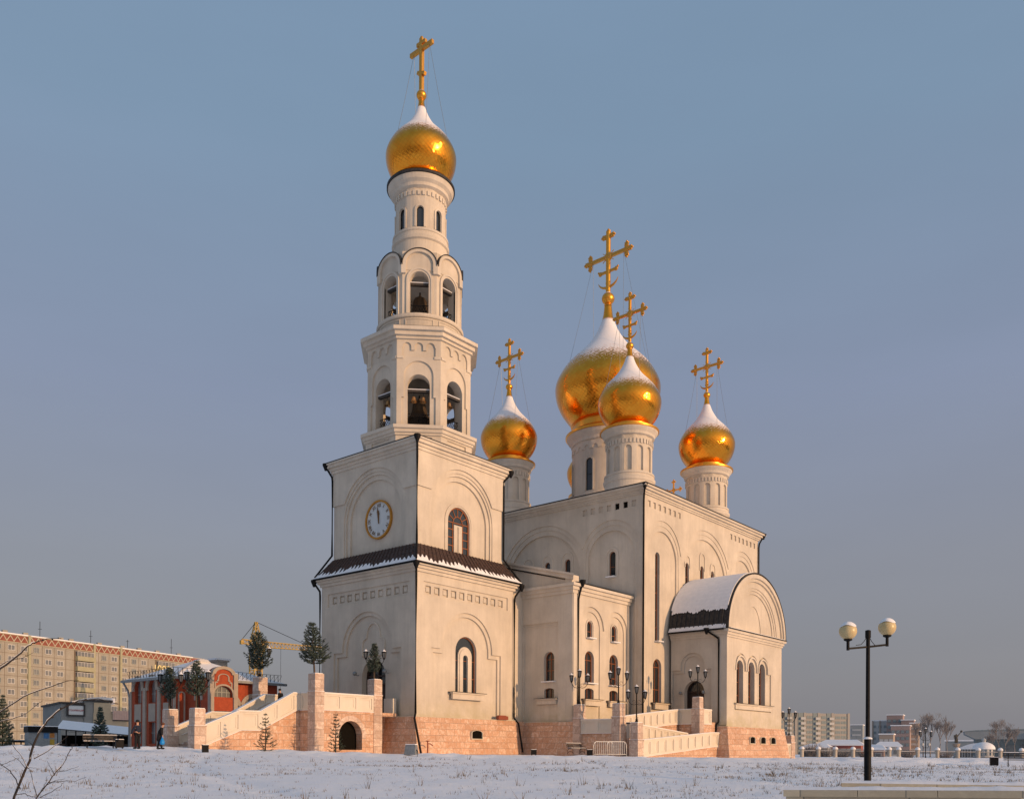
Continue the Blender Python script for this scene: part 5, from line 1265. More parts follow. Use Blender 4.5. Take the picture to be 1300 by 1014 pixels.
for i, (pts, r, dep, nm) in enumerate(br):
    m = MB(); P3 = [at(x, y, dep+.03*j)-o0 for j, (x, y) in enumerate(pts)]; Q = []
    for a, b_ in zip(P3, P3[1:]): Q += [a.lerp(b_, t/3)+Vector([rnd.uniform(-.003,.003) for _ in range(3)]) for t in range(3)]
    Q.append(P3[-1]); m.tube(Q, [r*.50*(1-.72*j/len(Q)) for j in range(len(Q))], 6)
    for j in range(2, len(Q)-1, 2):
        if rnd.random() < .7: m.blob(Q[j]+Vector([rnd.uniform(-.004,.004) for _ in range(3)]), r*.42, 6, 4)
    m.build('branch', M['twig'], e, True)
    if r > .005 and i < 14:
        s = MB(); s.tube([q+Vector((0,0,r*.40)) for q in Q[:int(len(Q)*.7)]], [r*.24*(1-.7*j/len(Q)) for j in range(int(len(Q)*.7))], 5); s.build('snow', M['snow'], e, True)

# ============================================================ BACKGROUND BUILDINGS
def axes(a, b):                                        # frame along the facade from point a to b (xy), outward toward the camera
    u = Vector((b[0]-a[0], b[1]-a[1], 0)); L = u.length; u.normalize(); n = Vector((u.y, -u.x, 0))
    if n.dot(Vector((CAM.x-a[0], CAM.y-a[1], 0))) < 0: n = -n
    return u, n, L
def two(px0, d0, px1, d1, z=0):
    a = at(px0, 955, d0); b_ = at(px1, 955, d1); a.z = b_.z = z; return a, b_
def mass(mb, a, u, n, u0, u1, z0, z1, dep, d=0):
    vs = [a+u*uu+n*dd for uu, dd in ((u0,d),(u1,d),(u1,-dep),(u0,-dep))]
    mb.add([(v.x,v.y,z0) for v in vs]+[(v.x,v.y,z1) for v in vs], [(0,1,2,3),(4,5,6,7),(0,1,5,4),(1,2,6,5),(2,3,7,6),(3,0,4,7)])
M['panel'] = plaster('panel_facade', (.37,.345,.29), .9); M['panel_y'] = noisy('yellow_panel', (.38,.36,.24), (.34,.32,.21), .8, .9); M['red_band'] = noisy('red_frieze', (.22,.07,.05), (.28,.10,.07), .8, .9)
M['cream'] = noisy('cream_trim', (.46,.42,.30), (.42,.38,.27), 1, .9); M['win_white'] = noisy('white_window_frame', (.60,.58,.54), (.5,.49,.46), 1, .7); M['seam'] = mat('panel_seam', (.17,.13,.10), .9)
M['win_green'] = noisy('grey_window_frame', (.34,.36,.33), (.28,.3,.28), 1, .7)
# left nine storey block
A, B = two(-12, 222, 243, 283); u, n, L = axes(A, B); fr = frame((A.x,A.y,0), u, n)
apt = empty('apartment_block', (A.x,A.y,0), 0, 'long nine storey tan panel apartment block with a red and cream zigzag frieze', 'apartment block')
inv = Matrix.Translation((-A.x,-A.y,0))
def bl(mb, name, mt, parent, **k):                     # build with world coordinates under a parent that sits at A
    o = mb.build(name, mt, None, **k); o.data.transform(Matrix.Translation(-parent_loc(parent))); o.parent = parent; return o
def parent_loc(p):
    v = Vector(p.location); q = p.parent
    while q: v += Vector(q.location); q = q.parent
    return v
m = MB(); mass(m, A, u, n, 0, L, 0, 29.0, 13); bl(m, 'wall', M['panel'], apt)
FH = 2.82; ZT = 27.3; seg = []
# bays: balcony stacks at these fractions
bal = [(.359,.440),(.782,.880)]
cols = []
x = 1.6; cw = L/19.0
m = MB()
for i in range(1, 19): m.plate(fr, rect(i*cw-.05, i*cw+.05, 1, 27.3), [], -.1, .03)
for f_ in range(1, 10): m.plate(fr, rect(0, L, ZT-f_*FH-.04, ZT-f_*FH+.04), [], -.1, .025)
bl(m, 'panel_joints', M['seam'], apt)
m = MB(); m.plate(fr, rect(0, L, 27.35, 29.2), [], -.1, .12); bl(m, 'frieze', M['red_band'], apt)
m = MB(); zn = 34
for i in range(zn):
    a0_ = L*i/zn; w_ = L/zn
    for s0, s1 in ((0,.5),(.5,1)):
        z0, z1 = (27.55,28.95) if s0 == 0 else (28.95,27.55)
        m.plate(fr, [(a0_+w_*s0,z0-.16),(a0_+w_*s1,z1-.16),(a0_+w_*s1,z1+.22),(a0_+w_*s0,z0+.22)], [], .1, .2+.004*(i % 2))
m.plate(fr, rect(0, L, 29.1, 29.35), [], -.5, .3); m.plate(fr, rect(0, L, 27.25, 27.42), [], -.1, .19); bl(m, 'zigzag_trim', M['cream'], apt)
for t0 in (.152,.449,.585): 
    m = MB(); m.plate(fr, rect(L*t0-.35, L*t0+.35, 1, 29.5), [], -.1, .45); bl(m, 'pilaster', M['panel_y'], apt)
wins = 0; proto = {}
def wmesh(kind):
    m = MB(); w, h = (2.0,1.45) if kind else (1.6,1.4)
    f2 = frame((0,0,0),(1,0,0),(0,-1,0)); m.cur = 0
    m.plate(f2, rect(-w/2,w/2,0,h), [rect(-w/2+.13,-.06,.13,h-.13), rect(.06,w/2-.13,.13,h-.13)], 0, .1); m.cur = 1
    m.plate(f2, rect(-w/2+.05,w/2-.05,.05,h-.05), [], .0, .04)
    o = m.build('window', [M['win_white'] if kind else M['win_green'], M['glass_far']], None); bpy.context.scene.collection.objects.unlink(o); return o
wp = [wmesh(0), wmesh(1)]; ang = math.atan2(u.y, u.x); over = MB()
slots = []
for c in range(19):
    uc_ = (c+.5)*cw; t = uc_/L
    if any(a-.02 < t < b_+.02 for a, b_ in bal): continue
    for f_ in range(9): slots.append((uc_, ZT-(f_+1)*FH+.72, c, f_))
rnd.shuffle(slots); slots.sort(key=lambda q: (q[3] > 3))
for (uc_, z, c, f_) in slots:
    if wins < 96:
        p_ = wp[0 if (c*7+f_*3) % 3 == 0 else 1]; o = p_.copy(); COL.objects.link(o); o.parent = apt; q = Vector(fr(uc_, z, .02)); o.location = (q.x-A.x, q.y-A.y, q.z); o.rotation_euler = (0,0,ang); wins += 1
    else:
        w_ = 1.0 if (c+f_) % 3 else .8; over.cur = 0; over.plate(fr, rect(uc_-w_, uc_+w_, z, z+1.42), [rect(uc_-w_+.13, uc_-.06, z+.13, z+1.29), rect(uc_+.06, uc_+w_-.13, z+.13, z+1.29)], -.05, .1); over.cur = 1; over.plate(fr, rect(uc_-w_+.04, uc_+w_-.04, z+.05, z+1.37), [], -.05, .05)
o = bl(over, 'windows', [M['win_white'], M['glass_far']], apt); o['kind'] = 'stuff'
for a_, b_ in bal:
    m = MB(); m.plate(fr, rect(L*a_-.3, L*b_+.3, 1, 27.3), [], -.1, .12); bl(m, 'balcony_recess', M['seam'], apt)
    for f_ in range(9):
        z = ZT-(f_+1)*FH; m = MB(); m.cur = 0; m.plate(fr, rect(L*a_, L*b_, z, z+1.15), [], .05, 1.1); m.plate(fr, rect(L*a_-.1, L*b_+.1, z-.12, z+.02), [], .05, 1.2); m.cur = 1
        m.plate(fr, rect(L*a_+.1, L*b_-.1, z+1.15, z+2.3), [], .05, .95); m.cur = 2
        for q in range(6): uu = L*a_+.1+(L*(b_-a_)-.2)*q/5; m.plate(fr, rect(uu-.05, uu+.05, z+1.15, z+2.35), [], .9, 1.02)
        m.plate(fr, rect(L*a_, L*b_, z+2.3, z+2.42), [], .05, 1.05); bl(m, 'balcony', [M['panel_y'], M['glass_far'], M['win_white']], apt)
# lettering on the roof edge and chimneys, antennas
mt = Matrix(((u.x,0,n.x,0),(u.y,0,n.y,0),(0,1,0,0),(0,0,0,1)))
M['letter'] = noisy('cream_letters', (.8,.68,.34), (.72,.6,.3), 3, .6)
ql = Vector(fr(L*.835, 24.3, 1.6)); text_obj('lettering', '1000чик', 3.4, Matrix.Translation(ql-Vector((A.x,A.y,0))) @ mt, M['letter'], apt, .1)
for i in range(14):
    uu = L*(i+.5)/14+rnd.uniform(-2,2); m = MB(); p_ = A+u*uu-n*3
    if i % 3 == 0: m.tube([(p_.x,p_.y,29),(p_.x,p_.y,29+rnd.uniform(3,6.5))], .07, 5); m.tube([(p_.x-.5,p_.y,32),(p_.x+.5,p_.y,32.05)], .05, 4); bl(m, 'antenna', M['metal_black'], apt)
    else: m.box((p_.x,p_.y,29.9), (1.2,.9,1.2)); bl(m, 'chimney', M['panel'], apt)
m = MB(); m.plate(fr, rect(0, L, 29.3, 29.55), [], -13, .35); bl(m, 'snow', M['snow'], apt)
# red brick stair block at its end
M['brick'] = noisy('red_brick', (.42,.085,.038), (.32,.065,.03), 3, .9); M['brick_far'] = noisy('red_brick_far', (.30,.10,.07), (.36,.13,.09), 1.5, .9)
M['stonegrey'] = noisy('grey_stone_trim', (.42,.36,.30), (.36,.31,.26), 2, .9)
a2, b2_ = two(243.5, 286, 258, 291); u2, n2, L2 = axes(a2, b2_)
eb = empty('brick_tower_block', (a2.x,a2.y,0), 0, 'plain dark red brick block at the right end of the panel apartment block', 'building')
m = MB(); mass(m, a2, u2, n2, 0, L2, 0, 29.5, 12); bl(m, 'wall', M['brick_far'], eb); m = MB(); mass(m, a2, u2, n2, -.2, L2+.2, 29.5, 29.8, 12.2, .2); bl(m, 'roof', M['concrete'], eb)
# ---- red brick church building
RB = empty('brick_parish_house', (0,0,0), 0, 'red brick parish house with grey stone arches and a rounded gable over an arched window', 'house')
def X2(px, py, x):
    r = ray(px, py); t = (x-CAM.x)/r.x; return CAM+r*t
def Y2(px, py, y):
    r = ray(px, py); t = (y-CAM.y)/r.y; return CAM+r*t
K = at(222, 860, 78); K0 = X2(167, 862, K.x)
zE = K.z; Wlen = K0.y-K.y
K1 = Y2(237, 860, K.y)                                   # where the west wall of the gabled wing starts
G0 = X2(266, 860, K1.x); GZ = X2(270, 858, K1.x).z
G1 = Y2(300.5, 860, G0.y); E1 = Y2(352, 868, K.y)
def loc_empty(e, p):
    e.location = p
loc_empty(RB, (K.x, K.y, 0))
KS = .80
def sfr(f0): return lambda u_, z_, d_: f0(u_*KS, z_*KS, d_)
zER = zE; WR = Wlen; Wlen = Wlen/KS; zE = zE/KS
fW = sfr(frame((K.x,K.y,0),(0,1,0),(-1,0,0),0,WR,1,0))
wm = MB(); st = MB()
bays = 3; bw_ = Wlen/bays
holes = []
for i in range(bays):
    c = bw_*(i+.5); holes += [arch(c,.75,5.6,7.4), rect(c-.75,c+.75,1.0,3.4)]
wm.plate(fW, rect(0,Wlen,0,zE), holes, -.5, 0)
for i in range(bays):
    c = bw_*(i+.5); st.plate(fW, band(c,1.35,.85,7.4,7.0), [], -.05, .12); st.plate(fW, rect(c-.74,c+.74,3.5,5.5), [], -.05, .06)
    st.plate(fW, rect(c-1.75,c-1.45,.3,7.0), [], -.05, .1); st.plate(fW, rect(c+1.45,c+1.75,.3,7.0), [], -.05, .1) if i == bays-1 else None
    st.plate(fW, rect(bw_*i-.3 if i else .5, bw_*i+.3 if i else .8,.3,7.3), [], -.05, .14)
EX = (E1.x-K.x)/KS; fSo = sfr(frame((K.x,K.y,0),(1,0,0),(0,-1,0),0,E1.x-K.x,1,1))
gx0, gx1 = (K1.x-K.x)/KS, (G1.x-K.x)/KS; gd = (K.y-G0.y)/KS; gdR = K.y-G0.y
wm.plate(fSo, rect(0,EX,0,zE), [], -.5, 0)
st.plate(fSo, band(gx0*.55,gx0*.30,gx0*.2,6.3,.3), [], -.05, .1)
fGw = sfr(frame((K1.x,G0.y,0),(0,1,0),(-1,0,0),0,gdR,1,0)); fGs = sfr(frame((K1.x,G0.y,0),(1,0,0),(0,-1,0),0,(gx1-gx0)*KS,1,1))
gw = gx1-gx0; gm = gw/2; zG = X2(267, 858, K1.x).z
zG = Y2(283, 861, G0.y).z/KS
wm.plate(fGw, rect(0,gd,0,zG), [arch(gd*.45,.35,4.2,5.9), arch(gd*.45,.35,1.5,3.0)], -.5, 0)
st.plate(fGw, band(gd*.45,.8,.45,5.9,5.7), [], -.05, .1); st.plate(fGw, rect(gd*.45-.5,gd*.45+.5,3.2,4.0), [], -.05, .08)
gz_ = lambda py: Y2(283, py, G0.y).z/KS
gt = gz_(855.5); ga = gm*.84; gk = (gz_(845.5)-gt)/ga; zEw = gz_(861)
wz0, wz1 = gz_(884.5), gz_(870.5); wk = (wz1-wz0-.3)/(gm*.68)
gab = [(0,0),(gw,0),(gw,gt)]+arc(gm,ga,gt,0,PI,20,gk)+[(0,gt)]
wm.plate(fGs, gab, [arch(gm,gm*.68,wz0,wz0+.3,18,wk), rect(gm-gm*.62,gm+gm*.62,.2,gz_(902))], -.6, 0)
st.plate(fGs, [(gm+ga+.02,gt-.02)]+arc(gm,ga+.02,gt,0,PI,20,gk)+[(gm-ga-.02,gt-.02),(gm-ga+.4,gt-.02)]+arc(gm,ga-.4,gt-.02,PI,0,20,gk*.93)+[(gm+ga-.4,gt-.02)], [], -.3, .15); st.plate(fGs, rect(-.05,.45,0,gt+.15), [], -.2, .16); st.plate(fGs, rect(gw-.45,gw+.05,0,gt+.15), [], -.2, .16)
st.plate(fGs, band(gm,gm*.68+.22,gm*.68,wz0+.3,wz0,20,wk*1.04), [], -.05, .1)
oz = gt-.35; st.plate(fGs, band(gm,gm*.42,gm*.42-.14,oz,oz-.3,16,gk*1.0), [], -.05, .08)
for sg in (-1,1):
    st.plate(fGs, rect(gm+sg*gm*.42-.12,gm+sg*gm*.42+.12,oz-.42,oz-.28), [], -.05, .085); st.plate(fGs, rect(gm+sg*gm*.52-.15,gm+sg*gm*.52+.15,oz-.6,oz-.46), [], -.05, .08); st.plate(fGs, rect(gm+sg*gm*.60-.07,gm+sg*gm*.60+.07,oz-1.2,oz-.55), [], -.05, .075)
for c in (gx1+ (EX-gx1)*.22, gx1+(EX-gx1)*.6):
    st.plate(fSo, band(c,1.7,1.25,5.2,5.0), [], -.05, .1)
bl(wm, 'wall', M['brick'], RB); bl(st, 'stone_trim', M['stonegrey'], RB)
def bg_window(fr_, loop, name='window', nv=3, nz=(.5,), d=-.3):
    us = [p_[0] for p_ in loop]; zs = [p_[1] for p_ in loop]; m = MB(); m.cur = 0; m.plate(fr_, loop, [], d-.05, d); m.cur = 1
    for i in range(1, nv+1): uu = min(us)+(max(us)-min(us))*i/(nv+1); m.plate(fr_, rect(uu-.06,uu+.06,min(zs),max(zs)-(.35 if i in (1,nv) and nv > 2 else 0)), [], d-.02, d+.06)
    for t in nz: zz = min(zs)+(max(zs)-min(zs))*t; m.plate(fr_, rect(min(us)+.05,max(us)-.05,zz-.05,zz+.05), [], d-.02, d+.05)
    return bl(m, name, [M['glass_far'], M['win_green']], RB)
for i in range(bays):
    c = bw_*(i+.5); bg_window(fW, arch(c,.74,5.6,7.4), nv=1, nz=(.4,)); bg_window(fW, rect(c-.74,c+.74,1,3.4), nv=1)
bg_window(fGs, arch(gm,gm*.675,wz0,wz0+.3,18,wk), nv=3, nz=(.45,)); bg_window(fGs, rect(gm-gm*.6,gm+gm*.6,.2,gz_(902)), nv=3); bg_window(fGw, arch(gd*.45,.34,4.2,5.9), nv=0); bg_window(fGw, arch(gd*.45,.34,1.5,3.0), nv=0)
for c in (gx1+(EX-gx1)*.22, gx1+(EX-gx1)*.6): bg_window(fSo, arch(c,1.2,3.6,5.2), nv=2, d=.04)
# roofs
zE = zER; gw = gw*KS; gd = gdR
m = MB(); rx0, rx1, ry0, ry1 = K.x-.6, E1.x+.6, K.y-.6, K0.y+.6; zr = zE+.1; rt = zE+2.2
rv = [(rx0,ry0,zr),(rx1,ry0,zr),(rx1,ry1,zr),(rx0,ry1,zr),(rx0+5,ry0+5,rt),(rx1-6,ry0+5,rt),(rx1-6,ry1-5,rt),(rx0+5,ry1-5,rt)]
m.add(rv, [(0,1,5,4),(1,2,6,5),(2,3,7,6),(3,0,4,7),(4,5,6,7),(3,2,1,0)])
gx_, gy_ = K1.x, G0.y; zq = zG*KS+.03; m.add([(gx_-.3,gy_+.4,zq),(gx_+gw+.3,gy_+.4,zq),(gx_+gw/2,gy_+.4,zq+.6),(gx_-.3,gy_+gd+3,zq),(gx_+gw+.3,gy_+gd+3,zq),(gx_+gw/2,gy_+gd+3,zq+.6)], [(0,1,2),(3,5,4),(0,2,5,3),(1,4,5,2)])
rfm = bl(m, 'roof', M['snow'], RB)
m = MB()
for a_, b_ in (((rx0,ry0),(rx1,ry0)),((rx0,ry0),(rx0,ry1))): m.bar((*a_,zr-.1), (*b_,zr-.1), .3, .22)
bl(m, 'eave', M['grey_metal'], RB)
for (px, py, w_) in ((278,836,1.5),(263,838,1.2)):
    p_ = at(px+(0 if w_ > 1.3 else -8), 842, 92 if w_ > 1.3 else 95); m = MB(); m.box((p_.x,p_.y,zE+1.9), (w_*.8,w_*.8,1.8)); m.box((p_.x,p_.y,zE+2.85), (w_*.8+.3,w_*.8+.3,.2)); bl(m, 'chimney', M['stonegrey'], RB)
    m = MB(); m.box((p_.x,p_.y,zE+3.0), (w_+.2,w_+.2,.18)); bl(m, 'snow', M['snow'], RB)
m = MB()
for a_, b_, nn in (((rx0+.3,ry0+.3),(rx0+.3,ry1-.3),16),((rx0+.3,ry0+.3),(rx1-.3,ry0+.3),26)):
    for i in range(nn):
        t = i/nn; x, y = a_[0]+(b_[0]-a_[0])*t, a_[1]+(b_[1]-a_[1])*t; m.bar((x,y,zr),(x,y,zr+.8),.035)
        t2 = (i+1)/nn; x2, y2_ = a_[0]+(b_[0]-a_[0])*t2, a_[1]+(b_[1]-a_[1])*t2; m.bar((x,y,zr+.8),(x2,y2_,zr+.8),.03); m.bar((x,y,zr+.2),(x2,y2_,zr+.75),.02)
bl(m, 'roof_railing', M['metal_black'], RB)
m = MB(); px_, py_ = rx0+.1, ry1-.3; m.tube([(px_-.2,py_,zr-.1),(px_+.3,py_,zr-.9),(px_+.45,py_,zr-1.5),(px_+.45,py_,.3)], .09, 6); bl(m, 'downpipe', M['grey_metal'], RB)
m = MB(); mass(m, Vector((rx1-.6-7,K.y+1,0)), Vector((1,0,0)), Vector((0,-1,0)), 0, 6.5, 0, zE-.1, 10, 0); bl(m, 'wall', M['brick'], RB)

# ---- low building with the sign
A3, B3 = two(77, 172, 171, 180); u3, n3, L3 = axes(A3, B3); f3 = frame((A3.x,A3.y,0), u3, n3)
sh = empty('market_hall', (A3.x,A3.y,0), 0, 'low grey and beige market hall with a stepped roof line and a red lettered sign', 'building')
tC = .58
M['greywall'] = noisy('grey_cladding', (.22,.23,.22), (.27,.27,.26), .6, .9); M['beige_wall'] = noisy('beige_wall', (.50,.40,.27), (.44,.35,.24), .6, .9)
m = MB(); mass(m, A3, u3, n3, 0, L3*.30, 0, 9.0, 20); mass(m, A3, u3, n3, L3*.30+.02, L3*.64, 0, 9.6, 20, .2); bl(m, 'wall', M['greywall'], sh)
m = MB(); mass(m, A3, u3, n3, L3*.42, L3, 0, 7.4, 20, .5); mass(m, A3, u3, n3, L3*.42+.1, L3*.66, 7.4, 9.4, 19, .45); bl(m, 'wall', M['beige_wall'], sh)
m = MB(); m.plate(f3, rect(-.4,L3*.3,9.0,9.35), [], -20, .4); m.plate(f3, rect(L3*.30,L3*.68,9.6,9.95), [], -20, .7); m.plate(f3, rect(L3*.68,L3*1.0,5.9,6.1), [], -.1, .8); bl(m, 'fascia', M['roof_black'], sh)
m = MB(); m.plate(f3, [(L3*.16,9.3)]+[(L3*(.16+.58*i/12), 9.35+1.25*math.sin(PI*(.06+.62*i/12))) for i in range(13)]+[(L3*.74,9.3)], [], -3, -1.2); bl(m, 'snow', M['snow'], sh); m = MB(); m.plate(f3, rect(L3*.68,L3,7.4,7.8), [], -20, .5); bl(m, 'snow', M['snow'], sh)
m = MB(); m.plate(f3, rect(L3*.68,L3,6.1,7.9), [], .5, 1.0)
for i in range(14): uu = L3*.68+L3*.32*i/14; m.plate(f3, rect(uu,uu+.12,6.15,7.85), [], .9, 1.1)
bl(m, 'canopy_fascia', noisy('pale_pink_fascia', (.66,.46,.38), (.6,.42,.35), 2, .8), sh)
m = MB(); m.plate(f3, rect(L3*.07,L3*.31,6.6,8.95), [rect(L3*.07+.3,L3*.31-.3,6.9,8.7)], 0, .6); sg_ = bl(m, 'sign', M['roof_black'], sh)
m = MB(); m.plate(f3, rect(L3*.07+.25,L3*.31-.25,6.85,8.72), [], 0, .45); bl(m, 'sign_board', M['clock_face'], sh)
mt3 = Matrix(((u3.x,0,n3.x,0),(u3.y,0,n3.y,0),(0,1,0,0),(0,0,0,1))); q = Vector(f3(L3*.19,7.75,.55))
M['red_letter'] = noisy('red_letters', (.45,.04,.04), (.38,.03,.03), 3, .6)
text_obj('lettering', 'АТСОРМАЦИЯ', .42, Matrix.Translation(q-Vector((A3.x,A3.y,0))) @ mt3, M['red_letter'], sh, .02)
for t in (.11,.19,.27): 
    m = MB(); m.cur = 0; m.plate(f3, rect(L3*t-.55,L3*t+.55,3.6,5.4), [], -.1, .06); m.cur = 1; m.plate(f3, rect(L3*t-.05,L3*t+.05,3.6,5.4), [], 0, .12); bl(m, 'window', [M['glass_far'], M['win_green']], sh)
for t in (.69,.74,.79,.95,1.0-.01):
    m = MB(); m.cur = 0; m.plate(f3, rect(L3*t-.5,L3*t+.5,2.6,4.3), [], .3, .58); m.cur = 1; m.plate(f3, rect(L3*t-.06,L3*t+.06,2.6,4.3), [], .4, .64); bl(m, 'window', [M['glass_far'], M['win_white']], sh)
# market canopy in front of it
A4, B4 = two(72, 120, 168, 123); u4, n4, L4 = axes(A4, B4); f4 = frame((A4.x,A4.y,0), u4, n4)
cn = empty('market_canopy', (A4.x,A4.y,0), 0, 'long low dark market canopy with a snow covered roof', 'canopy')
m = MB(); z0_, z1_ = 2.6, 1.9
m.add([f4(0,2.9,.6),f4(L4,2.1,.6),f4(L4,3.2,-5),f4(0,4.1,-5),f4(0,3.0,.6),f4(L4,2.2,.6),f4(L4,3.3,-5),f4(0,4.2,-5)], [(0,1,2,3),(4,5,6,7),(0,1,5,4),(1,2,6,5),(2,3,7,6),(3,0,4,7)]); bl(m, 'roof', M['roof_black'], cn)
m = MB(); m.add([f4(0,3.03,.55),f4(L4,2.24,.55),f4(L4,3.38,-5),f4(0,4.3,-5)], [(0,1,2,3)]); bl(m, 'snow', M['snow'], cn)
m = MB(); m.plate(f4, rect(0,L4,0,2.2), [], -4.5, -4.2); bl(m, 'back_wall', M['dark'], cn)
for i in range(9): m = MB(); m.bar(f4(L4*i/8+.1*(i==0)-.1*(i==8),0,.3), f4(L4*i/8+.1*(i==0)-.1*(i==8),2.9-.8*i/8,.3), .12); bl(m, 'post', M['metal_black'], cn)
for i in range(7): m = MB(); m.plate(f4, rect(L4*(i+.15)/7,L4*(i+.8)/7,0,1.0), [], -1.6, -.9); bl(m, 'counter', M['door_wood'], cn)
# kiosk
A5, B5 = two(36, 112, 72.5, 114); u5, n5, L5 = axes(A5, B5); f5 = frame((A5.x,A5.y,0), u5, n5)
ki = empty('kiosk', (A5.x,A5.y,0), 0, 'small grey market kiosk with a dark flat roof and two coloured posters', 'kiosk')
m = MB(); m.plate(f5, rect(0,L5,0,2.6), [], -2.6, 0); bl(m, 'wall', M['grey_metal'], ki); m = MB(); m.plate(f5, rect(-.1,L5+.05,2.35,3.1), [], -2.8, .25); bl(m, 'roof', M['metal_black'], ki); m = MB(); m.plate(f5, rect(-.1,L5+.05,3.1,3.18), [], -2.8, .25); bl(m, 'snow', M['snow'], ki)
for (t0,t1,z0,z1,c) in ((.52,.7,1.6,2.3,(.08,.2,.4)),(.74,.9,1.7,2.3,(.5,.2,.05)),(.74,.9,.7,1.5,(.5,.33,.05))): m = MB(); m.plate(f5, rect(L5*t0,L5*t1,z0,z1), [], -.05, .05); bl(m, 'poster', noisy('poster', c, tuple(v*.7 for v in c), 4, .7), ki)
# low snowy fence far left
A6, B6 = two(-20, 108, 37, 116); u6, n6, L6 = axes(A6, B6); f6 = frame((A6.x,A6.y,0), u6, n6)
fe = empty('rail_fence', (A6.x,A6.y,0), 0, 'low dark rail fence with snow on its rails at the far left', 'fence')
for z in (.5,1.1): m = MB(); m.plate(f6, rect(0,L6,z,z+.22), [], 0, .12); bl(m, 'rail', M['metal_black'], fe); m = MB(); m.plate(f6, rect(0,L6,z+.22,z+.32), [], -.05, .17); bl(m, 'snow', M['snow'], fe)
for i in range(7): m = MB(); m.plate(f6, rect(L6*i/6.2,L6*i/6.2+.14,0,1.35), [], -.1, .0); bl(m, 'post', M['metal_black'], fe)
# tower crane
cr = at(324, 955, 205); cr.z = 0; e = empty('tower_crane', cr, 0, 'yellow lattice tower crane behind the red brick house', 'crane')
M['crane'] = noisy('crane_yellow', (.50,.34,.10), (.44,.30,.09), 1, .7); zj = at(324, 817, 205).z; ztp = at(324, 789, 205).z
jd = (at(420, 819, 214)-at(324, 817, 205)); jd.z = 0; JL = jd.length; jd.normalize(); jn = Vector((-jd.y, jd.x, 0))
def lattice(mb, a, b_, w0, w1, n_, x, y, t=.14):
    P4 = []
    for i in range(n_+1):
        c = a.lerp(b_, i/n_); w = w0+(w1-w0)*i/n_; P4.append([c+x*w*i_+y*w*j_ for i_, j_ in ((-.5,-.5),(.5,-.5),(.5,.5),(-.5,.5))])
    for i in range(n_):
        for k in range(4): mb.bar(P4[i][k], P4[i+1][k], t); mb.bar(P4[i][k], P4[i+1][(k+1) % 4], t*.6); mb.bar(P4[i][k], P4[i][(k+1) % 4], t*.6)
Z3 = Vector((0,0,1)); X3 = Vector((1,0,0)); Y3 = Vector((0,1,0))
m = MB(); lattice(m, Vector((0,0,0)), Vector((0,0,zj-1)), 2.0, 2.0, 14, X3, Y3, .22); m.build('mast', M['crane'], e)
m = MB(); lattice(m, Vector((0,0,zj)), Vector((0,0,ztp)), 2.0, .4, 4, X3, Y3, .2); m.build('apex', M['crane'], e)
m = MB(); lattice(m, jd*1+Z3*zj, jd*JL+Z3*(zj-.3), 1.3, .9, 20, jn, Z3, .13); m.build('jib', M['crane'], e)
m = MB(); lattice(m, Z3*zj, jd*-3.2+Z3*(zj+.5), 1.2, .8, 3, jn, Z3, .14); m.box(jd*-3.2+Z3*(zj+.2), (.7,.7,.9)); m.build('counter_jib', M['crane'], e)
m = MB(); m.box(jd*1.0+Z3*(zj-.6), (1.5,1.5,2.2)); m.build('cab', M['crane'], e)
m = MB(); m.tube([Z3*ztp, jd*(JL*.62)+Z3*(zj+.8)], .06, 4); m.tube([Z3*ztp, jd*-3.2+Z3*(zj+.8)], .06, 4); m.tube([jd*JL*.32+Z3*zj, jd*JL*.32+Z3*(zj-12)], .04, 4); m.build('cable', M['metal_black'], e)

# ---- right hand background
M['far_panel'] = noisy('hazy_panel', (.33,.315,.29), (.30,.29,.275), .2, .9); M['far_dark'] = noisy('hazy_grey', (.25,.28,.29), (.29,.31,.32), .3, .9); M['far_pink'] = noisy('hazy_pink_brick', (.36,.27,.25), (.33,.25,.23), .3, .9); M['far_white'] = noisy('hazy_white', (.48,.48,.47), (.42,.43,.43), .3, .9); M['far_orange'] = noisy('hazy_orange', (.37,.30,.25), (.34,.28,.23), .3, .9); M['far_red'] = noisy('hazy_red_wall', (.34,.12,.10), (.30,.11,.09), .5, .9); M['haze_green'] = noisy('hazy_green_grey', (.20,.24,.25), (.23,.27,.28), .3, .9)  # distance haze put into the colours: far walls kept pale and low in contrast
def zat(px, py, d): return at(px, py, d).z
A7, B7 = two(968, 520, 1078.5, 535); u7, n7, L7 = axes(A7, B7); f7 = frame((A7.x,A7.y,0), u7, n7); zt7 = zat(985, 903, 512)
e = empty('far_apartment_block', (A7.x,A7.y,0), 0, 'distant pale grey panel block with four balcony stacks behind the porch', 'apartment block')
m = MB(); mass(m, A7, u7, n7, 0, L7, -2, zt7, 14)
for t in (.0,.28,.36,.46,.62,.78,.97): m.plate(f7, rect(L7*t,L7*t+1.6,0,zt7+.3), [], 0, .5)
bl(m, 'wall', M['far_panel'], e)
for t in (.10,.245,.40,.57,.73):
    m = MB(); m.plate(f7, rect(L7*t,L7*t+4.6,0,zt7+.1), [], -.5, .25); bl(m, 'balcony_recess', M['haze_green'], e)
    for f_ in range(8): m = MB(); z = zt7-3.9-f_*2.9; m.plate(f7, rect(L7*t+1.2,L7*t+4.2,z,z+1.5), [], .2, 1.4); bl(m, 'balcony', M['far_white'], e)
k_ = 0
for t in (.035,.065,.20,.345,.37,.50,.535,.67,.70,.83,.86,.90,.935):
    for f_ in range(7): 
        m = MB(); z = zt7-3.2-f_*2.9; m.plate(f7, rect(L7*t,L7*t+1.7,z,z+1.6), [], 0, .12); bl(m, 'window', M['haze_green'], e)
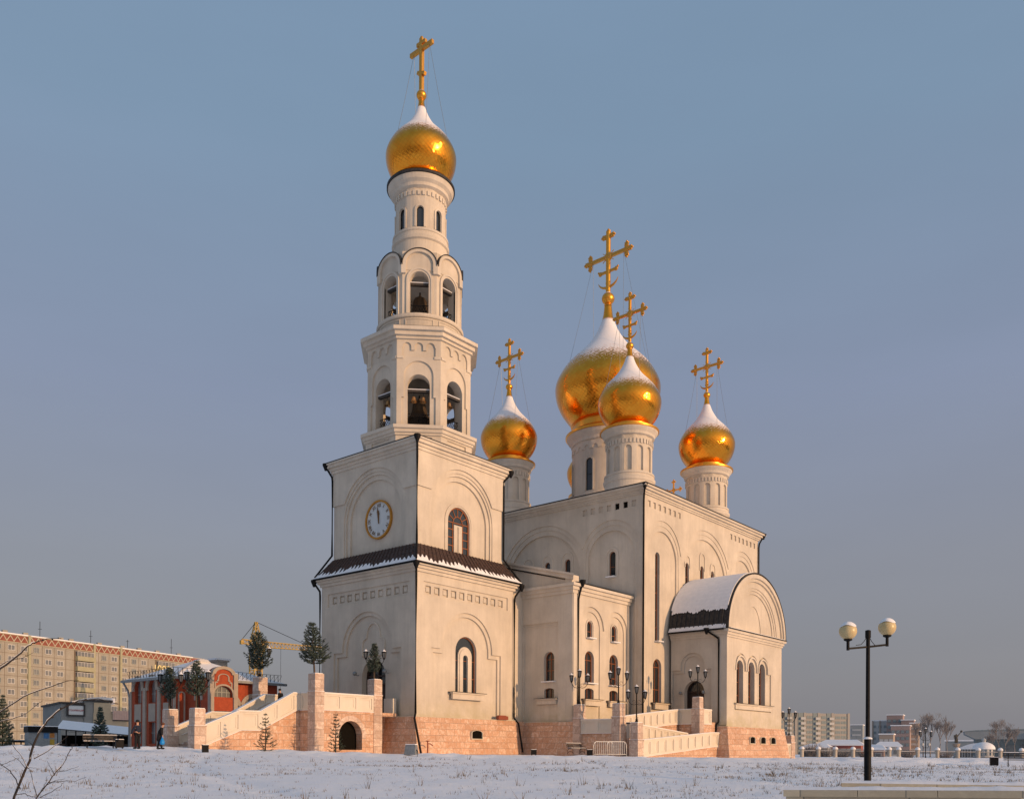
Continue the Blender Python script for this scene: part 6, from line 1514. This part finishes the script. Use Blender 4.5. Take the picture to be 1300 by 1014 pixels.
def block(px0, px1, py, d, mt_, label, dep=12, roof=None, cat='building', name='far_building', extra=None, skew=None, snow=True, zb=-3):
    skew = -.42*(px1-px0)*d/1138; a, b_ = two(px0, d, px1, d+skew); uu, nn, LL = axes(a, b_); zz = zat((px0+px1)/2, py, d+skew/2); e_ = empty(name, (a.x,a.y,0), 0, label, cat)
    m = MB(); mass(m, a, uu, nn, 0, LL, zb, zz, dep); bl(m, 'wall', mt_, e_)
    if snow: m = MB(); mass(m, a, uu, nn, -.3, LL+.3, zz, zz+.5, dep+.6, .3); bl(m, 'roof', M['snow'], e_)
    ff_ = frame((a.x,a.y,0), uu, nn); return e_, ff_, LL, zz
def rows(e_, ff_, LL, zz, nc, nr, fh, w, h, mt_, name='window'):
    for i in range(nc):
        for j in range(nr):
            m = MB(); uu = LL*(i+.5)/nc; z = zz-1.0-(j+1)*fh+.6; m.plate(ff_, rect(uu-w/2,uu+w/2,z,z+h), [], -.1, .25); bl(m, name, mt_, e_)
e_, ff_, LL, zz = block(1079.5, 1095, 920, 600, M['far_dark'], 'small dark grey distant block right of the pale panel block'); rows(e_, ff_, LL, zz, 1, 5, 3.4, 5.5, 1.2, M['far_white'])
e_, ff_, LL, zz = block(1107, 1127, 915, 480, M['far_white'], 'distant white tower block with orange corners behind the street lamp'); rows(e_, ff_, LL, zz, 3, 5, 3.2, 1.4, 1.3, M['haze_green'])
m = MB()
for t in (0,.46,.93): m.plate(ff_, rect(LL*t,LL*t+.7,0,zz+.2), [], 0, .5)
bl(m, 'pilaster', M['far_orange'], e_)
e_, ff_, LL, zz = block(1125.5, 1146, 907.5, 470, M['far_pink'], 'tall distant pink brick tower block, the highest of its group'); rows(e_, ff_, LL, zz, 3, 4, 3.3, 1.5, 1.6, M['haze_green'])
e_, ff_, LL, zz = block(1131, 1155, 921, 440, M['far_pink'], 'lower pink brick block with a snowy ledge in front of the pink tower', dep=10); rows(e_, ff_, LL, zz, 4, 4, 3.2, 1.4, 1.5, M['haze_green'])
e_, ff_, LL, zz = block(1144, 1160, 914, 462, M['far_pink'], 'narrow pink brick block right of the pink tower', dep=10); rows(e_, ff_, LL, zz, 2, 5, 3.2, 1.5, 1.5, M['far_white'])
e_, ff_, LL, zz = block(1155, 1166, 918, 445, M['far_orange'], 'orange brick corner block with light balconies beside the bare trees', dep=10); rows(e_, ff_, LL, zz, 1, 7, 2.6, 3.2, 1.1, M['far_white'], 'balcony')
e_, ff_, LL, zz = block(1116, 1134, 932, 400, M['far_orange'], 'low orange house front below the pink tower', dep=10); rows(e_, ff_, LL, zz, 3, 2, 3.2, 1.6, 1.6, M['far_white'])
def hip_house(px0, px1, py_e, py_r, d, mt_, label, over=.6, skew=6, nwin=4, name='low_house'):
    skew = -.38*(px1-px0)*d/1138; a, b_ = two(px0, d, px1, d+skew); uu, nn, LL = axes(a, b_); ze = zat((px0+px1)/2, py_e, d); zr_ = zat((px0+px1)/2, py_r, d+5); e_ = empty(name, (a.x,a.y,0), 0, label, 'house')
    m = MB(); mass(m, a, uu, nn, 0, LL, -2, ze, 10); bl(m, 'wall', mt_, e_)
    P_ = lambda q, w, z: tuple(Vector((a.x+uu.x*q+nn.x*w, a.y+uu.y*q+nn.y*w, z)))
    m = MB(); m.add([P_(-over,over,ze),P_(LL+over,over,ze),P_(LL+over,-10-over,ze),P_(-over,-10-over,ze),P_(LL*.12,-5,zr_),P_(LL*.88,-5,zr_),P_(-over,over,ze-.25),P_(LL+over,over,ze-.25)], [(0,1,5,4),(1,2,5),(2,3,4,5),(3,0,4),(0,1,7,6)]); bl(m, 'roof', M['snow'], e_)
    ff_ = frame((a.x,a.y,0), uu, nn)
    for i in range(nwin): m = MB(); q = LL*(i+.6)/(nwin+.2); m.cur = 1; m.plate(ff_, rect(q-.8,q+.8,ze-2.6,ze-.9), [], -.05, .05); m.cur = 0; m.plate(ff_, rect(q-.6,q+.6,ze-2.4,ze-1.1), [], -.05, .09); bl(m, 'window', [M['glass_far'], M['far_white']], e_)
    return e_
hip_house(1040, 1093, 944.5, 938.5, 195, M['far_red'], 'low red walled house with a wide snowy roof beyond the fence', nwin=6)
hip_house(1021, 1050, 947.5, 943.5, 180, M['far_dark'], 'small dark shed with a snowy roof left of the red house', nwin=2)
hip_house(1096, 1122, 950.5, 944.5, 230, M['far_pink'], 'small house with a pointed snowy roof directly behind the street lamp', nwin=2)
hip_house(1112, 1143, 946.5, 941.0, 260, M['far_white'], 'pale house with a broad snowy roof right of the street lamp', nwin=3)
# large pavilion
A8, B8 = two(1238, 270, 1330, 262); u8, n8, L8 = axes(A8, B8); f8 = frame((A8.x,A8.y,0), u8, n8); zu, zl = zat(1260, 928, 262), zat(1260, 937.5, 262)
e = empty('sports_pavilion', (A8.x,A8.y,0), 0, 'large blue grey hall with a wedge shaped overhanging roof at the far right', 'building')
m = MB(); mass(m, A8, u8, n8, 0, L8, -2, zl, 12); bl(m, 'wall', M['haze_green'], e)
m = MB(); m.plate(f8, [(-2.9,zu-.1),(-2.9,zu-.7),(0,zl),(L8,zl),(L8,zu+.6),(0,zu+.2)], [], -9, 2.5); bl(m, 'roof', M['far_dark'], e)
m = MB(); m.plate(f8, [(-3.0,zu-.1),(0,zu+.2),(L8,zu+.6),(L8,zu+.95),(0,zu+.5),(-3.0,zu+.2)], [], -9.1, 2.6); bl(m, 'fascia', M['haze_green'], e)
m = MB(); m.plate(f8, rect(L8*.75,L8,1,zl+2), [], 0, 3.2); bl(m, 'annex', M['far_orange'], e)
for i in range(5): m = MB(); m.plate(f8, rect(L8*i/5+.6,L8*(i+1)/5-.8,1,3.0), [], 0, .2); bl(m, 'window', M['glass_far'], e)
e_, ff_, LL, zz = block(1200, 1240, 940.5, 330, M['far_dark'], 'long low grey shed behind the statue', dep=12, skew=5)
# dome roofed round kiosk + arched hall
c = on_ground(1249, 178); e = empty('round_kiosk', (c.x,c.y,0), 0, 'round glazed kiosk with a snow covered dome and little lantern top', 'kiosk'); rk_ = 13*178/1138.4; zs_ = zat(1249, 950, 178)
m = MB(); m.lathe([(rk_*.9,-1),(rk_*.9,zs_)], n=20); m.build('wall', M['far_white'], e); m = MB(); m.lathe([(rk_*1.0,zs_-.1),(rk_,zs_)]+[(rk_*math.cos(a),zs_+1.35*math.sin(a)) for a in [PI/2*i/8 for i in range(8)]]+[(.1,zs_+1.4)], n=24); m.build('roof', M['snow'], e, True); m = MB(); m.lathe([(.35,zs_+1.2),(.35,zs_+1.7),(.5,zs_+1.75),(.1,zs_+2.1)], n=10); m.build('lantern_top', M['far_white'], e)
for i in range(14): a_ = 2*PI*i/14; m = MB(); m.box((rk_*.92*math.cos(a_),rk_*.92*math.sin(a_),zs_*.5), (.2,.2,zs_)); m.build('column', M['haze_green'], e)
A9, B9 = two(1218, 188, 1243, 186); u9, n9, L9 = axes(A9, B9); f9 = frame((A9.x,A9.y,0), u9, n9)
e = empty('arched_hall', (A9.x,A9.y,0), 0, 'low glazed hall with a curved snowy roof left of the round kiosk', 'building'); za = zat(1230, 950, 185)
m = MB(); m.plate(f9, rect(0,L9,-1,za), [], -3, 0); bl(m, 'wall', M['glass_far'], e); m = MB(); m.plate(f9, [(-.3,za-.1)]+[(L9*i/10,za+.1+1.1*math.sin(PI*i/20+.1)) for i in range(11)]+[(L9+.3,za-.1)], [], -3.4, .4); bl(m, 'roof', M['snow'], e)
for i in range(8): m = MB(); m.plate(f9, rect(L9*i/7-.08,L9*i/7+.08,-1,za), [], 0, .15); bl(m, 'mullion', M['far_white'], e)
# statue on column
c = at(1214, 955, 150); gz = ground_z(c.x, c.y); e = empty('statue', (c.x,c.y,gz), 0, 'dark statue with one raised arm on a pale column with an orange capital', 'statue')
z1 = zat(1213, 948, 150)-gz; z2 = zat(1213, 943.5, 150)-gz; z3 = zat(1213, 930.5, 150)-gz
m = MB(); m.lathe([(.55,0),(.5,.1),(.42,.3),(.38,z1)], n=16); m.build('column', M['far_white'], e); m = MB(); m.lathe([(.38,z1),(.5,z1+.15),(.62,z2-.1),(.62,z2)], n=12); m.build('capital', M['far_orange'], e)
rp = Vector((math.sin(yaw), -math.cos(yaw), 0)); h = z3-z2; V = [(0,0,z2+h*.45),(0,0,z2+h*.75),(0,0,z2+h*.86),(0,0,z2+h*.97)]; E_ = [(0,1),(1,2),(2,3)]; Rr = [.2,.24,.09,.13]
def addc(pts, root, rs):
    i = len(V)
    for k, (p_, r_) in enumerate(zip(pts, rs)): V.append(p_); Rr.append(r_); E_.append((root if k == 0 else i+k-1, i+k))
addc([(rp.x*.3,rp.y*.3,z2+h*.8),(rp.x*.55,rp.y*.55,z2+h*.98),(rp.x*.8,rp.y*.8,z2+h*1.15)], 1, [.1,.08,.06]); addc([(-rp.x*.3,-rp.y*.3,z2+h*.8),(-rp.x*.36,-rp.y*.36,z2+h*.6),(-rp.x*.3,-rp.y*.3,z2+h*.48)], 1, [.1,.08,.06])
addc([(rp.x*.13,rp.y*.13,z2+h*.4),(rp.x*.14,rp.y*.14,z2+h*.2),(rp.x*.14,rp.y*.14,z2+.06)], 0, [.17,.16,.15]); addc([(-rp.x*.13,-rp.y*.13,z2+h*.4),(-rp.x*.14,-rp.y*.14,z2+h*.2),(-rp.x*.14,-rp.y*.14,z2+.06)], 0, [.17,.16,.15])
M['statue'] = noisy('dark_statue', (.06,.06,.055), (.09,.085,.075), 8, .8); skin_mesh('figure', V, E_, Rr, M['statue'], e, 1, 0)
m = MB(); m.blob((rp.x*.85,rp.y*.85,z2+h*1.2), .2, 8, 6); m.build('torch', M['statue'], e, True)
# park lamp with lanterns and globes
c = on_ground(1175, 118); e = post_lamp(c.x, c.y, c.z, zat(1175, 930, 118)-c.z, 'black park lamp with three lanterns and two lower globes before the fence', None, arm=.75, s=1.2)
hh = zat(1175, 944.5, 118)-c.z
for sg in (-1,1):
    m = MB(); m.tube([(0,0,hh-.4),(sg*.3,0,hh-.45),(sg*.45,0,hh-.2)], .03, 6); a_ = m.build('arm', M['metal_black'], e, True); m = MB(); m.blob((sg*.45,0,hh), .22, 12, 8); m.build('globe', M['far_white'], a_, True)
# fence pillars and fence panels, each its own
M['pillar'] = plaster('pillar_plaster', (.52,.47,.40), .8)
pxs = [1018,1039,1060.5,1083,1106,1129,1141,1165,1190,1216,1242,1270,1297,1324]; prev = None
P0 = None
for i, px in enumerate(pxs):
    c = on_ground(px, 148); b_ = 'capped by a rounded snowy top'
    where = ['leftmost fence pillar in view, next to the porch ramp post','fence pillar in front of the small dark shed','fence pillar left of the red house front','fence pillar before the right part of the red house','fence pillar hidden behind the street lamp post','left pillar of the close pair right of the lamp','right pillar of the close pair right of the lamp','fence pillar just left of the park lamp','fence pillar right of the park lamp under the bare trees','fence pillar beside the statue column','fence pillar in front of the round kiosk','fence pillar between the round kiosk and the right bench','fence pillar behind the right bench','fence pillar just outside the right edge'][i]
    if i == 13: continue
    e = empty('fence_pillar', c, 0, where, 'fence pillar', 'round topped fence pillars'); m = MB(); m.lathe([(.30,-.5),(.30,1.15),(.38,1.2),(.40,1.32),(.34,1.34)], n=16); m.build('shaft', M['pillar'], e)
    m = MB(); m.lathe([(.36,1.3)]+[(.42*math.cos(a),1.36+.42*math.sin(a)) for a in [PI/2*k/7 for k in range(7)]]+[(.03,1.79)], n=16); m.build('snow_cap', M['snow'], e, True)
    if prev is not None and i != 6:
        a, d_ = prev, c; dv = (d_-a); L_ = dv.length; dv.normalize(); e = empty('iron_fence', a, math.atan2(dv.y, dv.x), 'iron fence panel left of the '+where.replace('fence pillar','pillar').replace(', next to the porch ramp post','').replace('hidden behind','behind').replace('capped','')[:90], 'fence', 'wrought iron fence panels')
        m = MB(); m.bar((.4,0,.15),(L_-.4,0,.15),.06); m.bar((.4,0,1.0),(L_-.4,0,1.0),.06); m.build('rail', M['metal_black'], e)
        m = MB()
        for q in range(14): x = .45+(L_-.9)*q/13; m.bar((x,0,.1),(x,0,1.15),.03)
        m.build('bars', M['metal_black'], e); m = MB(); m.bar((.4,0,1.06),(L_-.4,0,1.06),.09,.05); m.build('snow', M['snow'], e)
    prev = c
# fence continuing behind the cathedral on the left side of the view is not visible
# bare trees
M['far_twig'] = noisy('hazy_twigs', (.24,.215,.20), (.28,.25,.24), 3, .9)  # twigs greyed and lightened in colour to stand for distance haze
def bare_tree(loc, h, label, seed, spread=.33, group='bare trees beyond the fence', upright=.75, th=.10, depth=6):
    R_ = random.Random(seed); e = empty('bare_tree', loc, 0, label, 'tree', group); tr = MB(); tw = MB()
    tr.tube([(0,0,-.5),(0,0,h*.15),(.1,0,h*.3)], [h*.024,h*.019,h*.015], 6)
    def grow(p, d, L, r, k):
        q = p+d*L; (tr if k < 1 else tw).tube([p, p.lerp(q,.5)+Vector([R_.uniform(-.04,.04)*L for _ in range(3)]), q], [r,r*.8,r*.6], 4 if k else 5, False)
        if k >= depth: return
        for _ in range(R_.choice((2,3,3)) if k else 5):
            nd = (d+Vector((R_.uniform(-1,1),R_.uniform(-1,1),R_.uniform(-.2,.7)))*spread*1.5).normalized(); nd = (nd+Vector((0,0,upright*.35))).normalized(); grow(p.lerp(q,R_.uniform(.45,1)), nd, L*R_.uniform(.62,.88), max(r*.60, .015), k+1)
    grow(Vector((.1,0,h*.25)), Vector((0,0,1)), h*.30, h*.014, 0)
    tr.build('trunk', M['far_twig'], e, True); tw.build('crown', M['far_twig'], e, recalc=False); return e
tl = ['tallest bare tree, right behind the park lamp','slim bare tree left of the park lamp','wide bare tree right of the park lamp','bare tree just left of the statue','low bare tree in front of the orange corner block','bare tree over the roof of the large hall','bushy bare tree in front of the large hall','bare tree at the right end of the large hall','bare tree rising behind the fence near the right edge']
for i, (px, py, d) in enumerate(((1181,912,200),(1172,916,205),(1193,917,198),(1202,921,202),(1163,924,190),(1268,921,215),(1276,930,205),(1288,925,210),(1258,933,200))):
    c = on_ground(px, d); bare_tree(c, (zat(px, py, d)-c.z)*1.0, tl[i], 20+i, .4, upright=.8 if i < 5 else .45)
def shrub(px, d, h, w, label, seed):
    c = on_ground(px, d); R_ = random.Random(seed); e = empty('bare_shrub', c, 0, label, 'shrub', 'bare shrubs along the fence'); m = MB()
    for i in range(150):
        a_ = R_.uniform(0,2*PI); r_ = w*math.sqrt(R_.random())*.5; l = h*R_.uniform(.5,1); p_ = Vector((r_*math.cos(a_)*.6,r_*math.sin(a_)*.6,0)); q = p_+Vector((math.cos(a_)*w*.3*R_.random(),math.sin(a_)*w*.3*R_.random(),l)); m.tube([p_, p_.lerp(q,.5)+Vector((R_.uniform(-.1,.1),R_.uniform(-.1,.1),0)), q], [.03,.02,.01], 3, False)
    m.build('branches', M['far_twig'], e, recalc=False)
for i, (px, h, w, l) in enumerate(((1026,2.4,3.2,'dense bare shrub beside the ramp post right of the porch'),(1033,2.6,3.0,'dense bare shrub in front of the small dark shed'),(1048,1.9,3.0,'low bare shrub left of the red house'),(1070,1.2,3,'low bare shrub before the red house wall'),(1098,1.6,2.5,'bare shrub behind the street lamp foot'),(1152,1.6,3,'bare shrub under the orange corner block'),(1200,1.3,3,'bare shrub behind the fence under the bare trees'))): shrub(px, 160, h, w, l, 50+i)

# ============================================================ GROUND
def nonuni(a, b, step, extra):
    out = []; x = a
    while x < b: out.append(x); x += step
    return out
dsx = [-60,-30,-10,0,4,7,9.5]+nonuni(11, 30, .2, 0)+nonuni(30, 76, .28, 0)+nonuni(76, 130, 1.5, 0)+[140,160,190,240,320,450,650,1000,1600,3000,6000]
ssx = [-5000,-2500,-1200,-600,-350,-220,-140,-100,-75,-60,-52]+nonuni(-46, 56, .36, 0)+[58,64,72,85,100,130,180,260,400,700,1400,2800,5000]
vs = []
for d in dsx:
    for s in ssx:
        x, y = xy(d, s); z = ground_z(x, y)
        near = max(0, min(1, (d-10)/6))*max(0, min(1, (130-d)/30))
        if near > 0:
            n_ = .09*pnoise(Vector((x*.28,y*.28,0)))+.04*pnoise(Vector((x*1.1,y*1.1,5)))+.012*pnoise(Vector((x*4,y*4,9)))
            bermd = 61.0+1.2*pnoise(Vector((s*.1,0,2)))+.0*s; b = math.exp(-((d-bermd)/2.2)**2)
            n_ += b*(.16+.18*pnoise(Vector((x*.8,y*.8,7)))+.06*pnoise(Vector((x*2.5,y*2.5,3))))
            if s > 26: b2 = math.exp(-((d-70-.15*(s-26))/3.0)**2); n_ += b2*(.22+.16*pnoise(Vector((x*.5,y*.5,1)))+.1*pnoise(Vector((x*1.6,y*1.6,4))))
            sp1 = -2.5-.38*(d-12)+1.2*math.sin(d*.12); sp2 = 9-.05*(d-12)+2.0*math.sin(d*.07+1)
            for sc_, wd2 in ((sp1,.45),(sp2,.35)):
                q_ = math.exp(-((s-sc_)/wd2)**2); n_ += q_*(-.07+.07*pnoise(Vector((x*1.8,y*1.8,11))))*(1 if d < 58 else 0)
            z += n_*near
        vs.append((x, y, z))
k = len(ssx); fs = [(i*k+j,(i+1)*k+j,(i+1)*k+j+1,i*k+j+1) for i in range(len(dsx)-1) for j in range(k-1)]
m_ = mat('snow_ground', (.8,.82,.86), .8, spec=.2); t = NT(m_); g = t.n('ShaderNodeNewGeometry'); pos = g.outputs['Position']
a_ = t.noise(pos, 1.4, 8, .72); b_ = t.noise(pos, .12, 4, .6); c_n = t.noise(pos, 9, 5, .75)
grass = t.math('MULTIPLY', t.ramp(c_n, [(.56,(0,0,0)),(.68,(1,1,1))]), t.ramp(a_, [(.46,(0,0,0)),(.62,(1,1,1))]))
base = t.mix(t.ramp(a_, [(.3,(0,0,0)),(.7,(1,1,1))]), (.84,.88,.95), (.93,.94,.95))
base = t.mix(t.math('MULTIPLY', grass, t.ramp(b_, [(.3,(.15,.15,.15)),(.6,(.75,.75,.75))])), base, (.30,.24,.17))
t.l(base, t.b.inputs['Base Color']); t.bump(t.math('ADD', t.math('MULTIPLY', a_, 1.5), c_n), .6, .07)
M['ground'] = m_
m = MB(); m.v = vs; m.f = fs; m.mi = [0]*len(fs); go = m.build('ground', M['ground'], None, True, recalc=False); tag(go, 'wide snow covered lawn and square', None, None, 'structure')
if go.data.polygons[0].normal.z < 0: go.data.flip_normals()
# dry grass and weeds poking through the snow
M['weed'] = noisy('dry_grass', (.12,.095,.07), (.22,.175,.12), 12, .9, 0, 0)
R_ = random.Random(11); gm_ = MB(); cnt = 0
while cnt < 8000:
    d = 13+R_.random()**.8*46; s = R_.uniform(-.60,.62)*d
    x, y = xy(d, s); v = pnoise(Vector((x*.22,y*.22,0)))+.5*pnoise(Vector((x*.9,y*.9,3)))
    dens = .10+.9*max(0, v*.9)+(.35 if (s > .28*d and d > 22) else 0)
    if R_.random() > dens: cnt += .15; continue
    cnt += 1; z = ground_z(x, y); tall = R_.random() < .03
    for q in range(R_.choice((2,3,4,6)) if not tall else 7):
        h = R_.uniform(.03,.09) if not tall else R_.uniform(.15,.38); a_ = R_.uniform(0,2*PI); ln = h*R_.uniform(.2,.9); w = .006+.004*(d/30)
        bx, by = x+R_.uniform(-.08,.08), y+R_.uniform(-.08,.08); qx, qy = math.cos(a_+1.57)*w, math.sin(a_+1.57)*w
        gm_.add([(bx-qx,by-qy,z-.03),(bx+qx,by+qy,z-.03),(bx+math.cos(a_)*ln,by+math.sin(a_)*ln,z+h)], [(0,1,2)])
go2 = gm_.build('dry_grass', M['weed'], None, recalc=False); tag(go2, 'sparse dry grass stalks poking through the snow', 'grass', None, 'stuff')

# unseen treeline, added behind the viewpoint so the domes mirror a dark band
wd_ = MB(); R_ = random.Random(5)
for i in range(5200):
    a_ = math.radians(R_.uniform(165, 335)); rr = R_.uniform(240, 330); x, y = CAM.x+rr*math.cos(a_), CAM.y+rr*math.sin(a_); h = R_.uniform(9, 21)*(.75+.35*pnoise(Vector((a_*6, 0, 0)))); w_ = R_.uniform(1.5, 3.5); b_ = R_.uniform(0, PI); cx_, cy_ = math.cos(b_)*w_, math.sin(b_)*w_
    wd_.add([(x-cx_,y-cy_,-1.5),(x+cx_,y+cy_,-1.5),(x+cx_*.8,y+cy_*.8,h*.6),(x+cx_*.15,y+cy_*.15,h),(x-cx_*.7,y-cy_*.7,h*.7)], [(0,1,2,3,4)])
M['treeline_unseen'] = noisy('unseen_treeline_twigs', (.05,.045,.04), (.08,.07,.06), .4, .95, 0, 0)
tag(wd_.build('unseen_treeline', M['treeline_unseen'], None, recalc=False), 'unseen dark treeline added behind the viewpoint for the dome reflections', 'wood', None, 'stuff')

# ============================================================ LIGHT, SKY, CAMERA
SAZ, SEL = math.radians(-84), math.radians(9.0)
sd = Vector((math.cos(SAZ)*math.cos(SEL), math.sin(SAZ)*math.cos(SEL), math.sin(SEL)))
sl = bpy.data.lights.new('sun', 'SUN'); sl.energy = 3.15; sl.angle = math.radians(.6); sl.color = (1,.60,.31)
so = bpy.data.objects.new('sun', sl); link(so); so.rotation_euler = (-sd).to_track_quat('-Z', 'Y').to_euler()
wd = bpy.data.worlds.new('World'); scene.world = wd; wd.use_nodes = True; nt = wd.node_tree; bg = nt.nodes['Background']; bg.inputs['Strength'].default_value = .1
sk = nt.nodes.new('ShaderNodeTexSky'); sk.sky_type = 'NISHITA'; sk.sun_disc = False; sk.sun_elevation = SEL; sk.sun_rotation = PI/2-SAZ; sk.air_density = 1.3; sk.dust_density = 3.0; sk.ozone_density = 1.5
tc = nt.nodes.new('ShaderNodeTexCoord'); sp_ = nt.nodes.new('ShaderNodeSeparateXYZ'); nt.links.new(tc.outputs['Generated'], sp_.inputs[0])
rp_ = nt.nodes.new('ShaderNodeValToRGB'); nt.links.new(sp_.outputs[2], rp_.inputs[0]); el = rp_.color_ramp.elements
stops = [(0,(2.5,2.46,2.72)),(.07,(2.65,2.63,2.95)),(.20,(2.85,2.98,3.6)),(.36,(2.65,3.12,4.4)),(.56,(2.25,3.25,4.6)),(1,(1.9,3.1,4.7))]
while len(el) < len(stops): el.new(.5)
for q, (p_, c_) in zip(el, stops): q.position = p_; q.color = (*[v*.2 for v in c_], 1)
gd_ = nt.nodes.new('ShaderNodeVectorMath'); gd_.operation = 'DOT_PRODUCT'; nt.links.new(tc.outputs['Generated'], gd_.inputs[0]); gd_.inputs[1].default_value = (sd.x, sd.y, .15)
gm1 = nt.nodes.new('ShaderNodeMath'); gm1.operation = 'MAXIMUM'; nt.links.new(gd_.outputs['Value'], gm1.inputs[0]); gm1.inputs[1].default_value = 0
gm2 = nt.nodes.new('ShaderNodeMath'); gm2.operation = 'POWER'; nt.links.new(gm1.outputs[0], gm2.inputs[0]); gm2.inputs[1].default_value = 2.4
gs_ = nt.nodes.new('ShaderNodeVectorMath'); gs_.operation = 'SCALE'; gs_.inputs[0].default_value = (6.0,4.6,3.3); nt.links.new(gm2.outputs[0], gs_.inputs['Scale'])
ml = nt.nodes.new('ShaderNodeVectorMath'); ml.operation = 'SCALE'; ml.inputs['Scale'].default_value = 5.0; nt.links.new(rp_.outputs[0], ml.inputs[0])
mx = nt.nodes.new('ShaderNodeMix'); mx.data_type = 'RGBA'; mx.inputs[0].default_value = .85; nt.links.new(sk.outputs[0], mx.inputs[6]); nt.links.new(ml.outputs[0], mx.inputs[7]); hm = nt.nodes.new('ShaderNodeMapping'); hm.inputs['Scale'].default_value = (1.1,1.1,4.5); nt.links.new(tc.outputs['Generated'], hm.inputs[0])
hn = nt.nodes.new('ShaderNodeTexNoise'); hn.inputs['Scale'].default_value = 1.6; hn.inputs['Detail'].default_value = 6; nt.links.new(hm.outputs[0], hn.inputs['Vector'])
hr = nt.nodes.new('ShaderNodeMapRange'); hr.inputs[1].default_value = .3; hr.inputs[2].default_value = .7; hr.inputs[3].default_value = .965; hr.inputs[4].default_value = 1.05; nt.links.new(hn.outputs['Fac'], hr.inputs[0])
hs = nt.nodes.new('ShaderNodeVectorMath'); hs.operation = 'SCALE'; nt.links.new(mx.outputs[2], hs.inputs[0]); nt.links.new(hr.outputs[0], hs.inputs['Scale'])
ad_ = nt.nodes.new('ShaderNodeVectorMath'); ad_.operation = 'ADD'; nt.links.new(hs.outputs[0], ad_.inputs[0]); nt.links.new(gs_.outputs[0], ad_.inputs[1]); nt.links.new(ad_.outputs[0], bg.inputs['Color'])
for o in list(scene.objects):
    if o.parent is None and 'label' in o and 'kind' not in o: o['kind'] = 'thing'
cam = bpy.data.cameras.new('camera'); co_ = bpy.data.objects.new('camera', cam); link(co_); scene.camera = co_
cam.sensor_fit = 'HORIZONTAL'; cam.sensor_width = 36; cam.lens = 36*FPX/1300; cam.clip_end = 20000; cam.clip_start = .1
cam.shift_x = (650-CX)/1300; cam.shift_y = (CY-507)/1300
co_.matrix_world = Matrix(((CR.x,CU.x,-CF.x,CAM.x),(CR.y,CU.y,-CF.y,CAM.y),(CR.z,CU.z,-CF.z,CAM.z),(0,0,0,1)))
scene.view_settings.view_transform = 'Standard'; scene.view_settings.look = 'None'; scene.view_settings.exposure = 0
scene.cycles.use_denoising = True
